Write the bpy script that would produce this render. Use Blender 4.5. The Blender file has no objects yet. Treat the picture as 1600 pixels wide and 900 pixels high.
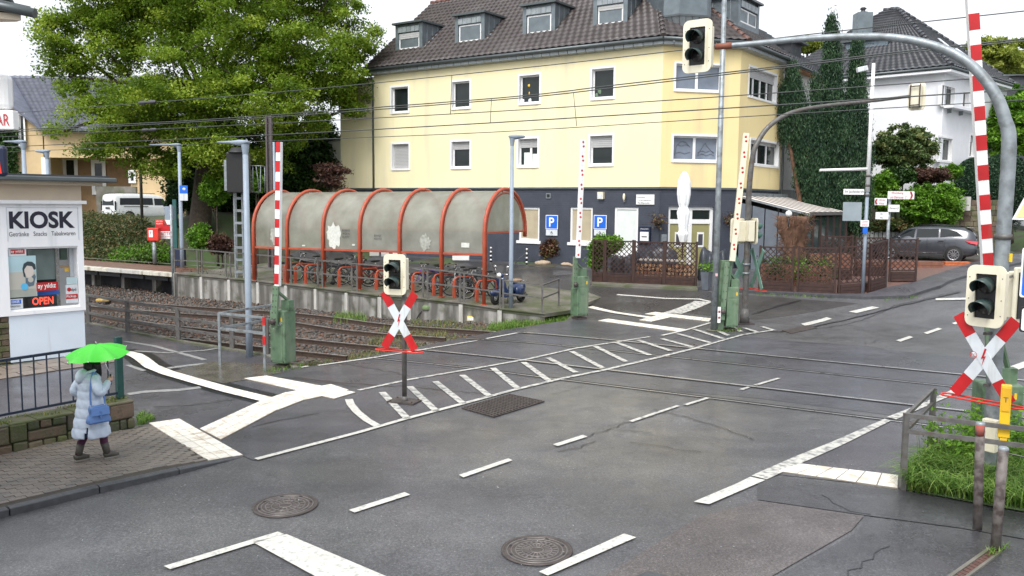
import bpy,bmesh,math,random
import numpy as np
from mathutils import Vector,Matrix
random.seed(7);RNG=np.random.default_rng(11)
C=bpy.context.scene
COL=C.collection
R=math.radians
# camera
F=1350.0;PITCH=math.atan(132/F);ROLL=0.009;CAMZ=4.4
CR=Matrix.Rotation(math.pi/2-PITCH,3,'X')@Matrix.Rotation(ROLL,3,'Z')
cam_d=bpy.data.cameras.new('camera');cam=bpy.data.objects.new('camera',cam_d);COL.objects.link(cam)
cam.matrix_world=Matrix.Translation((0,0,CAMZ))@CR.to_4x4()
cam_d.sensor_width=36;cam_d.lens=F/1600*36;cam_d.clip_end=2000;cam_d.clip_start=0.1
C.camera=cam
# world: overcast daylight
W_=bpy.data.worlds.new('World');C.world=W_;W_.use_nodes=True
nt=W_.node_tree;nt.nodes.clear()
SUN_EL,SUN_AZ=R(52),R(205)
sky=nt.nodes.new('ShaderNodeTexSky');sky.sky_type='NISHITA';sky.sun_disc=False
sky.sun_elevation=SUN_EL;sky.sun_rotation=SUN_AZ;sky.air_density=1.5;sky.dust_density=6
hs=nt.nodes.new('ShaderNodeHueSaturation');hs.inputs['Saturation'].default_value=0.12
bg=nt.nodes.new('ShaderNodeBackground');bg.inputs['Strength'].default_value=0.075
bg2=nt.nodes.new('ShaderNodeBackground');bg2.inputs['Color'].default_value=(0.87,0.92,1.0,1);bg2.inputs['Strength'].default_value=0.58
add=nt.nodes.new('ShaderNodeAddShader');out=nt.nodes.new('ShaderNodeOutputWorld')
nt.links.new(sky.outputs[0],hs.inputs['Color']);nt.links.new(hs.outputs[0],bg.inputs['Color'])
nt.links.new(bg.outputs[0],add.inputs[0]);nt.links.new(bg2.outputs[0],add.inputs[1]);nt.links.new(add.outputs[0],out.inputs[0])
sl=bpy.data.lights.new('sun','SUN');sl.energy=1.5;sl.angle=R(25);sl.color=(1,0.97,0.92)
so=bpy.data.objects.new('sun',sl);COL.objects.link(so)
so.rotation_euler=(math.pi/2-SUN_EL,0,math.pi-SUN_AZ)
C.view_settings.view_transform='Standard';C.view_settings.look='None';C.view_settings.exposure=0.62;C.view_settings.gamma=1
# geometry of the place
def ray(x,y):return CR@Vector(((x-800)/F,-(y-450)/F,-1.0))
def W(x,y,Y):
 d=ray(x,y);return Vector((d.x/d.y*Y,Y,CAMZ+d.z/d.y*Y))
def pix(p):
 v=CR.transposed()@(Vector(p)-Vector((0,0,CAMZ)));return(800-F*v.x/v.z,450+F*v.y/v.z)
_n=ray(-1770,295).cross(ray(800,290));PA,PB=-_n.x/_n.z,-_n.y/_n.z
def pl(X,Y):return PA*X+PB*Y
def sm(t):t=min(1,max(0,t));return t*t*(3-2*t)
NX,NY=.465,.885
def g(X,Y):
 s=NX*X+NY*Y;z=pl(X,Y)+.87*sm((s-28)/7.5)
 s0=27+3.5*sm((X+18)/5)
 z+=((1.3+.8*sm((X+21)/4))*sm((s-s0)/6)+.2*sm((s-s0-5)/22))*sm((-7-X)/5)
 z+=3.4*sm((Y-43.5)/4)*sm((X-9)/4)*sm((27-X)/3)
 z+=.06*max(0,Y-60)*sm((Y-60)/30)
 z+=1.0*sm((X-27)/4)*sm((Y-36)/12)
 return z
def interp(x,pts):
 if x<=pts[0][0]:return pts[0][1]
 for(a,b),(c,d) in zip(pts,pts[1:]):
  if x<=c:return b+(d-b)*(x-a)/(c-a)
 return pts[-1][1]
def plat(X,Y):
 u=-NY*X+NX*Y;return pl(X,Y)+interp(u,[(10.6,.06),(12.2,.22),(16.1,.60),(28.8,.80),(40,.85)])
def P(x,y,off=0.0,surf=g):
 d=ray(x,y);t=2.0;last=None;step=.25
 while t<400:
  X,Y,Z=d.x*t,d.y*t,CAMZ+d.z*t
  if Z<surf(X,Y)+off:
   lo,hi=t-step,t
   for _ in range(22):
    m=(lo+hi)/2
    if CAMZ+d.z*m<surf(d.x*m,d.y*m)+off:hi=m
    else:lo=m
   return Vector((d.x*hi,d.y*hi,CAMZ+d.z*hi))
  t+=step
 return Vector((d.x*60,d.y*60,surf(d.x*60,d.y*60)+off))
def Zat(p,y):
 d=ray(pix(p)[0],y);z=CAMZ+d.z/d.y*p[1]
 d=ray(pix((p[0],p[1],z))[0],y);return CAMZ+d.z/d.y*p[1]
 # object helpers
def tag(o,label=None,cat=None,group=None,kind=None):
 if label:o['label']=label
 if cat:o['category']=cat
 if group:o['group']=group
 if kind:o['kind']=kind
 return o
def thing(name,label,cat,loc=(0,0,0),rz=0,group=None):
 o=bpy.data.objects.new(name,None);COL.objects.link(o);o.empty_display_size=.2
 o.location=loc;o.rotation_euler=(0,0,rz);return tag(o,label,cat,group)
def root_off(o):
 v=Vector((0,0,0))
 while o is not None:v+=Vector(o.location);o=o.parent
 return v
def kids(o):return[c for c in COL.objects if c.parent==o]
def copy_tree(o,loc=None,rz=None,label=None,kd=None):
 kd=kd or CH(o);
 def rec(a,p):
  b=a.copy();COL.objects.link(b)
  if p is not None:b.parent=p
  for ch in kd.get(a.name,[]):rec(ch,b)
  return b
 c=rec(o,None)
 if loc is not None:c.location=loc
 if rz is not None:c.rotation_euler=(0,0,rz)
 if label:c['label']=label
 return c
def CH(o):
 d={}
 for c in COL.objects:
  if c.parent is not None:d.setdefault(c.parent.name,[]).append(c)
 return d
def basis(d):
 d=Vector(d).normalized();a=Vector((0,0,1)) if abs(d.z)<.9 else Vector((1,0,0))
 u=d.cross(a).normalized();return u,d.cross(u).normalized()
class MB:
 def __init__(s):s.v=[];s.f=[];s.m=[];s.sm=[]
 def add(s,vs,fs,mi=0,smooth=False):
  b=len(s.v);s.v+=[tuple(v) for v in vs]
  for f in fs:s.f.append(tuple(b+i for i in f));s.m.append(mi);s.sm.append(smooth)
  return s
 def obox(s,c,ax,ay,az,mi=0):
  c=Vector(c);ax,ay,az=Vector(ax),Vector(ay),Vector(az)
  vs=[c+ax*i+ay*j+az*k for k in(-1,1) for j in(-1,1) for i in(-1,1)]
  fs=[(0,2,3,1),(4,5,7,6),(0,1,5,4),(2,6,7,3),(0,4,6,2),(1,3,7,5)]
  if ax.cross(ay).dot(az)<0:fs=[f[::-1] for f in fs]
  return s.add(vs,fs,mi)
 def box(s,x0,x1,y0,y1,z0,z1,mi=0):
  return s.obox(((x0+x1)/2,(y0+y1)/2,(z0+z1)/2),((x1-x0)/2,0,0),(0,(y1-y0)/2,0),(0,0,(z1-z0)/2),mi)
 def bar(s,a,b,w,h,up=(0,0,1),mi=0):
  a,b=Vector(a),Vector(b);d=(b-a);L=d.length;d.normalize()
  u=d.cross(Vector(up));
  if u.length<1e-4:u=d.cross(Vector((1,0,0)))
  u.normalize();v=u.cross(d)
  return s.obox((a+b)/2,d*L/2,u*w/2,v*h/2,mi)
 def tube(s,pts,r,n=8,mi=0,cap=True,closed=False):
  pts=[Vector(p) for p in pts];k=len(pts)
  rs=r if isinstance(r,(list,tuple)) else[r]*k
  vs=[];u=None
  for i,p in enumerate(pts):
   if closed:d=pts[(i+1)%k]-pts[i-1]
   else:d=pts[min(i+1,k-1)]-pts[max(i-1,0)]
   if d.length<1e-9:d=Vector((0,0,1))
   d.normalize()
   if u is None:u,w=basis(d)
   else:
    u=u-d*u.dot(d)
    if u.length<1e-6:u,w=basis(d)
    u.normalize();w=d.cross(u)
   for j in range(n):
    a=2*math.pi*j/n;vs.append(p+(u*math.cos(a)+w*math.sin(a))*rs[i])
  fs=[]
  for i in range(k if closed else k-1):
   for j in range(n):
    a=i*n+j;b=i*n+(j+1)%n;a2=((i+1)%k)*n+j;b2=((i+1)%k)*n+(j+1)%n
    fs.append((a,b,b2,a2))
  s.add(vs,fs,mi,True)
  if cap and not closed:
   b=len(s.v)-len(vs);
   s.f.append(tuple(b+j for j in range(n))[::-1]);s.m.append(mi);s.sm.append(False)
   s.f.append(tuple(b+(k-1)*n+j for j in range(n)));s.m.append(mi);s.sm.append(False)
  return s
 def lathe(s,prof,c=(0,0,0),n=16,axis=(0,0,1),mi=0,smooth=True):
  c=Vector(c);ax=Vector(axis).normalized();u,w=basis(ax);vs=[];fs=[]
  for r,z in prof:
   for j in range(n):
    a=2*math.pi*j/n;vs.append(c+ax*z+(u*math.cos(a)+w*math.sin(a))*r)
  for i in range(len(prof)-1):
   for j in range(n):fs.append((i*n+j,i*n+(j+1)%n,(i+1)*n+(j+1)%n,(i+1)*n+j))
  return s.add(vs,fs,mi,smooth)
 def disc(s,c,r,axis,n=16,mi=0,r2=None):
  u,w=basis(axis);c=Vector(c)
  return s.add([c+u*math.cos(2*math.pi*j/n)*r+w*math.sin(2*math.pi*j/n)*(r2 or r) for j in range(n)],[tuple(range(n))],mi)
 def prism(s,poly,dv,mi=0):
  n=len(poly);dv=Vector(dv);p=[Vector(q) for q in poly]
  fs=[tuple(range(n))[::-1],tuple(range(n,2*n))]+[(i,(i+1)%n,n+(i+1)%n,n+i) for i in range(n)]
  return s.add(p+[q+dv for q in p],fs,mi)
 def ell(s,c,r,n=12,m=8,mi=0,rot=None):
  c=Vector(c);vs=[];fs=[]
  for i in range(m+1):
   th=math.pi*i/m
   for j in range(n):
    a=2*math.pi*j/n;v=Vector((r[0]*math.sin(th)*math.cos(a),r[1]*math.sin(th)*math.sin(a),r[2]*math.cos(th)))
    if rot is not None:v=rot@v
    vs.append(c+v)
  for i in range(m):
   for j in range(n):fs.append((i*n+j,(i+1)*n+j,(i+1)*n+(j+1)%n,i*n+(j+1)%n))
  return s.add(vs,fs,mi,True)
 def build(s,name,mats,parent=None,label=None,local=False,origin=None,bevel=0,subsurf=0,fix=False):
  me=bpy.data.meshes.new(name);off=Vector((0,0,0))
  if not isinstance(mats,(list,tuple)):mats=[mats]
  V=np.array(s.v,dtype=float).reshape(-1,3)
  if parent is not None and not local:off=root_off(parent)
  elif parent is None and not local:
   off=Vector(origin) if origin is not None else Vector(((V[:,0].min()+V[:,0].max())/2,(V[:,1].min()+V[:,1].max())/2,V[:,2].min()))
  V=V-np.array(off)
  me.from_pydata(V.tolist(),[],s.f)
  for m in mats:me.materials.append(m)
  me.polygons.foreach_set('material_index',s.m);me.polygons.foreach_set('use_smooth',s.sm)
  if fix:
   bm=bmesh.new();bm.from_mesh(me);bmesh.ops.remove_doubles(bm,verts=bm.verts,dist=1e-5);bmesh.ops.recalc_face_normals(bm,faces=bm.faces);bm.to_mesh(me);bm.free()
  me.update()
  o=bpy.data.objects.new(name,me);COL.objects.link(o)
  if parent is not None:o.parent=parent
  elif not local:o.location=off
  if label:o['label']=label
  if bevel:
   b=o.modifiers.new('bevel','BEVEL');b.width=bevel;b.segments=2;b.limit_method='ANGLE';b.angle_limit=R(40)
  if subsurf:
   b=o.modifiers.new('subsurf','SUBSURF');b.levels=subsurf;b.render_levels=subsurf
  return o
def npmesh(name,V,Q,mats,parent=None,tone=None,smooth=False,mi=None):
 me=bpy.data.meshes.new(name);k=Q.shape[1]
 off=np.array(root_off(parent)) if parent is not None else np.array([V[:,0].mean(),V[:,1].mean(),V[:,2].min()])
 me.vertices.add(len(V));me.vertices.foreach_set('co',(V-off).astype(np.float32).ravel())
 me.loops.add(Q.size);me.loops.foreach_set('vertex_index',Q.astype(np.int32).ravel())
 me.polygons.add(len(Q));me.polygons.foreach_set('loop_start',np.arange(0,Q.size,k,dtype=np.int32))
 try:me.polygons.foreach_set('loop_total',np.full(len(Q),k,dtype=np.int32))
 except Exception:pass
 if smooth:me.polygons.foreach_set('use_smooth',np.ones(len(Q),dtype=bool))
 if mi is not None:me.polygons.foreach_set('material_index',mi.astype(np.int32))
 if not isinstance(mats,(list,tuple)):mats=[mats]
 for m in mats:me.materials.append(m)
 if tone is not None:
  a=me.attributes.new('tone','FLOAT','POINT');a.data.foreach_set('value',tone.astype(np.float32))
 me.update(calc_edges=True);me.validate()
 o=bpy.data.objects.new(name,me);COL.objects.link(o)
 if parent is not None:o.parent=parent
 else:o.location=off
 return o
def sheet(name,poly,mat,surf=g,off=0.0,step=1.5,skirt=0.0,parent=None,kind='structure',wall_mat=None,jitter=None):
 """poly: list of (X,Y); a surface that follows surf(X,Y)+off, cut into a grid so that it bends with the ground"""
 bm=bmesh.new();vs=[bm.verts.new((p[0],p[1],0)) for p in poly];f=bm.faces.new(vs)
 f.normal_update()
 if f.normal.z<0:f.normal_flip()
 xs=[p[0] for p in poly];ys=[p[1] for p in poly]
 for lo,hi,ax in((min(xs),max(xs),0),(min(ys),max(ys),1)):
  k=math.floor(lo/step)+1
  while k*step<hi:
   co=[0,0,0];co[ax]=k*step;no=[0,0,0];no[ax]=1
   bmesh.ops.bisect_plane(bm,geom=bm.verts[:]+bm.edges[:]+bm.faces[:],plane_co=co,plane_no=no);k+=1
 bmesh.ops.triangulate(bm,faces=[f for f in bm.faces if len(f.verts)>4])
 for v in bm.verts:
  o_=off(v.co.x,v.co.y) if callable(off) else off
  v.co.z=surf(v.co.x,v.co.y)+o_+(jitter(v.co.x,v.co.y) if jitter else 0)
 if skirt:
  ed=[e for e in bm.edges if len(e.link_faces)==1]
  r=bmesh.ops.extrude_edge_only(bm,edges=ed)
  for v in[e for e in r['geom'] if isinstance(e,bmesh.types.BMVert)]:v.co.z-=skirt
  for fc in[e for e in r['geom'] if isinstance(e,bmesh.types.BMFace)]:fc.material_index=1 if wall_mat else 0
  bmesh.ops.recalc_face_normals(bm,faces=bm.faces)
 me=bpy.data.meshes.new(name)
 if parent is not None:
  bmesh.ops.translate(bm,verts=bm.verts,vec=-root_off(parent))
 bm.to_mesh(me);bm.free();me.materials.append(mat)
 if wall_mat:me.materials.append(wall_mat)
 o=bpy.data.objects.new(name,me);COL.objects.link(o)
 if parent is not None:o.parent=parent
 elif kind:o['kind']=kind
 return o
def xy(*pts,surf=g,off=0.0):return[tuple(P(x,y,off,surf)[:2]) for x,y in pts]
def text(name,s,mat,parent,o,right,up,width=None,height=None,align='CENTER',bold=0.0,ext=.003,shear=0,space=1.0):
 """lettering as a thin mesh lying in the plane (right, up) centred at o; the normal is right x up"""
 cu=bpy.data.curves.new(name,'FONT');cu.body=s;cu.size=1;cu.offset=bold;cu.extrude=0;cu.shear=shear;cu.space_character=space;cu.resolution_u=4
 t=bpy.data.objects.new(name,cu);COL.objects.link(t);bpy.context.view_layer.update()
 me=bpy.data.meshes.new_from_object(t);COL.objects.unlink(t);bpy.data.objects.remove(t);bpy.data.curves.remove(cu)
 n=len(me.vertices);V=np.empty(n*3);me.vertices.foreach_get('co',V);V=V.reshape(-1,3)
 mn,mx=V.min(0),V.max(0);w,h=mx[0]-mn[0],mx[1]-mn[1]
 sx=sy=None
 if width:sx=width/w
 if height:sy=height/h
 sx=sx or sy;sy=sy or sx
 cx=(mn[0]+mx[0])/2 if align=='CENTER' else mn[0]
 X=(V[:,0]-cx)*sx;Yc=(V[:,1]-(mn[1]+mx[1])/2)*sy
 r_,u_=np.array(Vector(right).normalized()),np.array(Vector(up).normalized());n_=np.cross(r_,u_)
 base=np.array(o)-(np.array(root_off(parent)) if parent is not None else 0)
 Vn=base+X[:,None]*r_+Yc[:,None]*u_+n_*ext
 me.vertices.foreach_set('co',Vn.astype(np.float32).ravel());me.materials.clear();me.materials.append(mat);me.update()
 ob=bpy.data.objects.new(name,me);COL.objects.link(ob)
 if parent is not None:ob.parent=parent
 return ob
 # materials
def M(name,col,rough=.6,metal=0.0,var=.12,scale=2.5,bump=.0,bscale=60,dirt=None,streak=None,rvar=.1,spec=.5,coat=0.0,emit=None):
 m=bpy.data.materials.new(name);m.use_nodes=True;t=m.node_tree;N=t.nodes;L=t.links
 b=N['Principled BSDF'];tc=N.new('ShaderNodeTexCoord')
 def noise(sc,det=4,vec=None):
  n=N.new('ShaderNodeTexNoise');n.inputs['Scale'].default_value=sc;n.inputs['Detail'].default_value=det
  L.new(vec or tc.outputs['Object'],n.inputs['Vector']);return n
 n1=noise(scale,5)
 mx=N.new('ShaderNodeMix');mx.data_type='RGBA'
 c=Vector(col[:3])
 mx.inputs[6].default_value=(*[max(0,x*(1-var)) for x in c],1);mx.inputs[7].default_value=(*[min(1,x*(1+var)) for x in c],1)
 rp=N.new('ShaderNodeValToRGB');rp.color_ramp.elements[0].position=.3;rp.color_ramp.elements[1].position=.7
 L.new(n1.outputs['Fac'],rp.inputs['Fac']);L.new(rp.outputs['Color'],mx.inputs[0]);colr=mx.outputs[2]
 def over(colr,fac,dc):
  m2=N.new('ShaderNodeMix');m2.data_type='RGBA';L.new(fac,m2.inputs[0]);L.new(colr,m2.inputs[6]);m2.inputs[7].default_value=(*dc,1);return m2.outputs[2]
 if dirt:
  nd=noise(dirt[2],8);r2=N.new('ShaderNodeValToRGB');e=r2.color_ramp.elements
  e[0].position=max(0.0,.66-dirt[1]*.4);e[0].color=(0,0,0,1);e[1].position=e[0].position+.16;e[1].color=(.85,.85,.85,1)
  L.new(nd.outputs['Fac'],r2.inputs['Fac']);colr=over(colr,r2.outputs['Color'],dirt[0])
 if streak:
  mp=N.new('ShaderNodeMapping');mp.inputs['Scale'].default_value=(streak[2],streak[2],streak[2]*.12);L.new(tc.outputs['Object'],mp.inputs['Vector'])
  ns=noise(1.0,6,mp.outputs['Vector']);r3=N.new('ShaderNodeValToRGB');e=r3.color_ramp.elements
  e[0].position=max(0,.68-streak[1]*.4);e[0].color=(0,0,0,1);e[1].position=e[0].position+.2;e[1].color=(.8,.8,.8,1)
  L.new(ns.outputs['Fac'],r3.inputs['Fac']);colr=over(colr,r3.outputs['Color'],streak[0])
 L.new(colr,b.inputs['Base Color'])
 n3=noise(scale*2.3,4);mr=N.new('ShaderNodeMapRange');mr.inputs['From Min'].default_value=.3;mr.inputs['From Max'].default_value=.7
 mr.inputs['To Min'].default_value=max(.03,rough-rvar);mr.inputs['To Max'].default_value=min(1,rough+rvar)
 L.new(n3.outputs['Fac'],mr.inputs['Value']);L.new(mr.outputs[0],b.inputs['Roughness'])
 b.inputs['Metallic'].default_value=metal;b.inputs['Specular IOR Level'].default_value=spec;b.inputs['Coat Weight'].default_value=coat
 if bump:
  nb=noise(bscale,6);bp=N.new('ShaderNodeBump');bp.inputs['Strength'].default_value=bump;bp.inputs['Distance'].default_value=.02
  L.new(nb.outputs['Fac'],bp.inputs['Height']);L.new(bp.outputs[0],b.inputs['Normal'])
 if emit:b.inputs['Emission Color'].default_value=(*emit[0],1);b.inputs['Emission Strength'].default_value=emit[1]
 return m
def asphalt(name,c,rlo=.28,rhi=.62,wet=.5,tint=(0,0,0)):
 m=bpy.data.materials.new(name);m.use_nodes=True;t=m.node_tree;N=t.nodes;L=t.links;b=N['Principled BSDF']
 tc=N.new('ShaderNodeTexCoord');V=tc.outputs['Object']
 def noise(sc,det,ro=.55,v=V):
  n=N.new('ShaderNodeTexNoise');n.inputs['Scale'].default_value=sc;n.inputs['Detail'].default_value=det;n.inputs['Roughness'].default_value=ro;L.new(v,n.inputs['Vector']);return n.outputs['Fac']
 def ramp(f,stops):
  r=N.new('ShaderNodeValToRGB');e=r.color_ramp.elements;e[0].position,e[0].color=stops[0][0],(*stops[0][1],1);e[1].position,e[1].color=stops[-1][0],(*stops[-1][1],1)
  for p_,c_ in stops[1:-1]:k=e.new(p_);k.color=(*c_,1)
  L.new(f,r.inputs['Fac']);return r.outputs['Color']
 def mul(a,b_,f=1):
  k=N.new('ShaderNodeMix');k.data_type='RGBA';k.blend_type='MULTIPLY';k.inputs[0].default_value=f;L.new(a,k.inputs[6]);L.new(b_,k.inputs[7]);return k.outputs[2]
 big=noise(.35,6,.6);c=Vector(c)
 base=ramp(big,[(.28,c*.72),(.5,c),(.72,c*1.25)])
 mid=ramp(noise(2.2,8,.7),[(.3,(.8,.8,.8)),(.7,(1.15,1.14,1.12))])
 base=mul(base,mid)
 fine=ramp(noise(34,5,.9),[(.38,(.50,.50,.50)),(.50,(1,1,1)),(.60,(1.55,1.55,1.55)),(.67,(3.6,3.6,3.5))])
 base=mul(base,fine)
 # darker tracks of wheels and old repairs, stretched along the street
 mp=N.new('ShaderNodeMapping');mp.inputs['Rotation'].default_value=(0,0,R(-50));mp.inputs['Scale'].default_value=(.12,.9,1);L.new(V,mp.inputs['Vector'])
 base=mul(base,ramp(noise(1,4,.5,mp.outputs['Vector']),[(.32,(.78,.78,.8)),(.6,(1.08,1.08,1.06))]))
 L.new(base,b.inputs['Base Color'])
 wn=noise(.55,5,.55);mr=N.new('ShaderNodeMapRange');mr.inputs['From Min'].default_value=.35;mr.inputs['From Max'].default_value=.62;mr.inputs['To Min'].default_value=rlo;mr.inputs['To Max'].default_value=rhi
 L.new(wn,mr.inputs['Value']);L.new(mr.outputs[0],b.inputs['Roughness'])
 wm=N.new('ShaderNodeMapRange');wm.inputs['From Min'].default_value=.42;wm.inputs['From Max'].default_value=.60;wm.inputs['To Min'].default_value=.38;wm.inputs['To Max'].default_value=.05;L.new(noise(1.3,7,.65),wm.inputs['Value']);L.new(wm.outputs[0],b.inputs['Coat Weight']);b.inputs['Coat Roughness'].default_value=.16
 bp=N.new('ShaderNodeBump');bp.inputs['Strength'].default_value=.5;bp.inputs['Distance'].default_value=.012
 L.new(noise(70,4,.7),bp.inputs['Height']);L.new(bp.outputs[0],b.inputs['Normal'])
 return m
def paint_worn(name,col,wear=.35,sc=6,under=(.055,.055,.058)):
 m=M(name,col,rough=.45,var=.07,scale=3,bump=.15,bscale=80,dirt=(under,wear,sc));return m
def leafmat(name,dark,mid,light,trans=.3):
 m=bpy.data.materials.new(name);m.use_nodes=True;t=m.node_tree;N=t.nodes;L=t.links;b=N['Principled BSDF']
 a=N.new('ShaderNodeAttribute');a.attribute_name='tone'
 r=N.new('ShaderNodeValToRGB');e=r.color_ramp.elements;e[0].position=.1;e[0].color=(*dark,1);e[1].position=.95;e[1].color=(*light,1);k=e.new(.5);k.color=(*mid,1)
 L.new(a.outputs['Fac'],r.inputs['Fac']);L.new(r.outputs['Color'],b.inputs['Base Color']);b.inputs['Roughness'].default_value=.5;b.inputs['Specular IOR Level'].default_value=.3
 tr=N.new('ShaderNodeBsdfTranslucent');L.new(r.outputs['Color'],tr.inputs['Color']);mx=N.new('ShaderNodeMixShader');mx.inputs[0].default_value=trans
 L.new(b.outputs[0],mx.inputs[1]);L.new(tr.outputs[0],mx.inputs[2]);L.new(mx.outputs[0],N['Material Output'].inputs['Surface'])
 return m
def glassmat(name,col,rough=.06,var=.3,spec=.6):return M(name,col,rough=rough,var=var,scale=1.2,rvar=.03,spec=spec)
m_road=asphalt('asphalt_road',(.084,.084,.090),.30,.55)
m_cross=asphalt('asphalt_crossing',(.064,.065,.078),.27,.54)
m_path=asphalt('asphalt_path',(.068,.066,.076),.27,.54)
m_patch_red=asphalt('asphalt_reddish',(.094,.082,.082),.30,.56)
m_patch_dark=asphalt('asphalt_wet_dark',(.052,.052,.058),.17,.42)
m_park=asphalt('asphalt_parking',(.048,.046,.047),.24,.5)
m_crack=M('tar_crack',(.012,.012,.014),rough=.35)
m_white=paint_worn('road_paint_white',(.54,.53,.485),.34,14,(.30,.30,.29))
m_white_worn=paint_worn('road_paint_worn',(.50,.49,.45),.48,9,(.15,.15,.155))
m_tact=M('tactile_tile',(.74,.71,.64),rough=.5,var=.08,scale=5,bump=.2,bscale=60,dirt=((.50,.44,.36),.42,5))
m_tact_joint=M('tile_joint',(.20,.18,.15),rough=.8)
m_brick_p=[M('paver_'+n,c,rough=.42,var=.16,scale=14,bump=.3,bscale=90,rvar=.14) for n,c in(('grey',(.165,.143,.124)),('brown',(.145,.125,.108)),('dark',(.130,.117,.107)))]
m_sand=M('paver_joint_sand',(.045,.040,.033),rough=.85,bump=.3)
m_kerb=M('kerb_stone',(.052,.054,.060),rough=.5,var=.25,scale=8,bump=.3,bscale=50)
m_conc=M('concrete',(.32,.31,.29),rough=.75,var=.12,scale=3,bump=.2,bscale=40,streak=((.055,.05,.042),.80,3.0),dirt=((.08,.085,.05),.38,2))
m_conc_l=M('concrete_light',(.46,.45,.42),rough=.75,var=.1,scale=4,bump=.2,bscale=40,streak=((.14,.13,.11),.4,4))
m_slab=M('platform_slab',(.15,.14,.12),rough=.6,var=.25,scale=2,bump=.3,bscale=50,dirt=((.07,.085,.035),.5,1.2))
m_ground=M('soil',(.055,.050,.034),rough=.95,var=.3,scale=1.5,bump=.5,bscale=20,dirt=((.05,.09,.025),.6,.9))
m_leafsoil=M('leaf_litter_soil',(.13,.085,.05),rough=.9,var=.35,scale=5,bump=.5,bscale=30,dirt=((.06,.09,.03),.45,.8))
m_ballast=M('ballast',(.075,.062,.052),rough=.8,var=.4,scale=18,bump=.9,bscale=30,dirt=((.20,.11,.07),.4,1.3))
m_stone_b=[M('ballast_stone_'+str(i),c,rough=.7,var=.2,scale=9) for i,c in enumerate([(.125,.115,.105),(.075,.063,.055),(.12,.065,.04),(.06,.055,.052)])]
m_railtop=M('rail_head',(.62,.61,.60),rough=.33,metal=.8,var=.08)
m_rust=M('rail_rust',(.055,.035,.026),rough=.7,var=.3,scale=12,bump=.3)
m_groove=M('rail_groove',(.010,.009,.009),rough=.6)
m_sleeper=M('sleeper_wood',(.09,.075,.06),rough=.8,var=.3,scale=6,bump=.3)
m_yel=M('render_yellow',(.82,.735,.47),rough=.85,var=.04,scale=.5,bump=.08,bscale=120,streak=((.66,.60,.42),.38,1.3))
m_yel2=M('render_yellow_deep',(.80,.655,.34),rough=.85,var=.04,scale=.5,bump=.08,bscale=120,streak=((.64,.54,.32),.36,1.3))
m_brickd=M('painted_brick_dark',(.050,.058,.080),rough=.55,var=.15,scale=2,bump=.3,bscale=20)
m_wwhite=M('window_white',(.80,.80,.80),rough=.4,var=.03)
m_glass=glassmat('window_glass',(.016,.022,.022),spec=.45)
m_glass_b=glassmat('window_glass_blue',(.16,.19,.24),rough=.12)
m_shut=M('roller_shutter',(.42,.42,.42),rough=.6,var=.05)
m_blind=M('paper_blind',(.42,.36,.25),rough=.8,var=.1)
m_curtain=M('white_curtain',(.66,.70,.68),rough=.85,var=.06,scale=4)
m_zinc=M('zinc_cladding',(.16,.19,.21),rough=.42,metal=.35,var=.15,scale=3,rvar=.12)
m_zinc_l=M('zinc_light',(.30,.33,.35),rough=.45,metal=.3,var=.18,scale=4)
m_tile=M('roof_tile_brown',(.062,.050,.049),rough=.42,var=.2,scale=2.0,rvar=.12,dirt=((.095,.083,.082),.3,.7))
m_tile_d=M('roof_tile_slate',(.045,.048,.056),rough=.4,var=.3,scale=2)
m_tile_b=M('roof_tile_blue',(.11,.12,.16),rough=.45,var=.2,scale=2)
m_gutter=M('gutter_zinc',(.10,.115,.12),rough=.4,metal=.4)
m_red=M('shelter_red_paint',(.42,.075,.035),rough=.45,var=.18,scale=5,dirt=((.30,.10,.06),.3,5))
m_galv=M('galvanised_steel',(.27,.30,.32),rough=.5,metal=.45,var=.22,scale=7,dirt=((.16,.17,.17),.35,6))
m_galv_d=M('weathered_steel',(.125,.12,.115),rough=.55,metal=.3,var=.25,scale=8,dirt=((.10,.07,.05),.3,7))
m_fence_g=M('railing_grey',(.13,.125,.12),rough=.55,metal=.25,var=.2,scale=6,dirt=((.07,.05,.045),.3,5))
m_lampb=M('lamp_post_blue_grey',(.25,.30,.365),rough=.5,var=.1,scale=2,streak=((.17,.21,.24),.25,5))
m_green=M('barrier_green',(.115,.19,.115),rough=.5,var=.18,scale=4,dirt=((.05,.085,.045),.38,4),streak=((.20,.24,.17),.4,6),bump=.1,bscale=30)
m_cream=M('signal_cream',(.74,.69,.54),rough=.5,var=.06,scale=4,streak=((.42,.35,.2),.25,9))
m_black=M('signal_black',(.012,.012,.013),rough=.45)
m_hood=M('signal_hood',(.03,.055,.052),rough=.35,var=.2)
m_lens=M('signal_lens_dark',(.035,.03,.03),rough=.15)
m_redsign=M('sign_red',(.47,.012,.016),rough=.42,var=.14,scale=4,streak=((.36,.05,.04),.3,8))
m_redsign2=M('sign_red_bright',(.60,.03,.018),rough=.42,var=.12,scale=4)
m_wsign=M('sign_white',(.62,.66,.70),rough=.42,var=.06,scale=4,streak=((.42,.44,.42),.38,8))
m_blue=M('sign_blue',(.012,.13,.62),rough=.35,var=.04)
m_dkblue=M('dark_blue',(.012,.02,.055),rough=.4)
m_ink=M('ink_black',(.012,.011,.03),rough=.5)
m_inkb=M('ink_grey',(.06,.06,.07),rough=.5)
m_txtred=M('ink_red',(.5,.02,.03),rough=.5)
m_wood=M('stained_wood',(.040,.018,.014),rough=.55,var=.25,scale=6,bump=.15,bscale=50,dirt=((.07,.033,.024),.3,4))
m_wood2=M('stained_wood_light',(.115,.045,.025),rough=.55,var=.25,scale=6)
m_kiosk=M('kiosk_white',(.86,.87,.90),rough=.55,var=.03,scale=1.5,streak=((.62,.66,.68),.2,3))
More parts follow.
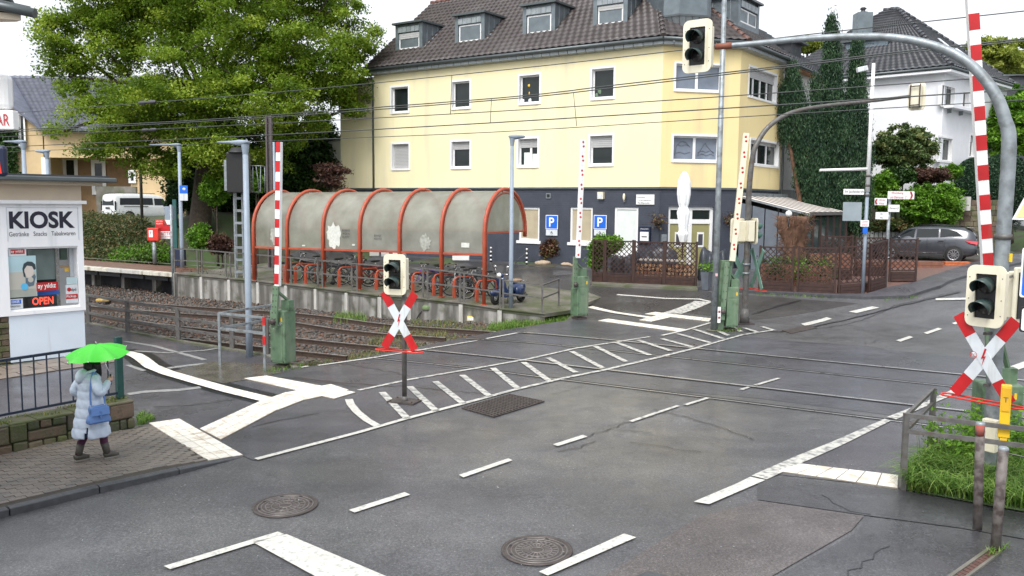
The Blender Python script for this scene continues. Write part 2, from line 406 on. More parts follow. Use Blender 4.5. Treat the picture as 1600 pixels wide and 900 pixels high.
m_kiosk_b=M('kiosk_base',(.66,.74,.84),rough=.6,var=.04,scale=1.5,streak=((.5,.55,.58),.2,4))
m_beige=M('render_beige',(.62,.53,.42),rough=.8,var=.05)
m_tan=M('render_tan',(.60,.45,.26),rough=.85,var=.05)
m_house_w=M('render_white',(.76,.77,.80),rough=.8,var=.03,streak=((.6,.62,.62),.2,1))
m_grey_r=M('render_grey',(.52,.52,.50),rough=.85,var=.05)
m_bark=M('bark',(.055,.042,.03),rough=.9,var=.35,scale=8,bump=.8,bscale=25)
m_bark_r=M('bark_reddish',(.15,.08,.05),rough=.9,var=.3,scale=8,bump=.6)
m_stone=[M('wall_stone_'+str(i),c,rough=.75,var=.22,scale=6,bump=.7,bscale=22,dirt=(d,a,3)) for i,(c,d,a) in enumerate([((.105,.092,.06),(.05,.065,.018),.62),((.15,.125,.08),(.07,.09,.025),.5),((.075,.066,.05),(.035,.05,.018),.6),((.12,.085,.06),(.06,.06,.03),.4)])]
m_mortar=M('mortar_moss',(.055,.055,.03),rough=.9,var=.3,bump=.5)
m_navy=M('railing_navy',(.012,.022,.045),rough=.35,var=.15)
m_dgreen=M('post_dark_green',(.008,.055,.05),rough=.35)
m_yellow=M('yellow_plastic',(.80,.50,.02),rough=.4,var=.08,streak=((.55,.36,.05),.2,6))
m_rubber=M('rubber',(.015,.015,.016),rough=.7)
m_chrome=M('chrome',(.6,.6,.62),rough=.2,metal=.95)
m_cast=M('cast_iron',(.075,.062,.058),rough=.5,metal=.3,var=.25,scale=9,bump=.3)
m_leaf_tree=leafmat('leaves_beech',(.085,.155,.014),(.18,.285,.024),(.35,.45,.055),.48)
m_leaf_dark=leafmat('leaves_dark',(.012,.035,.010),(.03,.075,.018),(.07,.14,.03),.2)
m_leaf_con=leafmat('conifer_foliage',(.010,.030,.016),(.024,.062,.030),(.065,.125,.05),.12)
m_leaf_bright=leafmat('leaves_bright',(.05,.13,.012),(.13,.29,.025),(.24,.42,.05),.35)
m_leaf_laurel=leafmat('leaves_laurel',(.035,.07,.022),(.09,.15,.045),(.24,.27,.10),.25)
m_leaf_yel=leafmat('leaves_yellow_green',(.14,.19,.03),(.28,.34,.06),(.42,.46,.10),.4)
m_leaf_red=leafmat('leaves_red',(.05,.03,.02),(.15,.055,.04),(.16,.16,.05),.25)
m_leaf_brown=leafmat('leaves_copper',(.05,.028,.022),(.10,.05,.04),(.16,.09,.06),.25)
m_leaf_ivy=leafmat('ivy_leaves',(.03,.055,.015),(.075,.11,.03),(.20,.13,.06),.2)
m_grassm=leafmat('grass_blades',(.035,.095,.012),(.13,.26,.035),(.34,.47,.12),.35)
m_grassdry=leafmat('grass_dry',(.07,.11,.02),(.15,.21,.04),(.32,.27,.10),.3)
# terrain
def on(p,off=0.0,surf=g):return Vector((p[0],p[1],surf(p[0],p[1])+off))
def ground_z(X,Y):
 s=NX*X+NY*Y;k=1-sm((s-31)/3)*1.0;inside=sm((X+60)/20)*sm((70-X)/20)
 drop=.55*k*inside
 if X>5:drop=.55*(1-sm((Y-44)/2)*0)*inside if s<46 else.25
 return g(X,Y)-drop
def tall_grid(x0,x1,y0,y1,st):
 xs=np.arange(x0,x1+st,st);ys=np.arange(y0,y1+st,st);V=[];Q=[]
 for y in ys:
  for x in xs:V.append((x,y,ground_z(x,y)+.05*math.sin(x*1.3+y*.7)*math.sin(y*.9)*(1 if y>36 else 0)))
 n=len(xs)
 for j in range(len(ys)-1):
  for i in range(n-1):Q.append((j*n+i,j*n+i+1,(j+1)*n+i+1,(j+1)*n+i))
 return np.array(V),np.array(Q)
V1,Q1=tall_grid(-64,64,-16,80,1.0)
# coarse outer ring joined to the same sheet, out to the horizon
xs=[-700,-400,-200,-100,-64];outer=[];q2=[]
def addq(a,b,c,d):
 k=len(outer);outer.extend([a,b,c,d]);q2.append((k,k+1,k+2,k+3))
def gz(x,y):return(x,y,ground_z(max(-64,min(64,x)),max(-16,min(80,y)))+(.03*max(0,math.hypot(x,y-40)-80)))
gx=[-700,-350,-150,-64]+list(range(-56,64,8))+[64,150,350,700];gy=[-300,-100,-16]+list(range(-8,80,8))+[80,140,300,700]
for i in range(len(gx)-1):
 for j in range(len(gy)-1):
  if-64<=gx[i]<64 and-16<=gy[j]<80:continue
  addq(gz(gx[i],gy[j]),gz(gx[i+1],gy[j]),gz(gx[i+1],gy[j+1]),gz(gx[i],gy[j+1]))
Vg=np.vstack([V1,np.array(outer)]);Qg=np.vstack([Q1,np.array(q2)+len(V1)])
tag(npmesh('ground',Vg,Qg,m_ground,smooth=True),kind='structure')
# asphalt
trk_near=[(137,505),(207,520),(300,537),(417,556),(463,576)]
trk_end=[(560,560),(640,545),(727,527),(790,515),(884,501)]
A=xy(*trk_near,*trk_end)
pb=[(1.9,29.4)]
plat_front_px=[(273,427),(403,439),(493,449),(593,461.5),(639,464),(720,473),(780,482),(852,490),(888,485)]
PF=[P(x,y,0,plat) for x,y in plat_front_px]
back=[Vector((p.x+NX*5.6,p.y+NY*5.6,0)) for p in PF[:-1]]
backXY=[(PF[-1].x+.15,PF[-1].y+.5)]+[(b.x,b.y) for b in back[::-1][0:6]]
poly=A+backXY+[(-10,43),(-9,48),(-4,48),(4,44),(9,42.2),(18,42.6),(26.5,43.2),(31,52),(40,80),(64,80),(64,-14),(-40,-14),(-40,8)]
# left edge: follows the tracks far to the left
tl=P(137,505);poly+=[(-30,12),(-36,tl.y+8)]
road=sheet('road',poly,m_road,g,0,1.5,skirt=.5)
# smoother dark asphalt on the crossing and the two foot paths
far_edge=[(884,501.5),(925,486),(1010,512),(1112,520),(1250,545),(1640,588)]
cross_poly=[(463,576.5),(560,560.5),(640,545.5),(727,527.5),(790,515.5),(880,502)]+[(1000,505),(1110,521),(1300,538),(1640,572)]+[(1640,690),(1505,668),(1400,650),(1180,622),(900,598),(720,578),(560,562)]
sheet('crossing_surface',xy(*cross_poly),m_cross,g,.004,1.5)
path_l=[(139,507),(207,522),(300,539),(417,558),(463,577.5),(560,563),(700,577),(860,596),(632,657),(396,720),(380,713),(280,656),(232,662),(215,640),(-60,690),(-60,590),(0,520)]
sheet('foot_path',xy(*path_l),m_path,g,.008,1.5)
path_r=[(1390,655),(1495,612),(1640,560),(1640,800),(1420,765),(1215,742),(1085,787)]
sheet('foot_path',xy(*path_r),m_path,g,.0085,1.5)
sheet('asphalt_patch',xy((1184,752),(1215,745),(1412,768),(1640,812),(1640,850),(1500,826),(1350,806),(1184,782)),m_patch_dark,g,.0125,1.5)
sheet('asphalt_patch',xy((1184,783),(1350,807),(1330,830),(1200,905),(1120,960),(850,960),(985,875),(1090,810)),m_patch_red,g,.012,1.5)
sheet('asphalt_patch',xy((1352,808),(1500,828),(1640,852),(1640,960),(1130,960),(1210,905),(1340,832)),m_patch_dark,g,.0115,1.5)
sheet('parking_surface',[(PF[-1].x+.6,PF[-1].y+1.2),(PF[5].x+NX*5.7,PF[5].y+NY*5.7),(PF[2].x+NX*5.7,PF[2].y+NY*5.7),(-11,42.5),(-7.5,44.3),(4.8,35.9),P(1100,456)[:2],P(1340,474)[:2],P(1180,500)[:2],P(1000,488)[:2]],m_park,g,.006,1.5)
# tar lines, cracks
def strip(name,pts,w,mat,off,surf=g,jit=0.0,step=.35,parent=None):
 P3=[Vector((p[0],p[1],0)) for p in pts];out_=[]
 for a,b in zip(P3,P3[1:]):
  n=max(1,int((b-a).length/step))
  for i in range(n):out_.append(a.lerp(b,i/n))
 out_.append(P3[-1]);V=[];fs=[]
 for i,p in enumerate(out_):
  d=out_[min(i+1,len(out_)-1)]-out_[max(0,i-1)];d.normalize();nn=Vector((-d.y,d.x,0))
  ww=w(i/(len(out_)-1)) if callable(w) else w
  jj=nn*random.uniform(-jit,jit)
  for s_ in(-1,1):
   q=p+jj+nn*ww/2*s_*(1+random.uniform(-.25,.25)*(jit>0));V.append((q.x,q.y,surf(q.x,q.y)+off))
 for i in range(len(out_)-1):fs.append((2*i,2*i+1,2*i+3,2*i+2)[::-1])
 o=MB().add(V,fs).build(name,mat,parent)
 if parent is None:o['kind']='structure'
 return o
cracks=[[(240,636),(300,634),(370,625)],[(395,668),(450,655),(500,647)],[(560,605),(500,598),(440,590)],[(870,697),(905,686),(930,678),(985,660),(1040,645)],[(1205,533),(1240,535),(1330,540),(1380,545)],[(1180,490),(1215,478),(1250,470)],[(1120,516),(1220,520),(1330,506),(1400,478),(1500,455)],[(930,690),(905,700),(870,706)],[(1095,708),(1040,700),(985,691)],[(620,603),(700,612),(760,616)],[(1280,775),(1330,800),(1360,806)],[(1390,855),(1350,880),(1310,910)],[(1020,640),(1100,660),(1180,688)],[(480,560),(520,566),(600,580),(640,588)]]
for c_ in cracks:strip('crack',xy(*c_),.02,m_crack,.0165,jit=.045,step=.14)
for k_ in range(12):
 x0,y0=random.uniform(850,1400),random.uniform(515,680);dx=random.uniform(25,90);sl_=random.choice((-.30,.10));pts=[(x0+dx*i/6,y0+random.uniform(-1.2,1.2)+dx*i/6*sl_) for i in range(7)];strip('crack',xy(*pts),.012,m_crack,.0166,jit=.03,step=.12)
 # painted markings
def mark(px,mat=m_white,off=.0215,name='road_marking',inter=0):return sheet(name,xy(*px),mat,g,off,1.0)
def line(px,wpx0,wpx1,mat=m_white,off=.0205):
 return strip('road_marking',xy(*px),lambda t:wpx0+(wpx1-wpx0)*t,mat,off,jit=0.0,step=.4)
line([(400,719),(480,698),(560,677),(632,656),(723,632)],.12,.12)
line([(723,632),(800,611),(880,592),(940,580),(1030,559),(1082,546),(1110,538)],.12,.12,m_white_worn)
line([(560,611),(640,594),(740,577),(825,562),(900,545),(1015,527)],.11,.10,m_white_worn)
for(a,b,c_) in[((470,575),(482,573),1),((497,572),(582,560),1)]:line([a,b],.1,.1)
line([(582,560),(660,547),(745,533)],.1,.1,m_white_worn);line([(760,530),(808,521)],.1,.1);line([(1034,525),(1070,517),(1110,505)],.11,.1)
# the curved arrow tip and the hatch bars
line([(545,625),(548,633),(558,645),(574,658),(590,667)],.16,.16)
hat=[((597,614),(637,656)),((640,605),(682,644)),((680,597),(724,632)),((722,587),(766,621)),((770,576),(810,609)),((818,567),(858,596)),((856,560),(900,583)),((893,550),(942,576)),((930,542),(978,566)),((963,536),(1016,556)),((996,532),(1048,549)),((1034,530),(1082,543)),((1058,522),(1112,537)),((1084,515),(1130,530)),((1115,515),(1138,525)),((1143,511),(1158,519)),((1162,513),(1185,520)),((1190,511),(1210,517))]
for a,b in hat:line([a,b],.15,.15,m_white_worn)
line([(1206,517),(1160,524),(1110,538)],.1,.1,m_white_worn)
mark([(256,887),(434,833),(444,837),(266,892)]);mark([(394,849),(448,837),(620,910),(560,940)])
mark([(545,799),(632,771),(641,775),(554,803)]);mark([(717,744),(794,718),(801,721),(724,748)]);mark([(864,696),(911,681),(918,684),(871,699)])
for a,b in[((985,660),(1060,635)),((1070,634),(1106,623)),((1158,610),(1170,606)),((1180,603),(1217,592))]:line([a,b],.10,.08,m_white_worn)
for q in([(1400,533),(1421,526),(1427,528),(1407,535)],[(1443,521),(1466,513),(1472,515),(1449,523)],[(1487,506),(1502,501),(1507,503),(1492,508)]):mark(q)
mark([(1251,507),(1292,496.5),(1300,499),(1258,510)]);mark([(1326,488),(1362,479.5),(1374,481.5),(1338,490)]);mark([(1462,467),(1510,466),(1512,469),(1462,470)])
mark([(842,896),(975,836),(994,842),(856,902)])
mark([(1084,786),(1152,757),(1172,747),(1196,752),(1108,790)]);mark([(1174,745),(1240,716),(1300,692),(1382,656),(1392,659),(1316,697),(1260,722),(1198,751)],m_white_worn)
mark([(1386,653),(1440,632),(1492,608),(1500,614),(1452,634),(1400,657)],m_white_worn);mark([(1566,578),(1640,552),(1640,562),(1570,586)])
mark([(1585,676),(1640,655),(1640,663),(1590,681)])
line([(964,461),(1040,467),(1092,468),(1110,472)],.12,.12);mark([(1034,490),(1086,471),(1112,473),(1065,491)],m_white_worn)
line([(758,469),(800,474),(872,480)],.1,.1)
# tactile paving: tiles laid one by one
def tiles(corners,nu,nv,off=.03,mats=m_tact,h=.03,kind='structure',group=None):
 """corners px a,b,c,d (a-b along u, a-d along v) filled with nu x nv raised tiles on a joint bed"""
 q=[P(x,y) for x,y in corners];bed=sheet('tactile_paving',[(p.x,p.y) for p in q],m_tact_joint,g,off-.008,1.0,skirt=.03)
 a,b,c_,d=q
 for i in range(nu):
  for j in range(nv):
   cs=[]
   for(u,v) in((i,j),(i+1,j),(i+1,j+1),(i,j+1)):
    uu=(u+(.03 if u==i else-.03))/nu;vv=(v+(.035 if v==j else-.035))/nv
    p=(a.lerp(b,uu)).lerp(d.lerp(c_,uu),vv);cs.append(Vector((p.x,p.y,g(p.x,p.y)+off-.012+random.uniform(0,.0015))))
   m=MB().prism(cs,(0,0,.012))
   # low ribs
   n=cs[1]-cs[0]
   for k in range(4):
    t0,t1=(k+.25)/4,(k+.6)/4
    m.prism([cs[0].lerp(cs[1],t0).lerp(cs[3].lerp(cs[2],t0),.06),cs[0].lerp(cs[1],t1).lerp(cs[3].lerp(cs[2],t1),.06),cs[0].lerp(cs[1],t1).lerp(cs[3].lerp(cs[2],t1),.94),cs[0].lerp(cs[1],t0).lerp(cs[3].lerp(cs[2],t0),.94)],(0,0,.0165))
   m.build('tile',mats,bed)
 return bed
tiles([(232,663),(280,656),(380,713),(325,722)],3,7)
tiles([(312,672),(345,689),(434,642),(408,628)],3,10,.034)
tiles([(408,629),(434,643),(475,627),(447,615)],3,4,.038)
tiles([(447,615),(470,628),(545,611),(517,602)],3,7,.031)
tiles([(381,593),(417,589),(556,615),(522,625)],3,12,.035)
tiles([(934,502),(950,499),(1074,516),(1058,519)],2,10,.028)
tiles([(1007,491.5),(1023,488.5),(1112,499),(1108,503.5)],2,8,.032)
tiles([(998,501.5),(1018,504),(1048,497),(1026,494)],2,3,.036)
tiles([(1215,738),(1252,727),(1404,745),(1403,765)],2,6,.03)
strip('guide_strip',xy((196,552),(212,556),(222,562),(237,574),(262,584),(310,598),(360,612),(430,629)),.34,m_tact,.03)
strip('asphalt_seam',xy((188,549),(212,554),(222,560),(237,572),(262,582),(310,596),(360,610),(430,627)),.75,m_crack,.0125)
strip('guide_strip',xy((921,480),(960,489),(1001,495),(1030,499)),.3,m_tact,.0245)
# rows of small pale setts across the left foot path
for pts,w_ in(([(200,617),(225,613),(280,610),(313,606)],.22),([(195,534),(240,541),(295,556),(320,563)],.14),([(210,549),(262,552),(320,548),(345,544)],.12),([(262,576),(300,571),(340,567)],.2),([(200,571),(225,580)],.12)):
 strip('sett_row',xy(*pts),w_,m_kerb if w_<.1 else M('pale_sett',(.24,.24,.23),rough=.6,var=.25,scale=12,bump=.3),.0145)
sheet('wet_slab',xy((262,583),(330,566),(420,569),(440,583),(386,594),(350,600)),M('wet_slab',(.10,.09,.075),rough=.25,rvar=.12,var=.25,scale=2),g,.0155,1)
# brick pavement with kerb (front left)
kerb_px=[(-140,840),(0,799),(150,762),(300,727),(350,716),(381,712.5)]
K=[P(x,y,.0) for x,y in kerb_px]
kd=(K[3]-K[1]);kd.z=0;kd.normalize();kn=Vector((-kd.y,kd.x,0))
ke=K[5]
def pav_off(X,Y):
 t=(Vector((X,Y,0))-Vector((ke.x,ke.y,0))).dot(kd);return.012+.098*sm(-(t+.1)/1.5)
 # kerb: 1 m stones
kpts=[P(x,y,.1 if i<4 else.02) for i,(x,y) in enumerate(kerb_px)]
kl=[0]
for a,b in zip(kpts,kpts[1:]):kl.append(kl[-1]+(b-a).length)
def kat(t):
 for i in range(len(kl)-1):
  if t<=kl[i+1]:return kpts[i].lerp(kpts[i+1],(t-kl[i])/(kl[i+1]-kl[i]))
 return kpts[-1]
kerb_root=tag(thing('kerb',None,None,on(K[3])),kind='structure')
n_=int(kl[-1]);
for i in range(n_):
 a,b=kat(kl[-1]*i/n_),kat(kl[-1]*(i+1)/n_-.012);d=(b-a);d.normalize();nn=Vector((-d.y,d.x,0))*.13
 if nn.dot(kn)<0:nn=-nn
 za=g(a.x,a.y)+pav_off(a.x,a.y)+.005;zb=g(b.x,b.y)+pav_off(b.x,b.y)+.005
 vs=[(a.x,a.y,za-.35),(b.x,b.y,zb-.35),(b.x+nn.x,b.y+nn.y,zb-.35),(a.x+nn.x,a.y+nn.y,za-.35),(a.x,a.y,za-.012),(b.x,b.y,zb-.012),(b.x+nn.x,b.y+nn.y,zb),(a.x+nn.x,a.y+nn.y,za)]
 MB().add(vs,[(0,3,2,1),(4,5,6,7),(0,1,5,4),(2,3,7,6),(1,2,6,5),(3,0,4,7)]).build('kerb_stone',m_kerb,kerb_root,bevel=.012)
wall_foot=[(-140,752),(0,714),(60,701),(130,685),(205,668),(232,662)]
pav_poly=xy(*wall_foot,(280,657),(325,722),(381,713))+[(kat(kl[-1]*t).x+kn.x*.1,kat(kl[-1]*t).y+kn.y*.1) for t in(.95,.8,.6,.4,.2,0)]
pavroot=sheet('pavement',pav_poly,m_sand,g,lambda X,Y:pav_off(X,Y)-.012,1.0)
def inpoly(x,y,poly):
 c=False;j=len(poly)-1
 for i in range(len(poly)):
  if(poly[i][1]>y)!=(poly[j][1]>y) and x<(poly[j][0]-poly[i][0])*(y-poly[i][1])/(poly[j][1]-poly[i][1])+poly[i][0]:c=not c
  j=i
 return c
org=Vector((ke.x,ke.y,0))+kn*.14;bl,bw=.22,.11;pv=[]
for r_ in range(0,54):
 for c_ in range(-84,18):
  u=(c_+(.5 if r_%2 else 0))*bl;v=(r_+.5)*bw;p=org+kd*u+kn*v
  q=[p+kd*sx*(bl/2-.004)+kn*sy*(bw/2-.003) for sx,sy in((-1,-1),(1,-1),(1,1),(-1,1))]
  if all(inpoly(w_.x,w_.y,pav_poly) for w_ in q):pv.append((p.length,p,q))
pv.sort(key=lambda t:t[0])
PX=[pix((p.x,p.y,g(p.x,p.y)+.1)) for _,p,_ in pv]
vis=[(d,p,q) for(d,p,q),x in zip(pv,PX) if x[0]>-10]
rest=MB()
box_me={}
for k,m_ in enumerate(m_brick_p):
 b_=MB().box(-bl/2+.003,bl/2-.003,-bw/2+.003,bw/2-.003,-.06,0);o=b_.build('paver',m_,None,local=True,bevel=0);box_me[k]=o.data;COL.objects.unlink(o);bpy.data.objects.remove(o)
for i,(d,p,q) in enumerate(vis):
 z=g(p.x,p.y)+pav_off(p.x,p.y)+random.uniform(-.002,.003)
 if i<290:
  o=bpy.data.objects.new('paver',box_me[random.choice((0,0,1,2))]);COL.objects.link(o);o.parent=pavroot;o.location=Vector((p.x,p.y,z))-root_off(pavroot)
  o.rotation_euler=(random.uniform(-.01,.01),random.uniform(-.008,.008),math.atan2(kd.y,kd.x))
 else:
  h1=kd*(bl/2-.006);h2=kn*(bw/2-.005);rest.obox((p.x,p.y,z-.03),h1,h2,(0,0,.03),random.choice((0,0,1,2)))
if rest.v:tag(rest.build('pavers',m_brick_p,pavroot),kind='stuff')
# metal covers in the road
m_cast2=M('cast_iron_worn',(.16,.145,.14),rough=.4,metal=.4,var=.25,scale=9)
def manhole(px,rpx,label,spokes=16,group=None):
 p=P(*px);e=P(px[0]+rpx,px[1]);r=(e-p).length;t=thing('manhole_cover',label,'manhole cover',p+Vector((0,0,.006)),group=group)
 nz=Vector((-PA,-PB,1)).normalized();u,w_=basis(nz)
 z=.004
 MB().lathe([(r,0),(r,.012),(r*.93,.013),(r*.92,.006)],(0,0,z),40,nz).build('outer_ring',m_cast,t,local=True)
 MB().lathe([(0,.004),(r*.92,.004)],(0,0,z),40,nz,smooth=False).build('lid',m_cast,t,local=True)
 m=MB()
 for q in(.86,.74,.62,.44,.2):m.lathe([(r*q,.003),(r*q,.010),(r*(q-.035),.010),(r*(q-.035),.003)],(0,0,z),40,nz)
 for k in range(spokes):
  a=2*math.pi*k/spokes;d=u*math.cos(a)+w_*math.sin(a);s_=nz.cross(d)
  m.obox(Vector((0,0,z))+d*r*.32+nz*.006,d*r*.1,s_*r*.018,nz*.004);m.obox(Vector((0,0,z))+d*r*.53+nz*.006,d*r*.07,s_*r*.03,nz*.004)
 m.build('raised_pattern',m_cast2,t,local=True)
 m=MB()
 for k in range(8):
  a=2*math.pi*(k+.5)/8;d=u*math.cos(a)+w_*math.sin(a);m.obox(Vector((0,0,z))+d*r*.8+nz*.0095,d*r*.03,nz.cross(d)*r*.05,nz*.0012)
 m.build('vent_slot',m_black,t,local=True)
manhole((446,791),50,'round cast iron cover in the left lane, farther one, no kerb line touching it')
manhole((839,861),56,'round cast iron cover beside the thick white line at the bottom of the road',22)
strip('tar_seam',xy((1120,517),(1220,519),(1290,507),(1340,496),(1400,480),(1450,468),(1500,457)),.07,m_crack,.0168,jit=.02,step=.2);strip('tar_seam',xy((1176,492),(1215,480),(1252,470)),.06,m_crack,.0169,jit=.02,step=.2);strip('tar_seam',xy((460,590),(520,598),(620,605)),.03,m_rust,.0169,jit=.03,step=.2)
# square grating in the crossing edge
gq=[P(x,y,.02) for x,y in((722,637),(796,616),(850,627),(772,651))]
gt=thing('drain_grate','dark rectangular steel grating set in the road at the edge of the hatched area','drain grate',gq[0])
MB().prism([q-Vector((0,0,.02)) for q in gq],(0,0,.008)).build('frame_bed',m_groove,gt)
m=MB();nb_=16
for i in range(nb_+1):
 a,b=gq[0].lerp(gq[1],i/nb_),gq[3].lerp(gq[2],i/nb_);m.bar(a,b,.035,.02)
for j in range(13):
 a,b=gq[0].lerp(gq[3],j/12),gq[1].lerp(gq[2],j/12);m.bar(a,b,.02,.016)
m.build('bars',m_cast,gt)
cq=[P(x,y,.02) for x,y in((985,905),(1012,893),(1060,906),(1030,925))]
MB().prism([q-Vector((0,0,.02)) for q in cq],(0,0,.03)).build('drain_cover',m_kerb)
tag(bpy.context.scene.objects['drain_cover'],'corner of a small square drain cover at the very bottom edge of the road','drain cover')
gc=[P(x,y,.02) for x,y in((1222,516),(1262,508),(1277,512),(1236,521))]
o=MB().prism([q-Vector((0,0,.02)) for q in gc],(0,0,.024)).build('drain_cover',m_cast);tag(o,'dark flat drain cover in the road right of the far mast','drain cover')
# channel drain bottom right
cp=[P(x,y) for x,y in((1478,905),(1545,858),(1565,866),(1500,915))]
ch=thing('channel_drain','rusty channel drain with pale concrete edges in the bottom right corner','drain',cp[0])
MB().prism([cp[0]+Vector((0,0,.004)),cp[0].lerp(cp[3],.25)+Vector((0,0,.004)),cp[1].lerp(cp[2],.25)+Vector((0,0,.004)),cp[1]+Vector((0,0,.004))],(0,0,.03)).build('concrete_edge',m_slab,ch)
MB().prism([cp[0].lerp(cp[3],.8)+Vector((0,0,.004)),cp[3]+Vector((0,0,.004)),cp[2]+Vector((0,0,.004)),cp[1].lerp(cp[2],.8)+Vector((0,0,.004))],(0,0,.03)).build('concrete_edge',m_slab,ch)
m=MB()
for i in range(14):
 t0,t1=i/14+.006,(i+1)/14-.006
 m.prism([cp[0].lerp(cp[1],t0).lerp(cp[3].lerp(cp[2],t0),.27)+Vector((0,0,.006)),cp[0].lerp(cp[1],t0).lerp(cp[3].lerp(cp[2],t0),.78)+Vector((0,0,.006)),cp[0].lerp(cp[1],t1).lerp(cp[3].lerp(cp[2],t1),.78)+Vector((0,0,.006)),cp[0].lerp(cp[1],t1).lerp(cp[3].lerp(cp[2],t1),.27)+Vector((0,0,.006))],(0,0,.018))
m.build('grate',M('rusty_grate',(.10,.05,.04),rough=.5,var=.3,scale=10),ch)
# tracks
def smoothline(pts,n=6):
 out_=[]
 for i in range(len(pts)-1):
  p0=pts[max(0,i-1)];p1=pts[i];p2=pts[i+1];p3=pts[min(len(pts)-1,i+2)]
  for k in range(n):
   t=k/n;out_.append(.5*((2*p1)+(p2-p0)*t+(2*p0-5*p1+4*p2-p3)*t*t+(3*p1-p0-3*p2+p3)*t**3))
 out_.append(pts[-1]);return out_
railA=[P(x,y,0,pl) for x,y in((60,451),(207,471.5),(463,489),(602,506),(760,517),(900,526.7),(1300,566),(1640,599))]
railC=[P(x,y,0,pl) for x,y in((60,470),(207,500),(463,528),(594,541),(760,557),(900,573),(1300,619),(1640,658))]
def ext(pts):
 a=pts[0]+(pts[0]-pts[1]).normalized()*30;return[a]+pts
def strt(pts):
 return smoothline(ext(pts),5)
ctrl=[]
for nm,r0 in(('A',railA),('C',railC)):
 L_=strt(r0);Lz=[Vector((p.x,p.y,0)) for p in L_]
 def shift(pts,d):
  o_=[]
  for i,p in enumerate(pts):
   t=pts[min(i+1,len(pts)-1)]-pts[max(0,i-1)];t.normalize();nn=Vector((-t.y,t.x,0))
   if nn.dot(Vector((NX,NY,0)))>0:nn=-nn
   o_.append(p+nn*d)
  return o_
 ctrl.append((Lz,shift(Lz,1.50),shift(Lz,.75)))
cross_x0=P(560,560);
def in_cross(p):
 a,b=P(463,576.5),P(884,501.5);return(b.x-a.x)*(p.y-a.y)-(b.y-a.y)*(p.x-a.x)<0
tracks=[]
for k,(ra,rb,mid) in enumerate(ctrl):
 tr=tag(thing('railway_track',None,None,on(mid[len(mid)//2],0,pl)),kind='structure');tracks.append(tr)
 for rail_i,rl in enumerate((ra,rb)):
 # rail body where it lies in ballast
  open_=[p for p in rl if not in_cross(p)];inn=[p for p in rl if in_cross(p)]
  # densify
  def dens(pts,st=.6):
   o_=[]
   for a,b in zip(pts,pts[1:]):
    n=max(1,int((b-a).length/st));o_+=[a.lerp(b,i/n) for i in range(n)]
   return o_+[pts[-1]]
  D=dens(rl,.6);dopen=[p for p in D if not in_cross(p)];dinn=[p for p in D if in_cross(p)]
  V=[];fs=[];mi=[];prof=[(-.07,-.165),(.07,-.165),(.02,-.13),(.02,-.05),(.036,-.035),(.036,0),(-.036,0),(-.036,-.035),(-.02,-.05),(-.02,-.13)]
  mb=MB();n=len(prof)
  for i,p in enumerate(dopen):
   t=dopen[min(i+1,len(dopen)-1)]-dopen[max(0,i-1)];t.normalize();nn=Vector((-t.y,t.x,0));z=pl(p.x,p.y)
   V+=[(p.x+nn.x*a,p.y+nn.y*a,z+b) for a,b in prof]
  for i in range(len(dopen)-1):
   for j in range(n):fs.append((i*n+j,i*n+(j+1)%n,(i+1)*n+(j+1)%n,(i+1)*n+j));mi.append(1 if j==5 else 0)
  mb.add(V,fs);mb.m=mi;mb.build('rail',[m_rust,m_railtop],tr)
  strip('rail_head',[(p.x,p.y) for p in dinn],.085 if rail_i==0 else.05,m_railtop,.020,pl,parent=tr)
  side=-1 if rail_i==0 else 1
  sh=[]
  for i,p in enumerate(dinn):
   t=dinn[min(i+1,len(dinn)-1)]-dinn[max(0,i-1)];t.normalize();nn=Vector((-t.y,t.x,0));nn=nn if nn.dot(Vector((NX,NY,0)))>0 else-nn
   sh.append(p+nn*.075*side)
  strip('flangeway',[(p.x,p.y) for p in sh],.06 if rail_i==0 else.085,m_groove,.018,pl,parent=tr)
  # sleepers
 D=[]
 for a,b in zip(mid,mid[1:]):
  n=max(1,int((b-a).length/.63));D+=[a.lerp(b,i/n) for i in range(n)]
 for i,p in enumerate(D):
  if in_cross(p) or p.x<-34:continue
  t=D[min(i+1,len(D)-1)]-D[max(0,i-1)];t.normalize();nn=Vector((-t.y,t.x,0));c0=Vector((p.x,p.y,pl(p.x,p.y)-.215))
  MB().obox(c0,nn*1.2,t*.12,(0,0,.05)).build('sleeper',m_sleeper,tr)
  # second pale line: concrete edge of the crossing slab beside C and A rails is the polished rail itself
fence_kerb=xy(*trk_near)
bed=[(-60,P(137,505).y+12)]+[tuple(x) for x in fence_kerb]+[tuple(x) for x in xy(*trk_end)]+[(PF[-2].x,PF[-2].y+.3)]+[(p.x+.1*NX,p.y+.2) for p in PF[:-2][::-1]]+[(-20,42),(-60,62)]
bed_xy=[tuple(x) for x in bed]
def bal_j(X,Y):return.02*math.sin(X*5.1+Y*2)*math.cos(Y*4.3)
sheet('track_bed',bed_xy,m_ballast,pl,-.185,.8,jitter=bal_j)
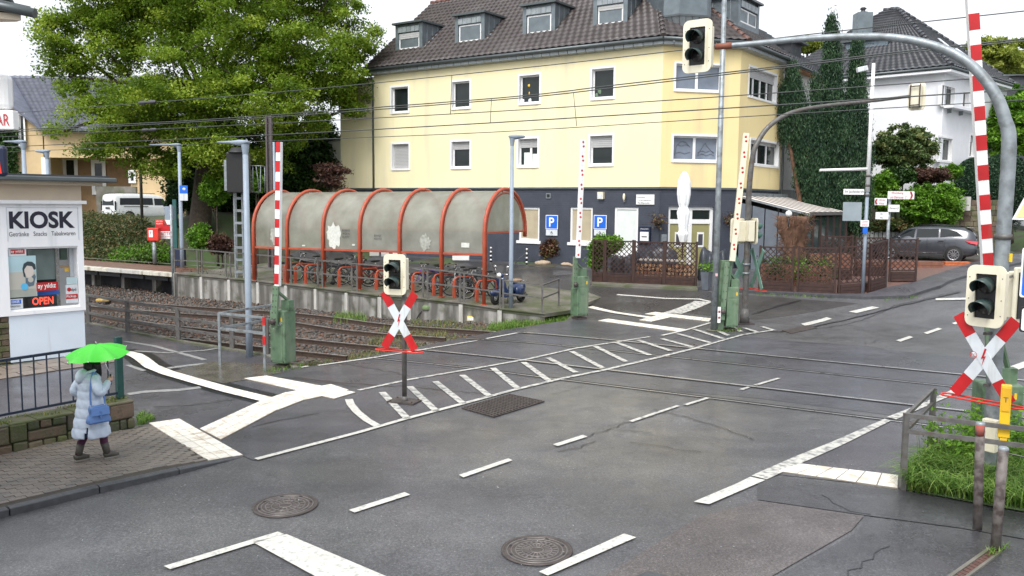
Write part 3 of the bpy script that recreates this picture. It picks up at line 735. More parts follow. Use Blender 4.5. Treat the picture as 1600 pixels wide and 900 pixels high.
# scattered ballast stones
st=[]
tries=0
while len(st)<15000 and tries<200000:
 tries+=1;X=random.uniform(-22,4);Y=random.uniform(19,40)
 if inpoly(X,Y,bed_xy) and not in_cross(Vector((X,Y,0))):
  if Y>33 and random.random()<.5:continue
  st.append((X,Y))
st=np.array(st);n=len(st);cube=np.array([(x,y,z) for x in(-1,1) for y in(-1,1) for z in(-1,1)],float)
cf=np.array([(0,1,3,2),(4,6,7,5),(0,4,5,1),(2,3,7,6),(0,2,6,4),(1,5,7,3)])
sz=RNG.uniform(.018,.045,(n,1,1));dfm=RNG.uniform(.5,1.2,(n,8,3));ang=RNG.uniform(0,6.28,n);ca,sa=np.cos(ang),np.sin(ang)
Vs=cube[None]*dfm*sz;Vx=Vs[:,:,0]*ca[:,None]-Vs[:,:,1]*sa[:,None];Vy=Vs[:,:,0]*sa[:,None]+Vs[:,:,1]*ca[:,None]
Zs=np.array([pl(a,b) for a,b in st])-.165
Vall=np.stack([Vx+st[:,0:1],Vy+st[:,1:2],Vs[:,:,2]+Zs[:,None]],-1).reshape(-1,3)
Qa=(cf[None]+(np.arange(n)*8)[:,None,None]).reshape(-1,4);mi_=np.repeat(RNG.integers(0,4,n),6)
tag(npmesh('ballast_stones',Vall,Qa,m_stone_b,mi=mi_),'loose grey and rusty ballast stones between the rails','ballast',kind='stuff')
# concrete kerb along the near side of the tracks
kroot=tag(thing('track_kerb',None,None,on(Vector((*fence_kerb[2],0)))),kind='structure')
FK=[Vector((x,y,0)) for x,y in fence_kerb]
for a,b in zip(FK,FK[1:]):
 n=max(1,round((b-a).length/1.0))
 for i in range(n):
  p,q=a.lerp(b,i/n),a.lerp(b,(i+1)/n-.012/(b-a).length);nn=Vector((-(q-p).y,(q-p).x,0)).normalized()*.07
  p.z=g(p.x,p.y)-.1;q.z=g(q.x,q.y)-.1;d_=(q-p)/2;MB().obox((p+q)/2,d_,nn,(0,0,.15)).build('kerb_stone',m_slab,kroot,bevel=.01)
  # bicycle platform with retaining wall
PLF=tag(thing('bicycle_platform',None,None,on(PF[4],0,plat)),kind='structure')
pf2=[(p.x,p.y) for p in PF];bk=[(p.x+NX*5.6,p.y+NY*5.6) for p in PF[:-1]][::-1]
sheet('platform_surface',pf2+bk,m_slab,plat,.0,1.0,skirt=.12,parent=PLF)
# wall panels, one by one
WF=PF[:8]
for a,b in zip(WF,WF[1:]):
 L=(Vector((b.x-a.x,b.y-a.y,0))).length;n=max(1,round(L/1.55))
 for i in range(n):
  p,q=a.lerp(b,i/n+.012/n),a.lerp(b,(i+1)/n-.012/n);t=Vector((q.x-p.x,q.y-p.y,0)).normalized();nn=Vector((t.y,-t.x,0));nn=nn if nn.y<0 else-nn
  zt0,zt1=plat(p.x,p.y)-.06,plat(q.x,q.y)-.06;zb0,zb1=pl(p.x,p.y)-.3,pl(q.x,q.y)-.3;o1,o2=nn*(-.02),nn*(-.16)
  vs=[p.xy.to_3d()+o1+Vector((0,0,zb0)),q.xy.to_3d()+o1+Vector((0,0,zb1)),q.xy.to_3d()+o1+Vector((0,0,zt1)),p.xy.to_3d()+o1+Vector((0,0,zt0))]
  MB().prism(vs,o2).build('wall_panel',m_conc,PLF)
  # pier between panels
  c0=p.xy.to_3d()+nn*.0;MB().obox((c0.x,c0.y,(zb0+zt0)/2),t*.07,nn*.05,(0,0,(zt0-zb0)/2)).build('pier',m_conc_l,PLF)
  # coping stones
for a,b in zip(WF,WF[1:]):
 L=(b-a).length;n=max(1,round(L/1.55))
 for i in range(n):
  p,q=a.lerp(b,i/n+.006),a.lerp(b,(i+1)/n-.006);t=(q-p).normalized();nn=Vector((t.y,-t.x,0));nn=nn if nn.y<0 else-nn
  z=Vector((0,0,-.02));MB().prism([p+nn*.06+z,q+nn*.06+z,q-nn*.2+z,p-nn*.2+z],(0,0,.035)).build('coping_stone',m_slab,PLF)
  # train platform on the far left
e0,e1=P(60,411,.82,pl),P(268,427,.82,pl);tdir=(e1-e0);tdir.z=0;tdir.normalize();tn=Vector((-tdir.y,tdir.x,0));e0=e0-tdir*10
TP=tag(thing('train_platform',None,None,e1),kind='structure')
def tz(p):return Vector((p.x,p.y,pl(p.x,p.y)+.82))
L=(e1-e0).length;n=int(L/2.0)
for i in range(n):
 p,q=e0+tdir*(L*i/n+.01),e0+tdir*(L*(i+1)/n-.01);p,q=tz(p),tz(q)
 MB().prism([p,q,q+tn*.42,p+tn*.42],(0,0,-.16)).build('edge_slab',m_conc_l if i%2 else M('edge_slab_pale',(.55,.53,.46),rough=.6,streak=((.14,.11,.07),.5,4)),TP,bevel=.015)
 if i%1==0:
  c0=p+tn*.9;MB().obox(c0+Vector((0,0,-.55)),tdir*.12,tn*.15,(0,0,.4)).build('support',m_conc,TP)
p,q=tz(e0),tz(e1)
MB().prism([p+tn*.43,q+tn*.43,q+tn*2.6,p+tn*2.6],(0,0,-.2)).build('brown_paving',M('brown_paving',(.16,.085,.06),rough=.45,var=.2,scale=5,bump=.2),TP)
MB().prism([p+tn*1.3-Vector((0,0,.2)),q+tn*1.3-Vector((0,0,.2)),q+tn*1.4-Vector((0,0,.2)),p+tn*1.4-Vector((0,0,.2))],(0,0,-1)).build('back_wall',M('shaded_wall',(.03,.03,.035),rough=.8),TP)  # near-black colour stands for the shade in the hollow under the platform
MB().prism([q+tn*.05,q+tn*.05+tdir*.12,q+tn*1.6+tdir*.12,q+tn*1.6],(0,0,-1.1)).build('end_wall',m_conc,TP)
m=MB()
for i in range(12):
 p=e0+tdir*(L*(i+.5)/12)
 m.bar(tz(p)+tn*.55+Vector((0,0,-.3)),tz(p)+tn*.55+tdir*1.5+Vector((0,0,-.3)),.05,.22)
m.build('under_panel',M('under_panel',(.06,.065,.075),rough=.6),TP)
# low kerb behind the train platform
k0,k1=tz(e0)+tn*2.6,tz(e1)+tn*2.6
strip('bank_kerb',[(k0.x,k0.y),(k1.x,k1.y)],.2,m_slab,.86,pl)
# railings
def railing(pts,label,name='railing',cat='railing',mat=None,h=.95,rails=(.95,.5),post=.06,rail=.045,surf=plat,step=None,group=None,off=0,thick=None):
 mat=mat or m_fence_g;B=[on(p,off,surf) for p in pts];t=thing(name,label,cat,B[0],group=group)
 for p in B:MB().obox(p+Vector((0,0,h/2)),((post/2),0,0),(0,post/2,0),(0,0,h/2)).build('post',mat,t)
 for a,b in zip(B,B[1:]):
  for z in rails:MB().bar(a+Vector((0,0,z)),b+Vector((0,0,z)),rail,rail).build('rail',mat,t)
 return t
fr_px=[(273,427),(309,428.5),(316,429.5),(353,433.5),(360,434.5),(400,438.5),(447,443.5),(455,444.5),(497,449.5),(504,450.5),(550,456),(558,457),(603,461.5),(610,462.5),(661,466),(668,467),(718.5,473),(725,474),(781,481.5)]
FR=[P(x,y-1,0,plat) for x,y in fr_px]
railing(FR,'long grey two-rail steel railing on the platform edge in front of the bicycles',h=1.02,rails=(1.0,.52))
FR2=[P(x,y,0,plat) for x,y in((786,481.5),(847,489.5),(873,478))]
railing(FR2,'grey steel railing at the ramp end of the bicycle platform by the scooter',h=.95,rails=(.93,.5))
# near track fence (grey, behind the kiosk)
NF=[P(x,y) for x,y in((60,492),(139,506),(200,519),(279,533),(363,547),(417,556))]
railing(NF,'weathered grey fence with three flat rails between the left foot path and the tracks',name='track_fence',cat='fence',h=.95,rails=(.93,.66,.36),surf=g,post=.11,rail=.07)
# galvanised tubular handrail near left barrier
HB=[P(x,y) for x,y in((344,571),(414,581))];HB2=[P(x,y) for x,y in((344,571),(415,555))]
t=thing('pedestrian_railing','pale grey corner railing with red banded end post next to the left barrier box','railing',HB[0])
a,b,c_=HB[0],HB[1],P(425,553)
for p in(a,b,c_):MB().obox(p+Vector((0,0,.66)),(.028,0,0),(0,.028,0),(0,0,.66)).build('post',m_galv,t)
for z in(1.3,.93):
 MB().bar(a+Vector((0,0,z)),b+Vector((0,0,z)),.05,.05).build('rail',m_galv,t);MB().bar(a+Vector((0,0,z)),c_+Vector((0,0,z)),.05,.05).build('rail',m_galv,t)
for z in(1.22,.76):MB().obox(b+Vector((0,0,z)),(.033,0,0),(0,.033,0),(0,0,.1)).build('red_band',m_redsign,t)
# lamp posts
def lamp(base,ytop,label,r=.075,arm=(-1,0),al=.9,mat=m_lampb,group='blue-grey platform lamps',flip=False):
 t=thing('street_lamp',label,'street lamp',base,group=group);top=Vector((base.x,base.y,Zat(base,ytop)))
 MB().tube([base,base+Vector((0,0,1.0)),top-Vector((0,0,.25))],[r*1.0,r,r*.8],14).build('pole',mat,t)
 d=Vector((arm[0],arm[1],0)).normalized();s_=Vector((-d.y,d.x,0))
 m=MB();prof=[(-.12,.07,.03),(.0,.11,.10),(.12,.12,.11),(.38,.085,.055),(al,.07,.03)]
 rings=[]
 for x,w_,h in prof:rings+=[top+d*x+s_*w_+Vector((0,0,.0)),top+d*x+s_*w_*.6+Vector((0,0,h*.5)),top+d*x-s_*w_*.6+Vector((0,0,h*.5)),top+d*x-s_*w_,top+d*x-s_*w_*.5-Vector((0,0,h*.9)),top+d*x+s_*w_*.5-Vector((0,0,h*.9))]
 fs=[(i*6+j,i*6+(j+1)%6,(i+1)*6+(j+1)%6,(i+1)*6+j) for i in range(4) for j in range(6)]+[(5,4,3,2,1,0),tuple(24+j for j in range(6))]
 m.add(rings,fs,0,True);m.build('lamp_head',mat,t,fix=True)
 MB().lathe([(r*.8,-.32),(r*1.25,-.06)],top,12).build('collar',mat,t)
 return t,top
lamp(P(390,558),222,'nearest blue-grey lamp post, standing by the left green barrier box',.085,(-1,.12),.72)
lamp(P(285,418,.9,pl),226,'blue-grey lamp post on the train platform carrying a small blue and white plate',.085,(-1,.12),1.3)
lamp(P(798,481,0,plat),213,'blue-grey lamp post beside the blue scooter',.075,(1,.1),.42)
lbx=W(39,285,32);lby=W(75,285,34)
lamp(Vector((lbx.x,lbx.y,pl(lbx.x,lbx.y))),221,'left one of two lamp posts rising behind the kiosk roof',.09,(-1,.1),.75)
lamp(Vector((lby.x,lby.y,pl(lby.x,lby.y))),236,'second lamp post behind the kiosk roof, in front of a white column',.08,(-1,.1),.45)
b_=P(285,418,.9,pl)
sg=thing('platform_sign','small blue and white number plate fixed to the lamp post on the train platform','sign',b_+Vector((0,-.1,3.0)))
p_=W(287,296,b_.y-.1);p2=W(287,305,b_.y-.1)
MB().obox(p_+Vector((0,0,0)),(.17,0,0),(0,.01,0),(0,0,.17)).build('blue_plate',m_blue,sg)
MB().obox(p2+Vector((0,0,-.08)),(.17,0,0),(0,.01,0),(0,0,.15)).build('white_plate',m_wsign,sg)
MB().ell(p_+Vector((.02,-.012,.02)),(.07,.006,.06)).build('white_symbol',m_wsign,sg)
# bicycle shelter
SH0=P(397,438,0,plat);SH1=P(756,476.5,0,plat)
feet_px=[(397,438.5),(449,443.5),(505,449),(562,456.5),(624,463),(689,470.5),(756,476.5)]
tr_=Vector((SH1.x-SH0.x,SH1.y-SH0.y,0));SL=tr_.length;tr_.normalize();tnn=Vector((-tr_.y,tr_.x,0));
if tnn.y<0:tnn=-tnn
feet=[]
for x,y in feet_px:
 d=ray(x,y);d2=Vector((d.x,d.y,0));
 # solve SH0 + tr*t = d2*k
 det=tr_.x*(-d2.y)+d2.x*tr_.y;t_=((-SH0.x)*(-d2.y)+d2.x*(-SH0.y))/det
 q=SH0+tr_*t_;feet.append(Vector((q.x,q.y,plat(q.x,q.y))))
shel=thing('bicycle_shelter','long barrel-vaulted bicycle shelter with seven orange-red arches and cloudy plastic sheets','bicycle shelter',feet[3])
zs=Zat(feet[6],476)
wS=3.0;ztop=Zat(Vector((feet[6].x+tnn.x*wS/2,feet[6].y+tnn.y*wS/2,0)),295)
rS=wS/2;zspring=ztop-rS
zapex0=Zat(Vector((feet[0].x+tnn.x*wS/2,feet[0].y+tnn.y*wS/2,0)),298)
def zsp(i):return(zapex0+(ztop-zapex0)*((feet[i]-feet[0]).length/SL))-rS
def arc(i,r=rS,z0=None,a0=180,a1=0,n=18,extra=0):
 z=zsp(i) if z0 is None else z0;c0=feet[i]+tnn*rS;o_=[]
 for k in range(n+1):
  a=R(a0+(a1-a0)*k/n);o_.append(Vector((c0.x+tnn.x*r*math.cos(a),c0.y+tnn.y*r*math.cos(a),z+r*math.sin(a)*1.0)))
 return o_
for i,f in enumerate(feet):
 pts=[Vector((f.x,f.y,f.z-.02)),Vector((f.x,f.y,zsp(i)-.3))]+arc(i,rS,a1=-8)
 MB().tube(pts,.062,10).build('arch',m_red,shel)
 # inner parallel tube and spacers
 pin=[Vector((f.x,f.y,zsp(i)-1.9))+tnn*.14]+arc(i,rS-.14,a1=-8)
 MB().tube(pin,.03,8).build('inner_rib',m_red,shel)
 m=MB()
 for k in range(2,19,3):m.tube([arc(i)[k],arc(i,rS-.14)[k]],.02,6)
 m.build('spacers',m_red,shel)
 MB().obox(f+Vector((0,0,.01)),tr_*.1,tnn*.1,(0,0,.012)).build('foot_plate',m_red,shel)
m_poly=bpy.data.materials.new('cloudy_polycarbonate');m_poly.use_nodes=True;t_=m_poly.node_tree;N_=t_.nodes;b=N_['Principled BSDF']
tc=N_.new('ShaderNodeTexCoord');n1=N_.new('ShaderNodeTexNoise');n1.inputs['Scale'].default_value=1.3;n1.inputs['Detail'].default_value=7;t_.links.new(tc.outputs['Object'],n1.inputs['Vector'])
rp=N_.new('ShaderNodeValToRGB');e=rp.color_ramp.elements;e[0].position=.3;e[0].color=(.44,.43,.36,1);e[1].position=.75;e[1].color=(.62,.62,.55,1);t_.links.new(n1.outputs['Fac'],rp.inputs['Fac']);t_.links.new(rp.outputs['Color'],b.inputs['Base Color'])
b.inputs['Roughness'].default_value=.22;trn=N_.new('ShaderNodeBsdfTransparent');trn.inputs['Color'].default_value=(.75,.78,.70,1);trl=N_.new('ShaderNodeBsdfTranslucent');t_.links.new(rp.outputs['Color'],trl.inputs['Color'])
ms=N_.new('ShaderNodeMixShader');ms.inputs[0].default_value=.42;t_.links.new(b.outputs[0],ms.inputs[1]);t_.links.new(trl.outputs[0],ms.inputs[2])
ms2=N_.new('ShaderNodeMixShader');r2_=N_.new('ShaderNodeMapRange');r2_.inputs['To Min'].default_value=.5;r2_.inputs['To Max'].default_value=.24;t_.links.new(n1.outputs['Fac'],r2_.inputs['Value']);t_.links.new(r2_.outputs[0],ms2.inputs[0]);t_.links.new(ms.outputs[0],ms2.inputs[1]);t_.links.new(trn.outputs[0],ms2.inputs[2]);t_.links.new(ms2.outputs[0],N_['Material Output'].inputs['Surface'])
PLX=397/1.0
zlow=Zat(feet[6],398);drop=zsp(6)-zlow
for i in range(6):
 A0=[Vector((feet[i].x,feet[i].y,zsp(i)-drop))+tnn*.07+tr_*.07]+[p+tr_*.07 for p in arc(i,rS-.07,a1=0)]
 B0=[Vector((feet[i+1].x,feet[i+1].y,zsp(i+1)-drop))+tnn*.07-tr_*.07]+[p-tr_*.07 for p in arc(i+1,rS-.07,a1=0)]
 n=len(A0);MB().add(A0+B0,[(k,n+k,n+k+1,k+1) for k in range(n-1)],0,True).build('plastic_sheet',m_poly,shel)
 a,b2=feet[i]+tnn*.03,feet[i+1]+tnn*.03;a.z=zsp(i)-drop;b2.z=zsp(i+1)-drop
 MB().bar(a,b2,.05,.07).build('bottom_rail',m_red,shel)
 a,b2=arc(i)[18],arc(i+1)[18];MB().bar(a,b2,.05,.07).build('back_rail',m_red,shel)
 # end wall sheet of the right bay
E=arc(6,rS-.08);MB().add(E,[tuple(range(len(E)))]).build('end_sheet',m_poly,shel)
MB().bar(E[0],E[-1],.05,.06).build('end_rail',m_red,shel)
m_sticker=M('sticker_white',(.62,.63,.58),rough=.6,var=.12,scale=14)
def on_sheet(i,t,h):
 p=feet[i].lerp(feet[i+1],t)-tnn*.0;z=(zsp(i)-drop)*(1-t)+(zsp(i+1)-drop)*t+h;return Vector((p.x,p.y,z))+tnn*.055
for i,t,h,w_,hh in((5,.55,.3,.32,.16),(2,.82,.2,.12,.06),(1,.45,.12,.14,.05)):
 p=on_sheet(i,t,h);MB().obox(p,tr_*w_/2,tnn*.003,(0,0,hh/2)).build('sticker',m_sticker,shel)
for i,t,h,s_ in((3,.45,.55,'BVVST'),(3,.45,.44,'NOW SO'),(2,.62,.72,'IIIIII'),(2,.62,.6,'WOII N'),(2,.62,.48,'RUSTY')):
 text('sprayed_word',s_,m_inkb,shel,on_sheet(i,t,h),tr_,(0,0,1),width=.32,height=.08,ext=.004)
 # scraped white patches of torn poster
def blob(o,r,u,n_,seed,mat,parent,name):
 rr=random.Random(seed);pts=[]
 for k in range(26):
  a=2*math.pi*k/26;q=1+rr.uniform(-.22,.22);pts.append(Vector(o)+u*math.cos(a)*r[0]*q+Vector((0,0,1))*math.sin(a)*r[1]*q)
 MB().prism(pts,n_*-.004).build(name,mat,parent)
blob(on_sheet(2,.30,.52),(.33,.45),tr_,tnn,3,m_sticker,shel,'torn_poster');blob(on_sheet(0,.6,.45),(.2,.3),tr_,tnn,5,M('torn_poster_grey',(.36,.36,.32),rough=.6,var=.3,scale=9),shel,'torn_poster')
blob(on_sheet(4,.6,.35),(.24,.28),tr_,tnn,8,M('torn_poster_grey2',(.34,.35,.31),rough=.6,var=.3,scale=9),shel,'torn_poster')
# white kerb blocks seen behind
for(x0,x1,y) in((578,592,396),(596,607,397),(614,626,398),(707,733,403)):
 p,q=W(x0,y,36.0),W(x1,y,35.8);zb=g(p.x,p.y)
 o=MB().obox((p+q)/2,(q-p)/2,(0,.08,0),(0,0,.09)).build('white_block',m_wwhite)
 tag(o,'low white painted parking block seen under the shelter sheets, %s'%{578:'leftmost',596:'second from the left',614:'third from the left',707:'the long one at the right'}[x0],'parking block')
 # bike racks (hoops) and bicycles
SR=lambda t,d:(lambda p:Vector((p.x,p.y,plat(p.x,p.y))))(feet[0]+tr_*t+tnn*d)
hoops=[(.2,'at the left end of the rack row'),(1.75,'second from the left'),(3.7,'with the grey kick scooter beside it'),(6.4,'just right of the second arch'),(8.2,'behind the traffic light left side'),(10.0,'left of the wide traffic light'),(11.3,'right of the traffic light'),(13.0,'beside the purple bicycle'),(14.4,'beside the fifth arch'),(16.0,'next to the white bicycle')]
for i,(t_,lab) in enumerate([(445,'x'),(478,'x'),(530,'x'),(560,'x'),(588,'x'),(645,'x'),(678,'x'),(710,'x'),(745,'x'),(462,'x')]):
 labs=['leftmost orange-red bicycle hoop on the platform','orange-red bicycle hoop with long top bar behind the striped boom','orange-red bicycle hoop between second and third arch','orange-red bicycle hoop touching the third arch','orange-red bicycle hoop left of the small traffic light','orange-red bicycle hoop right of the small traffic light','orange-red bicycle hoop near the purple bicycle','orange-red bicycle hoop right of the sixth arch','rightmost orange-red bicycle hoop, by the last arch and blue scooter','orange-red bicycle hoop second from the left']
 d=ray(t_,460);d2=Vector((d.x,d.y,0));det=tr_.x*(-d2.y)+d2.x*tr_.y;base0=SH0+tnn*.25
 tt=((-base0.x)*(-d2.y)+d2.x*(-base0.y))/det;q=base0+tr_*tt;q.z=plat(q.x,q.y);dr=(tnn*.9+tr_*.45).normalized()
 th=thing('bicycle_stand',labs[i],'bicycle stand',q,group='orange-red bicycle hoops')
 H=.72;Lh=.8
 pts=[q,q+Vector((0,0,H-.15))]+[q+dr*(.15-.15*math.cos(a))+Vector((0,0,H-.15+.15*math.sin(a))) for a in(R(30),R(60),R(90))]+[q+dr*(Lh-.15)+Vector((0,0,H))]+[q+dr*(Lh-.15+.15*math.sin(a))+Vector((0,0,H-.15+.15*math.cos(a))) for a in(R(30),R(60),R(90))]+[q+dr*Lh]
 MB().tube(pts,.03,8).build('hoop',m_red,th)
 MB().obox(q+Vector((0,0,.3)),tr_*.045,dr*.03,(0,0,.3)).build('front_bracket',m_red,th)
m_spoke=M('spoke',(.3,.3,.31),rough=.35,metal=.8)
def bicycle(loc,rz,fm,label,lean=0.0,basket=False,white=False,hb=0):
 t=thing('bicycle',label,'bicycle',loc,rz,group='bicycles parked under the shelter');t.rotation_euler=(lean,0,rz)
 r=.34;A=Vector((-.53,0,r));B=Vector((.55,0,r))
 for c0 in(A,B):
  w=MB().tube([c0+Vector((math.cos(a)*(r-.02),0,math.sin(a)*(r-.02))) for a in[2*math.pi*k/22 for k in range(22)]],.02,6,closed=True).build('wheel',m_rubber,t,local=True)
  MB().tube([c0+Vector((math.cos(a)*(r-.045),0,math.sin(a)*(r-.045))) for a in[2*math.pi*k/20 for k in range(20)]],.009,4,closed=True).build('rim',m_chrome,w,local=True)
  s_=MB()
  for k in range(12):
   a=2*math.pi*k/12;s_.tube([c0+Vector((0,.02*(-1)**k,0)),c0+Vector((math.cos(a)*(r-.05),0,math.sin(a)*(r-.05)))],.0022,3,cap=False)
  s_.tube([c0+Vector((0,-.05,0)),c0+Vector((0,.05,0))],.022,8);s_.build('spokes',m_spoke,w,local=True)
 bb=Vector((-.1,0,.28));st_=Vector((-.24,0,.78));hd=Vector((.36,0,.84));hl=Vector((.40,0,.68))
 f=MB();f.tube([bb,st_],.018,7).tube([st_+Vector((.02,0,-.06)),hd],.017,7).tube([bb,hl],.02,7).tube([hd,hl],.02,7)
 for s_ in(-.05,.05):f.tube([bb+Vector((0,s_*.6,0)),A+Vector((0,s_,0))],.010,5).tube([st_+Vector((0,s_*.4,-.08)),A+Vector((0,s_,0))],.009,5)
 f.build('frame',fm,t,local=True)
 fk=MB()
 for s_ in(-.05,.05):fk.tube([hl,hl+Vector((.02,s_,-.05)),B+Vector((0,s_,0))],.011,5)
 fk.build('fork',fm,t,local=True)
 hh=hd+Vector((-.03,0,.14+hb));h=MB().tube([hd,hh],.014,6).tube([hh+Vector((-.12,-.30,.02)),hh+Vector((.0,-.22,.03)),hh+Vector((.04,-.05,0)),hh+Vector((.04,.05,0)),hh+Vector((.0,.22,.03)),hh+Vector((-.12,.30,.02))],.012,6).build('handlebar',m_chrome,t,local=True)
 for s_ in(-1,1):MB().tube([hh+Vector((-.12,.30*s_,.02)),hh+Vector((-.05,.26*s_,.025))],.018,6).build('grip',m_rubber,h,local=True)
 MB().tube([st_,st_+Vector((-.05,0,.14))],.013,6).build('seat_post',m_chrome,t,local=True)
 s0=st_+Vector((-.06,0,.17));MB().ell(s0+Vector((-.05,0,0)),(.10,.075,.035)).ell(s0+Vector((.07,0,0)),(.11,.03,.025)).build('saddle',m_rubber,t,local=True)
 c=MB().lathe([(0,-.006),(.09,-.006),(.09,.006),(0,.006)],bb+Vector((0,.05,0)),16,(0,1,0));c.tube([bb+Vector((0,.07,0)),bb+Vector((.1,.07,-.13))],.01,5).tube([bb+Vector((0,-.07,0)),bb+Vector((-.1,-.07,.13))],.01,5).build('crank',m_inkb,t,local=True)
 for s_ in(1,-1):MB().obox(bb+Vector((.1*s_,.11*s_,-.13*s_)),(.045,0,0),(0,.035,0),(0,0,.01)).build('pedal',m_rubber,t,local=True)
 for c0,a0,a1 in((A,20,175),(B,10,130)):
  pts=[c0+Vector((math.cos(R(a))*(r+.025),0,math.sin(R(a))*(r+.025))) for a in range(a0,a1,18)]
  md=MB()
  for p,q in zip(pts,pts[1:]):md.bar(p,q,.05,.004,up=(0,1,0))
  md.build('mudguard',m_inkb,t,local=True)
 k=MB()
 for s_ in(-.06,.06):k.tube([st_+Vector((-.02,s_*.4,-.1)),A+Vector((-.25,s_,.40)),A+Vector((0,s_,0))],.006,4)
 k.tube([A+Vector((-.25,-.06,.40)),A+Vector((-.25,.06,.40))],.006,4).build('rack',m_inkb,t,local=True)
 if basket:
  bk_=MB();o0=hd+Vector((.2,0,.08))
  for z in(-.12,-.04,.04,.12):bk_.tube([o0+Vector((a,b,z)) for a,b in((-.13,-.17),(.13,-.17),(.13,.17),(-.13,.17))],.006,4,closed=True)
  for q in range(-3,4):bk_.tube([o0+Vector((-.13,q*.055,.12)),o0+Vector((-.13,q*.055,-.12)),o0+Vector((.13,q*.055,-.12)),o0+Vector((.13,q*.055,.12))],.004,4)
  bk_.build('basket',m_inkb,t,local=True)
 return t
def paint(n,c):return M('bike_'+n,c,rough=.3,var=.05)
bikes=[(463,'black',(.02,.02,.022),'leftmost bicycle, black, behind the striped barrier boom',0,0),(484,'silver',(.35,.36,.38),'silver city bicycle with upright handlebar in the second bay from the left',1,0),(519,'darkgreen',(.02,.05,.04),'dark green bicycle just right of the third arch',0,0),(541,'black2',(.03,.03,.035),'black bicycle with front basket right of the third arch',1,1),(556,'grey',(.12,.13,.14),'grey bicycle touching the third bay railing post',0,0),(577,'red',(.35,.02,.03),'dark red bicycle in the middle bay, left of the small traffic light',0,0),(598,'wine',(.22,.015,.02),'wine red bicycle partly behind the small traffic light',0,0),(652,'pale',(.60,.60,.62),'pale silver bicycle directly right of the small traffic light',1,0),(672,'purple',(.22,.09,.45),'purple bicycle between fifth and sixth arch',0,0),(697,'dark',(.03,.04,.05),'dark mountain bicycle left beside the sixth arch',0,0),(708,'steel',(.18,.2,.22),'steel grey bicycle right behind the sixth arch',0,0),(727,'white',(.65,.67,.66),'white framed bicycle in the last bay',0,0),(741,'blue',(.03,.06,.14),'navy bicycle at the last arch',0,0),(752,'black3',(.02,.02,.02),'black bicycle squeezed in next to the blue scooter',0,0)]
for i,(x,n,c,lab,hb,bas) in enumerate(bikes):
 d=ray(x,460);d2=Vector((d.x,d.y,0));b0=SH0+tnn*(1.0+.12*math.sin(i*2.3));det=tr_.x*(-d2.y)+d2.x*tr_.y
 tt=((-b0.x)*(-d2.y)+d2.x*(-b0.y))/det;q=b0+tr_*tt;q.z=plat(q.x,q.y)+.005
 a0=math.atan2(tnn.y,tnn.x)+R(-38+9*math.sin(i*1.7));flip=math.pi if i%3 else 0
 bicycle(q,a0+flip,paint(n,c),lab,R(3*math.sin(i*3.1)),bool(bas),hb=.08*hb)
 # kick scooter leaning
q=SR(3.1,.55);q=on(q,0,plat);ks=thing('kick_scooter','small grey kick scooter lying beside a bicycle hoop','kick scooter',q)
MB().bar(q+tr_*-.3+Vector((0,0,.09)),q+tr_*.3+Vector((0,0,.09)),.12,.03).build('deck',m_galv_d,ks)
for s_ in(-.38,.38):MB().lathe([(0,-.02),(.09,-.02),(.09,.02),(0,.02)],q+tr_*s_+Vector((0,0,.09)),14,tnn).build('wheel',m_rubber,ks)
MB().tube([q+tr_*.38+Vector((0,0,.1)),q+tr_*.3+Vector((0,0,.85))],.018,6).tube([q+tr_*.3+tnn*-.2+Vector((0,0,.85)),q+tr_*.3+tnn*.2+Vector((0,0,.85))],.015,6).build('steering_column',m_galv_d,ks)
# facade helper
class Face:
 """vertical wall plane: origin o (X,Y), unit direction d along the wall, n = outward normal"""
 def __init__(s,o,d):s.o=Vector((o[0],o[1],0));s.d=Vector((d[0],d[1],0)).normalized();s.n=Vector((s.d.y,-s.d.x,0));s.n=s.n if s.n.dot(-s.o)>0 else-s.n
 def t(s,x,y=300,out=0.0):
  r_=ray(x,y);d2=Vector((r_.x,r_.y,0));o=s.o+s.n*out;det=s.d.x*(-d2.y)+d2.x*s.d.y
  return((-o.x)*(-d2.y)+d2.x*(-o.y))/det
 def pt(s,t,z,out=0.0):p=s.o+s.d*t+s.n*out;return Vector((p.x,p.y,z))
 def z(s,t,y,out=0.0):return Zat(s.pt(t,0,out),y)
def wall_with_holes(face,t0,t1,z0,z1,holes,name,mat,parent,thick=.3,reveal=None):
 """wall as a grid of boxes round rectangular openings"""
 ts=sorted(set([t0,t1]+[h[0] for h in holes]+[h[1] for h in holes]));zs_=sorted(set([z0,z1]+[h[2] for h in holes]+[h[3] for h in holes]))
 nt_,nz_=len(ts)-1,len(zs_)-1
 solid=[[not any(h[0]<(ts[i]+ts[i+1])/2<h[1] and h[2]<(zs_[j]+zs_[j+1])/2<h[3] for h in holes) and t0<=ts[i]<t1 and z0<=zs_[j]<z1 for j in range(nz_)] for i in range(nt_)]
 m=MB();n_=face.n
 def q(a,b,c_,d):m.add([a,b,c_,d],[(0,1,2,3)])
 for i in range(nt_):
  for j in range(nz_):
   if not solid[i][j]:continue
   a,b,c_,d=face.pt(ts[i],zs_[j]),face.pt(ts[i+1],zs_[j]),face.pt(ts[i+1],zs_[j+1]),face.pt(ts[i],zs_[j+1])
   q(a,b,c_,d);k=-n_*thick
   for ii,jj,e in((i-1,j,(a,d)),(i+1,j,(b,c_)),(i,j-1,(a,b)),(i,j+1,(d,c_))):
    if not(0<=ii<nt_ and 0<=jj<nz_ and solid[ii][jj]):q(e[0],e[1],e[1]+k,e[0]+k)
 o=m.build(name,mat,parent,fix=False)
 bm=bmesh.new();bm.from_mesh(o.data);bmesh.ops.remove_doubles(bm,verts=bm.verts,dist=1e-4);bmesh.ops.recalc_face_normals(bm,faces=bm.faces);bm.to_mesh(o.data);bm.free()
 return o
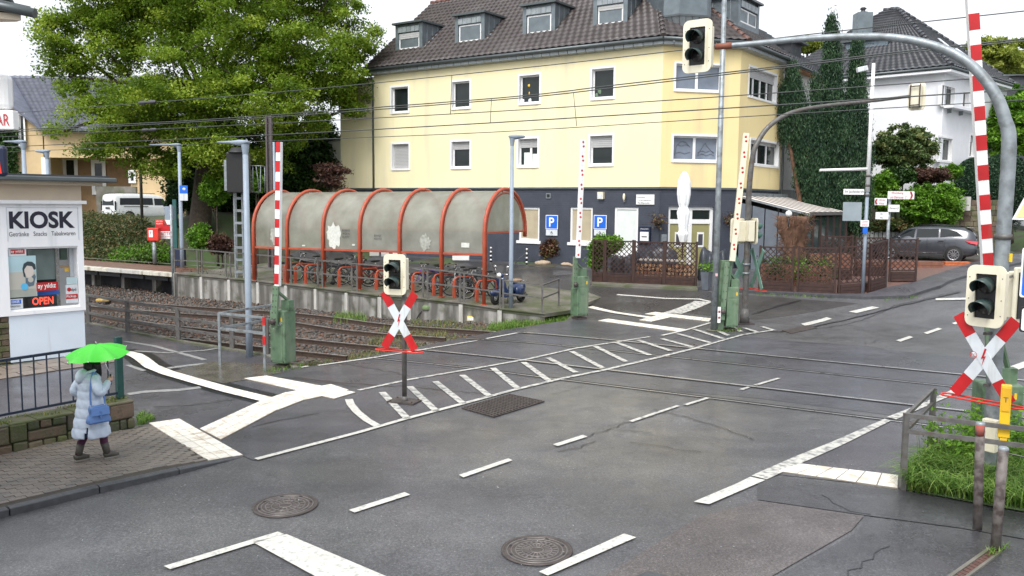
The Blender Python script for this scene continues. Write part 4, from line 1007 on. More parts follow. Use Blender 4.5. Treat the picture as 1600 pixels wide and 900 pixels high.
def panel(m,face,t0,t1,z0,z1,o0,o1):
 m.prism([face.pt(t0,z0,o0),face.pt(t1,z0,o0),face.pt(t1,z1,o0),face.pt(t0,z1,o0)],face.n*(o1-o0));return m
def window(face,t0,t1,z0,z1,parent,mull=(),shutter=0.0,surround=.09,glass=None,sill=True,fw=.06,depth=.18,blind=None,sur_mat=None):
 w=panel(MB(),face,t0,t1,z0,z1,-depth-.05,-depth)
 m=MB();o0,o1=-depth,-depth+.05
 w0,w1,y0,y1=t0,t1,z0,z1
 panel(m,face,w0,w0+fw,y0,y1,o0,o1);panel(m,face,w1-fw,w1,y0,y1,o0,o1);panel(m,face,w0+fw,w1-fw,y0,y0+fw,o0,o1);panel(m,face,w0+fw,w1-fw,y1-fw,y1,o0,o1)
 fr=m.build('window',m_wwhite,parent)
 for f_ in mull:
  tm=w0+(w1-w0)*f_;panel(MB(),face,tm-.055,tm+.055,y0+fw,y1-fw,o0-.002,o1-.004).build('mullion',m_wwhite,fr)
 panes=[w0+fw]+[w0+(w1-w0)*f_ for f_ in mull]+[w1-fw]
 for a,b in zip(panes,panes[1:]):
  pn=MB();pn.add([face.pt(a,y0+fw,o0+.012),face.pt(b,y0+fw,o0+.012),face.pt(b,y1-fw,o0+.012),face.pt(a,y1-fw,o0+.012)],[(0,1,2,3)])
  pn.build('pane',glass or m_glass,fr)
 if shutter>0:
  m=MB();zz=y1-(y1-y0)*shutter;n=max(2,int((y1-zz)/.07))
  for k in range(n):panel(m,face,w0+fw*.4,w1-fw*.4,zz+(y1-zz)*k/n,zz+(y1-zz)*(k+1)/n-.008,o1+.002,o1+.018)
  m.build('roller_shutter',m_shut,fr)
 if surround:
  m=MB();s_=surround
  panel(m,face,t0-s_,t0,z0-s_,z1+s_,-.002,.03);panel(m,face,t1,t1+s_,z0-s_,z1+s_,-.002,.03);panel(m,face,t0,t1,z1,z1+s_,-.002,.03);panel(m,face,t0,t1,z0-s_,z0,-.002,.05)
  m.build('surround',sur_mat or m_wwhite,fr)
  rv=MB();e=.006
  for q in(((t0+e,z0),(t0+e,z1)),((t1-e,z0),(t1-e,z1)),((t0,z0+e),(t1,z0+e)),((t0,z1-e),(t1,z1-e))):
   (a,za),(b,zb)=q;rv.add([face.pt(a,za,.02),face.pt(b,zb,.02),face.pt(b,zb,o0),face.pt(a,za,o0)],[(0,1,2,3)])
  rv.build('reveal',sur_mat or m_wwhite,fr)
 return fr
def tiled(name,a,b,c_,d,mat,parent,tw=.33,tl=.37,amp=.045,clip=None):
 """interlocking roof tiles as real relief on the plane a(lower left) b(lower right) c(upper right) d(upper left)"""
 a,b,c_,d=map(Vector,(a,b,c_,d));nrm=(b-a).cross(d-a).normalized();
 if nrm.z<0:nrm=-nrm
 Lh=((b-a).length+(c_-d).length)/2;Lv=((d-a).length+(c_-b).length)/2;nu=max(2,int(max((b-a).length,(c_-d).length)/tw))*5;nv=max(1,int(Lv/tl))
 us=np.linspace(0,1,nu+1);prof=np.array([0,.35,.95,.95,.35]);wave=prof[np.arange(nu+1)%5]*amp
 A_,B_,C_,D_=[np.array(x) for x in(a,b,c_,d)];nn=np.array(nrm);V=[];Q=[]
 for j in range(nv):
  for(v,h) in((j/nv,.065),((j+1)/nv,.0)):
   lo=A_[None]*(1-us[:,None])+B_[None]*us[:,None];hi=D_[None]*(1-us[:,None])+C_[None]*us[:,None]
   row=lo*(1-v)+hi*v+nn[None]*(wave+h)[:,None];V.append(row)
   # front lip
 V=np.vstack(V);n=nu+1
 for r_ in range(2*nv-1):
  i0=np.arange(nu);Q.append(np.stack([r_*n+i0,r_*n+i0+1,(r_+1)*n+i0+1,(r_+1)*n+i0],1))
 o=npmesh(name,V,np.vstack(Q),mat,parent,smooth=False)
 o['kind']='stuff'
 # closed deck below the tiles
 MB().prism([a-nrm*.02,b-nrm*.02,c_-nrm*.02,d-nrm*.02],-nrm*.12).build('roof_deck',m_gutter,parent)
 return o
 # yellow corner building
CNR=(228/1350*36,36.0);f1=Face(CNR,(-.8235,.5673));
f1.o=Vector((*CNR,0))
tL=f1.t(533);tD=f1.t(585)
f2=Face(CNR,(.973,.23));t2=f2.t(1157,120);c2=f2.pt(t2,0)
f3=Face((c2.x,c2.y),(.595,.803));t3=f3.t(1222,180)
ZB,ZF,ZE=1.0,f1.z(0,292),f1.z(0,64)
YB=thing('corner_apartment_building','pale yellow apartment building with dark brick ground floor and brown tiled mansard roof','building',(CNR[0],CNR[1],ZB))
ZL=f1.z(tL,292)
def Ht(face,xa,xb,ya,yb,yref_t=None):
 a,b=face.t(xa,(ya+yb)/2),face.t(xb,(ya+yb)/2);a,b=min(a,b),max(a,b);tm=(a+b)/2
 return[a,b,face.z(tm,yb),face.z(tm,ya)]
sillT=[];wins1=[]
top=[(612,638,137,175,0),(707,734,127,168,0),(812,843,118,161,0),(925,959,106,152,0)]
mid_=[(613,639,226,264,1.0),(706,734,222,261,.3),(810,840,216,260,.32),(922,957,211,256,.4)]
for r_ in(top,mid_):
 hs_=[Ht(f1,*q[:4]) for q in r_];za=sum(h[2] for h in hs_)/4;zb=sum(h[3] for h in hs_)/4
 for h,q in zip(hs_,r_):wins1.append(([h[0],h[1],za,zb],q[4],q[0]))
 # upper wall, long side (stepped back a little left of the downpipe)
wall_with_holes(f1,0,tD,ZF,ZE,[w[0] for w in wins1],'wall',m_yel,YB)
wall_with_holes(f1,tD+.002,tL,ZF,ZE-.25,[],'wall',m_yel,YB)
for k,(h,sh_,x) in enumerate(wins1):
 window(f1,*h,YB,mull=(.42,) if x==810 else(),shutter=sh_)
orn=[c for c in YB.children if c.name.startswith('window')]
for(x,y,r_,mt,nm,wi) in((827,133,.07,m_yellow,'yellow_ornament',2),(827,145,.03,m_yellow,'ornament_stem',2),(829,157,.11,m_wsign,'white_flowers',2),(818,157,.08,m_wsign,'white_flowers',2),(938,142,.12,m_green,'house_plant',3),(933,148,.09,m_green,'house_plant',3)):
 tt=f1.t(x,y,-.16);MB().ell(f1.pt(tt,f1.z(tt,y),-.165),(r_,.02,r_*(2.2 if 'stem' in nm else 1)),10,6).build(nm,mt,orn[wi])
for x,y0,y1,wi in((822,238,259,6),(835,240,259,6)):
 h=Ht(f1,x-6,x+5,y0,y1);panel(MB(),f1,h[0],h[1],h[2],h[3],-.167,-.160).build('net_curtain',m_curtain,orn[wi])
w2=[Ht(f2,1056,1128,101,141),Ht(f2,1052,1124,213,251)]
wall_with_holes(f2,0,t2,ZF,ZE,w2,'wall',m_yel2,YB)
window(f2,*w2[0],YB,mull=(.48,),glass=m_glass_b);wf=window(f2,*w2[1],YB,mull=(.48,),glass=m_glass_b)
# line-drawing pictures behind the two lower panes (mountain and waves)
tA,tB,zA,zB=w2[1];md=MB()
def pl2(u,v,out=-.158):return f2.pt(tA+(tB-tA)*u,zA+(zB-zA)*v,out)
for pts in([(.56,.25),(.64,.5),(.72,.75),(.76,.62),(.82,.5),(.92,.3)],[(.55,.2),(.65,.3),(.75,.22),(.85,.3),(.94,.2)],[(.56,.35),(.66,.42),(.74,.36),(.84,.44),(.93,.36)],[(.06,.2),(.1,.6),(.2,.8),(.3,.75),(.4,.55)],[(.08,.3),(.18,.35),(.28,.28),(.4,.36)],[(.12,.65),(.2,.6),(.3,.66),(.38,.6)]):
 for a,b in zip(pts,pts[1:]):md.bar(pl2(*a),pl2(*b),.018,.006)
md.build('picture_lines',m_inkb,wf)
w3=[Ht(f3,1170,1213,112,155),Ht(f3,1172,1216,222,258)]
for w_ in w3:w_[1]=min(w_[1],t3-.3)
wall_with_holes(f3,0,t3,ZF,ZE,w3,'wall',m_yel2,YB)
window(f3,*w3[0],YB,mull=(.25,.5,.75),shutter=.33);window(f3,*w3[1],YB,mull=(.33,.66),shutter=.15)
# ground floor
gw=[Ht(f1,810,842,324,376),Ht(f1,890,925,324,379),Ht(f1,959,996,324,398)]
for w_ in gw[:2]:w_[2]=gw[0][2]
gd=Ht(f2,1044,1115,323,425)
gd[1]=f2.t(1115,370)
OB=-.04
def shiftface(f,o):q=Face((f.o.x,f.o.y),(f.d.x,f.d.y));q.n=f.n;q.o=f.o+f.n*o;return q
b1,b2f,b3=shiftface(f1,OB),shiftface(f2,OB),shiftface(f3,OB)
wall_with_holes(b1,-.02,tL,ZB-.6,ZF-.06,gw,'brick_wall',m_brickd,YB)
wall_with_holes(b2f,0,t2,ZB-.6,ZF-.06,[gd],'brick_wall',m_brickd,YB)
wall_with_holes(b3,0,t3,ZB-.6,ZF-.06,[],'brick_wall',m_brickd,YB)
# brick courses in relief (fine, joined)
m=MB();zc=ZB+.2
while zc<ZF-.15:
 for fc,t0_,t1_,hl in((b1,0,tL,gw),(b2f,0,t2,[gd]),(b3,0,t3,[])):
  segs=[(t0_,t1_)]
  for h in hl:
   if h[2]-.12<zc<h[3]+.05:segs=[s2 for(a,b) in segs for s2 in([(a,min(b,h[0]-.05)),(max(a,h[1]+.05),b)] if a<h[1] and b>h[0] else[(a,b)]) if s2[1]-s2[0]>.05]
  for a,b in segs:panel(m,fc,a,b,zc,zc+.075,0,.008)
 zc+=.095
tag(m.build('brick_courses',m_brickd,YB),kind='stuff')
for fc,t1_ in((f1,tL),(f2,t2),(f3,t3)):
 panel(MB(),fc,-.03,t1_+.0,ZF-.08,ZF+.0,-.05,.05).build('string_course',m_gutter,YB)
for h,g_ in zip(gw,(m_blind,m_blind,m_curtain)):window(b1,*h,YB,glass=g_,surround=0,depth=.09,fw=.09);panel(MB(),b1,h[0]-.1,h[1]+.1,h[2]-.13,h[2],-.1,.06).build('window_sill',m_wwhite,YB)
# double door with transom
d0,d1,dz0,dz1=gd;dr_=panel(MB(),b2f,d0,d1,dz0,dz1,-.2,-.16).build('door',m_wwhite,YB)
wd=d1-d0;m=MB()
for a,b,z0,z1 in((0,.06,0,1),(.94,1,0,1),(.46,.54,0,1),(0,1,.95,1),(0,1,.74,.80)):panel(m,b2f,d0+wd*a+(.001 if a else 0),d0+wd*b,dz0+(dz1-dz0)*z0,dz0+(dz1-dz0)*z1,-.16,-.09-.003*(z0==0))
m.build('door_frame',m_wwhite,dr_)
m_olive=M('door_panel_olive',(.30,.28,.12),rough=.5,var=.08)
for a,b in((.07,.44),(.56,.93)):
 panel(MB(),b2f,d0+wd*a,d0+wd*b,dz0+.02,dz0+(dz1-dz0)*.735,-.158,-.13).build('door_leaf',m_olive,dr_)
 panel(MB(),b2f,d0+wd*a,d0+wd*b,dz0+(dz1-dz0)*.81,dz0+(dz1-dz0)*.945,-.158,-.14).build('transom_pane',m_glass,dr_)
 c_=(a+b)/2;panel(MB(),b2f,d0+wd*(c_-.075),d0+wd*(c_+.075),dz0+(dz1-dz0)*.38,dz0+(dz1-dz0)*.61,-.13,-.118).build('notice_frame',m_wwhite,dr_)
 panel(MB(),b2f,d0+wd*(c_-.05),d0+wd*(c_+.05),dz0+(dz1-dz0)*.41,dz0+(dz1-dz0)*.58,-.118,-.112).build('notice',m_inkb,dr_)
 panel(MB(),b2f,d0+wd*(.475 if a<.5 else.515),d0+wd*(.485 if a<.5 else.525),dz0+(dz1-dz0)*.3,dz0+(dz1-dz0)*.45,-.09,-.04).build('door_handle',m_chrome,dr_)
def wallthing(face,x0,x1,y0,y1,name,label,cat,mat,out=.05,pmat=None,thick=.03):
 h=Ht(face,x0,x1,y0,y1);t=thing(name,label,cat,face.pt((h[0]+h[1])/2,h[2],out));panel(MB(),face,*h,0.002,out).build('board',mat,t);return t,h
for x0,x1,lab in((854,873,'blue square parking sign with wheelchair plate, left of the two on the dark brick wall'),(929,949,'blue square parking sign between the two ground floor windows, its plate half behind the hedge')):
 h=Ht(b1,x0,x1,336,358);t=thing('parking_sign',lab,'parking sign',b1.pt((h[0]+h[1])/2,h[2],.08));rr=-b1.d
 panel(MB(),b1,h[0],h[1],h[2],h[3],.06,.075).build('white_border',m_wwhite,t,bevel=.0);panel(MB(),b1,h[0]+.03,h[1]-.03,h[2]+.03,h[3]-.03,.076,.08).build('blue_face',m_blue,t)
 text('letter_p','P',m_wwhite,t,b1.pt((h[0]+h[1])/2,(h[2]+h[3])/2,.083),rr,(0,0,1),height=(h[3]-h[2])*.66,bold=.02)
 hz=h[2]-.02;ht_=(h[3]-h[2])*.42
 panel(MB(),b1,h[0]+.02,h[1]-.02,hz-ht_,hz,.06,.075).build('plate',m_wsign,t)
 tc_=(h[0]+h[1])/2;m=MB();s_=ht_*.3
 def pp(u,v):return b1.pt(tc_-u*s_,hz-ht_/2+v*s_,.078)
 for a,b in(((-.15,.9),(-.1,.2)),((-.1,.2),(.45,.2)),((.45,.2),(.7,-.5)),((-.1,.5),(.3,.5))):m.bar(pp(*a),pp(*b),.035,.004)
 pts=[pp(-.05+.62*math.cos(a),-.25+.6*math.sin(a)) for a in[R(q) for q in range(100,380,25)]]
 for a,b in zip(pts,pts[1:]):m.bar(a,b,.03,.004)
 m.build('wheelchair_symbol',m_ink,t)
t,h=wallthing(b1,995,1023,304,319.5,'house_sign','white information board with two lines of text above the menu case','sign',m_wwhite,.06)
for k,s_ in enumerate(('Gaststätte','zu den Weinbergen','Familienstube  ~')):text('sign_text',s_,m_inkb,t,b1.pt((h[0]+h[1])/2+(.18 if k==0 else 0),h[3]-(.14,.3,.42)[k]*(h[3]-h[2])/.5,.064),-b1.d,(0,0,1),width=(h[1]-h[0])*(.42,.72,.8)[k])
t,h=wallthing(b1,1000,1017.5,354,380,'menu_case','navy blue menu display case with white sheet on the dark wall','menu case',m_dkblue,.12)
m=panel(MB(),b1,h[0]+.06,h[1]-.06,h[2]+.1,h[3]-.22,.12,.125).build('menu_sheet',m_wwhite,t);panel(MB(),b1,h[0]+.14,h[1]-.14,h[2]+.25,h[3]-.4,.126,.13).build('picture',m_inkb,t)
text('sign_text','SPEISEKARTE',m_wwhite,t,b1.pt((h[0]+h[1])/2,h[3]-.1,.123),-b1.d,(0,0,1),width=(h[1]-h[0])*.7)
t,h=wallthing(b1,1031.5,1040,366,378,'mailbox','small grey letter box left of the white double door','letter box',m_galv,.12) if False else wallthing(b2f,1032,1040,366,379,'mailbox','small grey letter box left of the white double door','letter box',m_galv,.12)
t,h=wallthing(b1,854,861,302,310,'wall_vent','small square ventilation grille high on the dark brick wall','vent',m_galv,.05);panel(MB(),b1,h[0]+.04,h[1]-.04,h[2]+.04,h[3]-.04,.05,.055).build('opening',m_black,t)
t,h=wallthing(b1,936,945,300,311,'floodlight','pale rectangular floodlight on the wall above the right parking sign','floodlight',m_cream,.16);panel(MB(),b1,h[0]+.03,h[1]-.03,h[2]+.02,h[2]+.2,.16,.165).build('lens',m_wsign,t)
h=Ht(b1,973,977,302,314);t=thing('wall_lamp','small cream glass wall lamp between floodlight and white board','lamp',b1.pt(h[0],h[2],.1));MB().ell(b1.pt(h[0],(h[2]+h[3])/2,.12),(.06,.06,.16)).build('glass',m_cream,t);panel(MB(),b1,h[0]-.03,h[0]+.03,h[2]-.05,h[2]+.03,0,.1).build('bracket',m_galv,t)
for x,y,f_,lab in((1031,347,b1,'left of the white door'),(1137,344,b2f,'right of the white door')):
 tt=f_.t(x,y);p=f_.pt(tt,f_.z(tt,y),.2);t=thing('hanging_basket','round hanging flower basket on the dark wall '+lab,'hanging basket',p)
 MB().ell(p,(.17,.17,.12)).build('basket',m_bark,t);MB().tube([p+Vector((0,0,.1)),p+Vector((0,0,.35)),p+Vector((0,0,.35))-f_.n*.2],.01,5).build('hook',m_inkb,t)
 # downpipes
m=MB().tube([f1.pt(tD,ZF-3.5,.07),f1.pt(tD,ZE-.4,.07),f1.pt(tD,ZE-.1,.35)],.05,8);m.build('downpipe',m_gutter,YB)
tp=f3.t(1224,250);MB().tube([f3.pt(t3+.06,ZB,.1),f3.pt(t3+.06,ZE-.6,.1),f3.pt(t3+.0,ZE-.3,.3),f3.pt(t3-.1,ZE-.05,.45)],.055,8).build('downpipe',m_gutter,YB)
# eaves: gutters, soffit boards
OE=.38
def cornerpt(fa,ta,fb,tb,out,z):
 o1,o2=fa.pt(ta,0,out),fb.pt(tb,0,out);det=fa.d.x*(-fb.d.y)+fb.d.x*fa.d.y;w_=o2-o1
 u=(w_.x*(-fb.d.y)+fb.d.x*w_.y)/det;q=o1+fa.d*u;return Vector((q.x,q.y,z))
for zz,r_,nm in((ZE+.05,.085,'gutter'),):
 P0=f1.pt(tD+.4,zz,OE);P1=cornerpt(f1,0,f2,0,OE,zz);P2=cornerpt(f2,t2,f3,0,OE,zz);P3=f3.pt(t3,zz,OE)
 MB().tube([P0,P1],r_,8).build(nm,m_gutter,YB);MB().tube([P1,P2],r_,8).build(nm,m_gutter,YB);MB().tube([P2,P3],r_,8).build(nm,m_gutter,YB)
m=MB()
Q0,Q1,Q2,Q3=f1.pt(tD+.4,ZE,0),Vector((*CNR,ZE)),f2.pt(t2,ZE,0),f3.pt(t3,ZE,0)
dn=Vector((0,0,-.14))
for a,b,c_,d in((P0,P1,Q1,Q0),(P1,P2,Q2,Q1),(P2,P3,Q3,Q2)):
 L=(b-a).length;n=max(1,int(L/.45))
 for i in range(n):
  p,q=a.lerp(b,(i+.03)/n),a.lerp(b,(i+.97)/n);p2_,q2_=d.lerp(c_,(i+.03)/n),d.lerp(c_,(i+.97)/n);off_=Vector((0,0,-.06));p,q=p.lerp(p2_,.2),q.lerp(q2_,.2)
  m.prism([p+off_,q+off_,q2_+off_,p2_+off_],dn)
m.build('eaves_boards',m_zinc_l,YB)
# roof
RD,RH=5.2,4.35
def up(face,t,s):
 return face.pt(t,ZE+.1+RH*s*1.0,OE-(RD+OE)*s)
AA,BB=up(f1,tD+.5,0),cornerpt(f1,0,f2,0,OE,ZE+.1)
# hip towards the corner: apex above the turret
AP=f2.pt(t2/2,ZE+.1+RH,-RD-.2)
CC=AP;DD=up(f1,tD+.5,1)
tiled('tile_field',AA,BB,CC,DD,m_tile,YB)
BB2=cornerpt(f2,t2,f3,0,OE,ZE+.1)
def tri(name,a,b,c_,mat,parent):
 return tiled(name,a,b,c_+(b-a).normalized()*.05,c_-(b-a).normalized()*.05,mat,parent)
tri('tile_field',BB,BB2,AP,m_tile,YB)
E3=f3.pt(t3+.1,ZE+.1,OE);R3=f3.pt(t3+.1,ZE+.1+RH,-RD)
tiled('tile_field',BB2,E3,R3,AP,m_tile,YB)
bk0=f1.pt(tD+.5,ZE+.1,-2*RD-OE);bk1=f3.pt(t3+.1,ZE+.1,-2*RD-OE)
MB().prism([DD,CC,f1.pt(4,ZE+.1,-2*RD-OE),bk0],(0,0,-.1)).build('rear_roof',m_tile,YB)
# gable and rear walls, closed volume
MB().add([f1.pt(tL-.001,ZB-.6,-.3),f1.pt(tL-.001,ZB-.6,-2*RD),f1.pt(tL-.001,ZE-.3,-2*RD),f1.pt(tL-.001,ZE-.3,-.3)],[(0,1,2,3)]).build('side_wall',m_yel,YB)
MB().add([f1.pt(tL,ZE-.26,.15),f1.pt(tD+.5,ZE-.26,.15),f1.pt(tD+.5,ZE+.4,-2*RD),f1.pt(tL,ZE-.1,-2*RD)],[(0,1,2,3)]).build('annex_roof',m_gutter,YB)
MB().add([AA-Vector((0,0,.2)),DD,bk0-Vector((0,0,.2))],[(0,1,2)]).build('gable',m_brickd,YB)
def ridge(a,b,n=None,r=.12,mat=m_tile):
 L=(b-a).length;n=n or max(1,int(L/.38));m=MB()
 for i in range(n):
  p,q=a.lerp(b,i/n),a.lerp(b,(i+.96)/n);m.tube([p+Vector((0,0,.04)),q+Vector((0,0,.02))],[r*1.08,r*.95],8)
 o=m.build('ridge_tiles',mat,YB);o['kind']='stuff';return o
ridge(DD,CC,mat=M('ridge_red_brown',(.14,.06,.045),rough=.5));ridge(BB,AP);ridge(BB2,AP,mat=M('hip_red_brown',(.13,.065,.05),rough=.5));ridge(AP,R3)
# dormers on the long side
def dormer(face,t0,t1,sdep,zb,zt,parent,glass=None,shutter=0.0,mull=(),back=3.4):
 """zinc-clad flat dormer whose front stands sdep behind the wall plane"""
 d=panel(MB(),face,t0,t1,zb,zt,-back,-sdep).build('dormer',m_zinc,parent)
 fw=.16;m=MB();o=-sdep
 panel(m,face,t0-.04,t0+fw,zb-.05,zt,o,o+.06);panel(m,face,t1-fw,t1+.04,zb-.05,zt,o,o+.06);panel(m,face,t0+fw,t1-fw,zb-.05,zb+.16,o,o+.06);panel(m,face,t0+fw,t1-fw,zt-.42,zt-.12,o,o+.07)
 m.build('front_cladding',m_zinc,d)
 m=MB();n=5
 for k in range(n):panel(m,face,t0+fw+(t1-t0-2*fw)*(k+.04)/n,t0+fw+(t1-t0-2*fw)*(k+.96)/n,zt-.40,zt-.14,o+.071,o+.085)
 m.build('fascia_panel',m_zinc_l,d)
 panel(MB(),face,t0-.15,t1+.15,zt,zt+.09,-back-.05,o+.22).build('dormer_roof',m_gutter,d)
 m=MB()
 for tt in(t0-.012,t1+.012):
  k=.35
  while k<back-sdep:m.obox(face.pt(tt,(zb+zt)/2,-sdep-k),face.d*.012,face.n*.012,(0,0,(zt-zb)/2));k+=.42
 m.build('standing_seams',m_zinc_l,d)
 q=Face((face.o.x,face.o.y),(face.d.x,face.d.y));q.n=face.n;q.o=face.o+face.n*(o+.14)
 window(q,t0+fw+.03,t1-fw-.03,zb+.19,zt-.45,d,mull=mull,shutter=shutter,surround=0,glass=glass)
 # sloping lead flashing
 for tt,sg_ in((t0,-1),(t1,1)):
  MB().bar(face.pt(tt+.07*sg_,ZE+.1+RH*(sdep+OE)/(RD+OE)+.06,-sdep),face.pt(tt+.07*sg_,ZE+.1+RH*(back+OE)/(RD+OE)+.03,-back),.16,.02,up=face.d.cross(Vector((0,0,1)))).build('flashing',m_zinc_l,d)
 return d
dz=[]
for(x0,x1,y0,y1,sh_,gm) in((620,660,32,82,.35,None),(713,757,22,70,0,None),(819,867,9,58,.0,m_wsign),(929,980,-2,45,.25,None)):
 q=shiftface(f1,-.9);q.n=f1.n;h=Ht(q,x0,x1,y0,y1);dz.append((h,sh_,gm))
zb=sum(h[0][2] for h in dz)/4;zt=sum(h[0][3] for h in dz)/4
for h,sh_,gm in dz:dormer(f1,h[0],h[1],.9,zb,zt,YB,shutter=sh_,glass=gm)
# corner turret (three-sided bay in the roof)
TU=thing('tmp',None,None,(0,0,0));bpy.data.objects.remove(TU)
c0=cornerpt(f1,0,f2,0,-.25,0);c1=cornerpt(f2,t2,f3,0,-.25,0)
zt0=f2.z(t2*.4,24,-.25)
ft=Face((c0.x,c0.y),(f2.d.x,f2.d.y));ft.n=f2.n
tA_,tB_=ft.t(1046,20),ft.t(1121,20)
pl_=[ft.pt(tA_,0,-.6),ft.pt(tA_+.45,0,-.05),ft.pt(tB_-.45,0,-.05),ft.pt(tB_,0,-.6),ft.pt(tB_,0,-4),ft.pt(tA_,0,-4)]
ztu=zt0+2.0
m=MB().prism([p+Vector((0,0,zt0-.0)) for p in pl_],(0,0,2.0));tu=m.build('turret',m_zinc,YB,fix=True)
cen=ft.pt((tA_+tB_)/2,0,-.9);m=MB()
for a,b in zip(pl_[:3],pl_[1:4]):
 n=4 if(b-a).length>1 else 2
 for k in range(n):
  p,q=a.lerp(b,(k+.03)/n),a.lerp(b,(k+.97)/n);lo=.42
  m.add([p+Vector((0,0,zt0)),q+Vector((0,0,zt0)),q.lerp(cen,lo)+Vector((0,0,zt0-.85)),p.lerp(cen,lo)+Vector((0,0,zt0-.85))],[(0,3,2,1)])
m.build('turret_skirt',m_zinc_l,tu)
MB().prism([p+(p-cen)*.02+Vector((0,0,zt0-.03)) for p in pl_],(0,0,.08)).build('turret_sill',m_gutter,tu)
def tface(a,b):f_=Face((a.x,a.y),((b-a).x,(b-a).y));f_.o=Vector((a.x,a.y,0));return f_,(b-a).length
for(a,b),parts in(((pl_[0],pl_[1]),[(.14,.9)]),((pl_[1],pl_[2]),[(.06,.42),(.52,.92)]),((pl_[2],pl_[3]),[(.12,.86)])):
 f_,L=tface(a,b);
 if f_.n.dot(cen-a)>0:f_.n=-f_.n
 f_.o=f_.o+f_.n*.12
 for u0,u1 in parts:window(f_,u0*L,u1*L,zt0+.1,zt0+1.6,tu,surround=0,fw=.09,glass=m_glass_b)
MB().prism([p+(p-cen)*.08+Vector((0,0,zt0+2.0)) for p in pl_],(0,0,.12)).build('turret_roof',m_gutter,tu)
# dormer on the right face
q=shiftface(f3,-.9);h=Ht(q,1153,1184,2,46);
dormer(f3,h[0],h[1],.9,h[2],h[3],YB,mull=(.5,),back=4.0)
MB().obox(f3.pt(t3-.4,ZE+2.6,-2.2),f3.d*.35,f3.n*.5,(0,0,1.6)).build('chimney',m_tile_d,YB)
# lower bay on the left end (white glazed veranda)
h=Ht(f1,497,530,222,290);vf=shiftface(f1,-1.2);v0,v1=vf.t(496,250),vf.t(531,250);zv0,zv1=vf.z(v0,300),vf.z(v0,221)
vr=panel(MB(),vf,min(v0,v1),max(v0,v1),zv0,zv1,-2.5,-.1).build('veranda',m_wwhite,YB)
lo,hi=min(v0,v1),max(v0,v1)
for k in range(3):window(shiftface(vf,.02),lo+(hi-lo)*k/3+.05,lo+(hi-lo)*(k+1)/3-.05,zv0+1.0,zv1-.25,vr,surround=0,glass=m_wsign if k==3 else None)
panel(MB(),vf,lo-.1,hi+.1,zv1,zv1+.1,-2.6,.1).build('veranda_roof',m_gutter,vr)
panel(MB(),vf,lo,hi,zv0-3.5,zv0+.6,-2.4,.0).build('veranda_wall',m_yel,vr)
# grey rendered neighbour wing to the right
gE=f3.pt(t3,0);f4=Face((gE.x,gE.y),(.595,.803));f4.n=f3.n;f4.o=gE-f3.n*.15;
GW=thing('grey_neighbour_house','narrow light grey rendered house joined to the right of the yellow building behind the conifers','building',f4.pt(0,ZB))
t4=f4.t(1300,200);ZG=f4.z(.2,104)
wg=Ht(f4,1238,1250,247,275)
wall_with_holes(f4,.02,t4,ZB-.5,ZG,[wg],'wall',m_grey_r,GW);window(f4,*wg,GW,surround=.05)
panel(MB(),f4,.02,t4,ZG-.02,ZG+.12,0,.35).build('orange_fascia',M('orange_fascia',(.45,.17,.05),rough=.6),GW)
panel(MB(),f4,.02,t4,ZB-.4,f4.z(.4,296),.002,.03).build('plinth',M('plinth_grey',(.22,.23,.23),rough=.8),GW)
tiled('tile_field',f4.pt(0,ZG+.15,.4),f4.pt(t4+.1,ZG+.15,.4),f4.pt(t4+.1,ZG+3.4,-4.2),f4.pt(0,ZG+3.4,-4.2),m_tile_d,GW)
MB().tube([f4.pt(0,ZG+.12,.45),f4.pt(t4+.1,ZG+.12,.45)],.07,8).build('gutter',m_gutter,GW)
MB().add([f4.pt(t4,ZB,0),f4.pt(t4,ZB,-8.5),f4.pt(t4,ZG+.1,-8.5),f4.pt(t4,ZG+3.3,-4.2),f4.pt(t4,ZG+.1,0)],[(0,1,2,3,4)]).build('gable_wall',m_grey_r,GW)
q=shiftface(f4,-1.0);q.n=f4.n;h=Ht(q,1236,1252,68,92);ds=panel(MB(),f4,h[0],h[1],h[2]-.4,h[3],-3.2,-1.0).build('dormer',m_tile_d,GW)
window(shiftface(f4,-.88),h[0]+.15,h[1]-.15,h[2]+.1,h[3]-.25,ds,surround=0);panel(MB(),f4,h[0]-.2,h[1]+.2,h[3],h[3]+.12,-3.4,-.7).build('dormer_roof',m_gutter,ds)
m=MB().bar(f4.pt(.6,ZG+1.5,-1.5),f4.pt(.6,ZG+2.0,-2.4),.7,.05,up=f4.n).build('skylight',m_wsign,GW)
# white house on the right
WH_=thing('white_house','large white rendered house with black tiled hipped roof up on the slope','house',(22.3,45.6,6.0))
fl=Face((22.3,45.6),(-.73,.684));fr=Face((22.3,45.6),(.729,.685));LW=9.5
zeH=fl.z(0,106)
ww=[Ht(fr,1471,1491,135.5,167),Ht(fr,1504,1513,144,167),Ht(fr,1464.5,1487,216,251),Ht(fr,1515,1523,212,245)]
wall_with_holes(fl,0,LW,3.0,zeH,[],'wall',m_house_w,WH_,thick=.35);wall_with_holes(fr,0,LW,3.0,zeH,ww,'wall',m_house_w,WH_,thick=.35)
window(fr,*ww[0],WH_,mull=(.5,),surround=.05);window(fr,*ww[1],WH_,surround=.05);window(fr,*ww[2],WH_,mull=(.5,),surround=.1);window(fr,*ww[3],WH_,surround=.05,shutter=.3)
m=MB()
for k in range(4):panel(m,fr,ww[0][0]+.2+k*.3,ww[0][0]+.23+k*.3,ww[0][2],ww[0][3],-.03,0)
m.build('window_bars',m_inkb,WH_)
hh=Ht(fr,1455,1520,167.5,172);panel(MB(),fr,max(.02,hh[0]),hh[1]+.4,hh[2],hh[3],.0,.5).build('balcony_ledge',m_house_w,WH_)
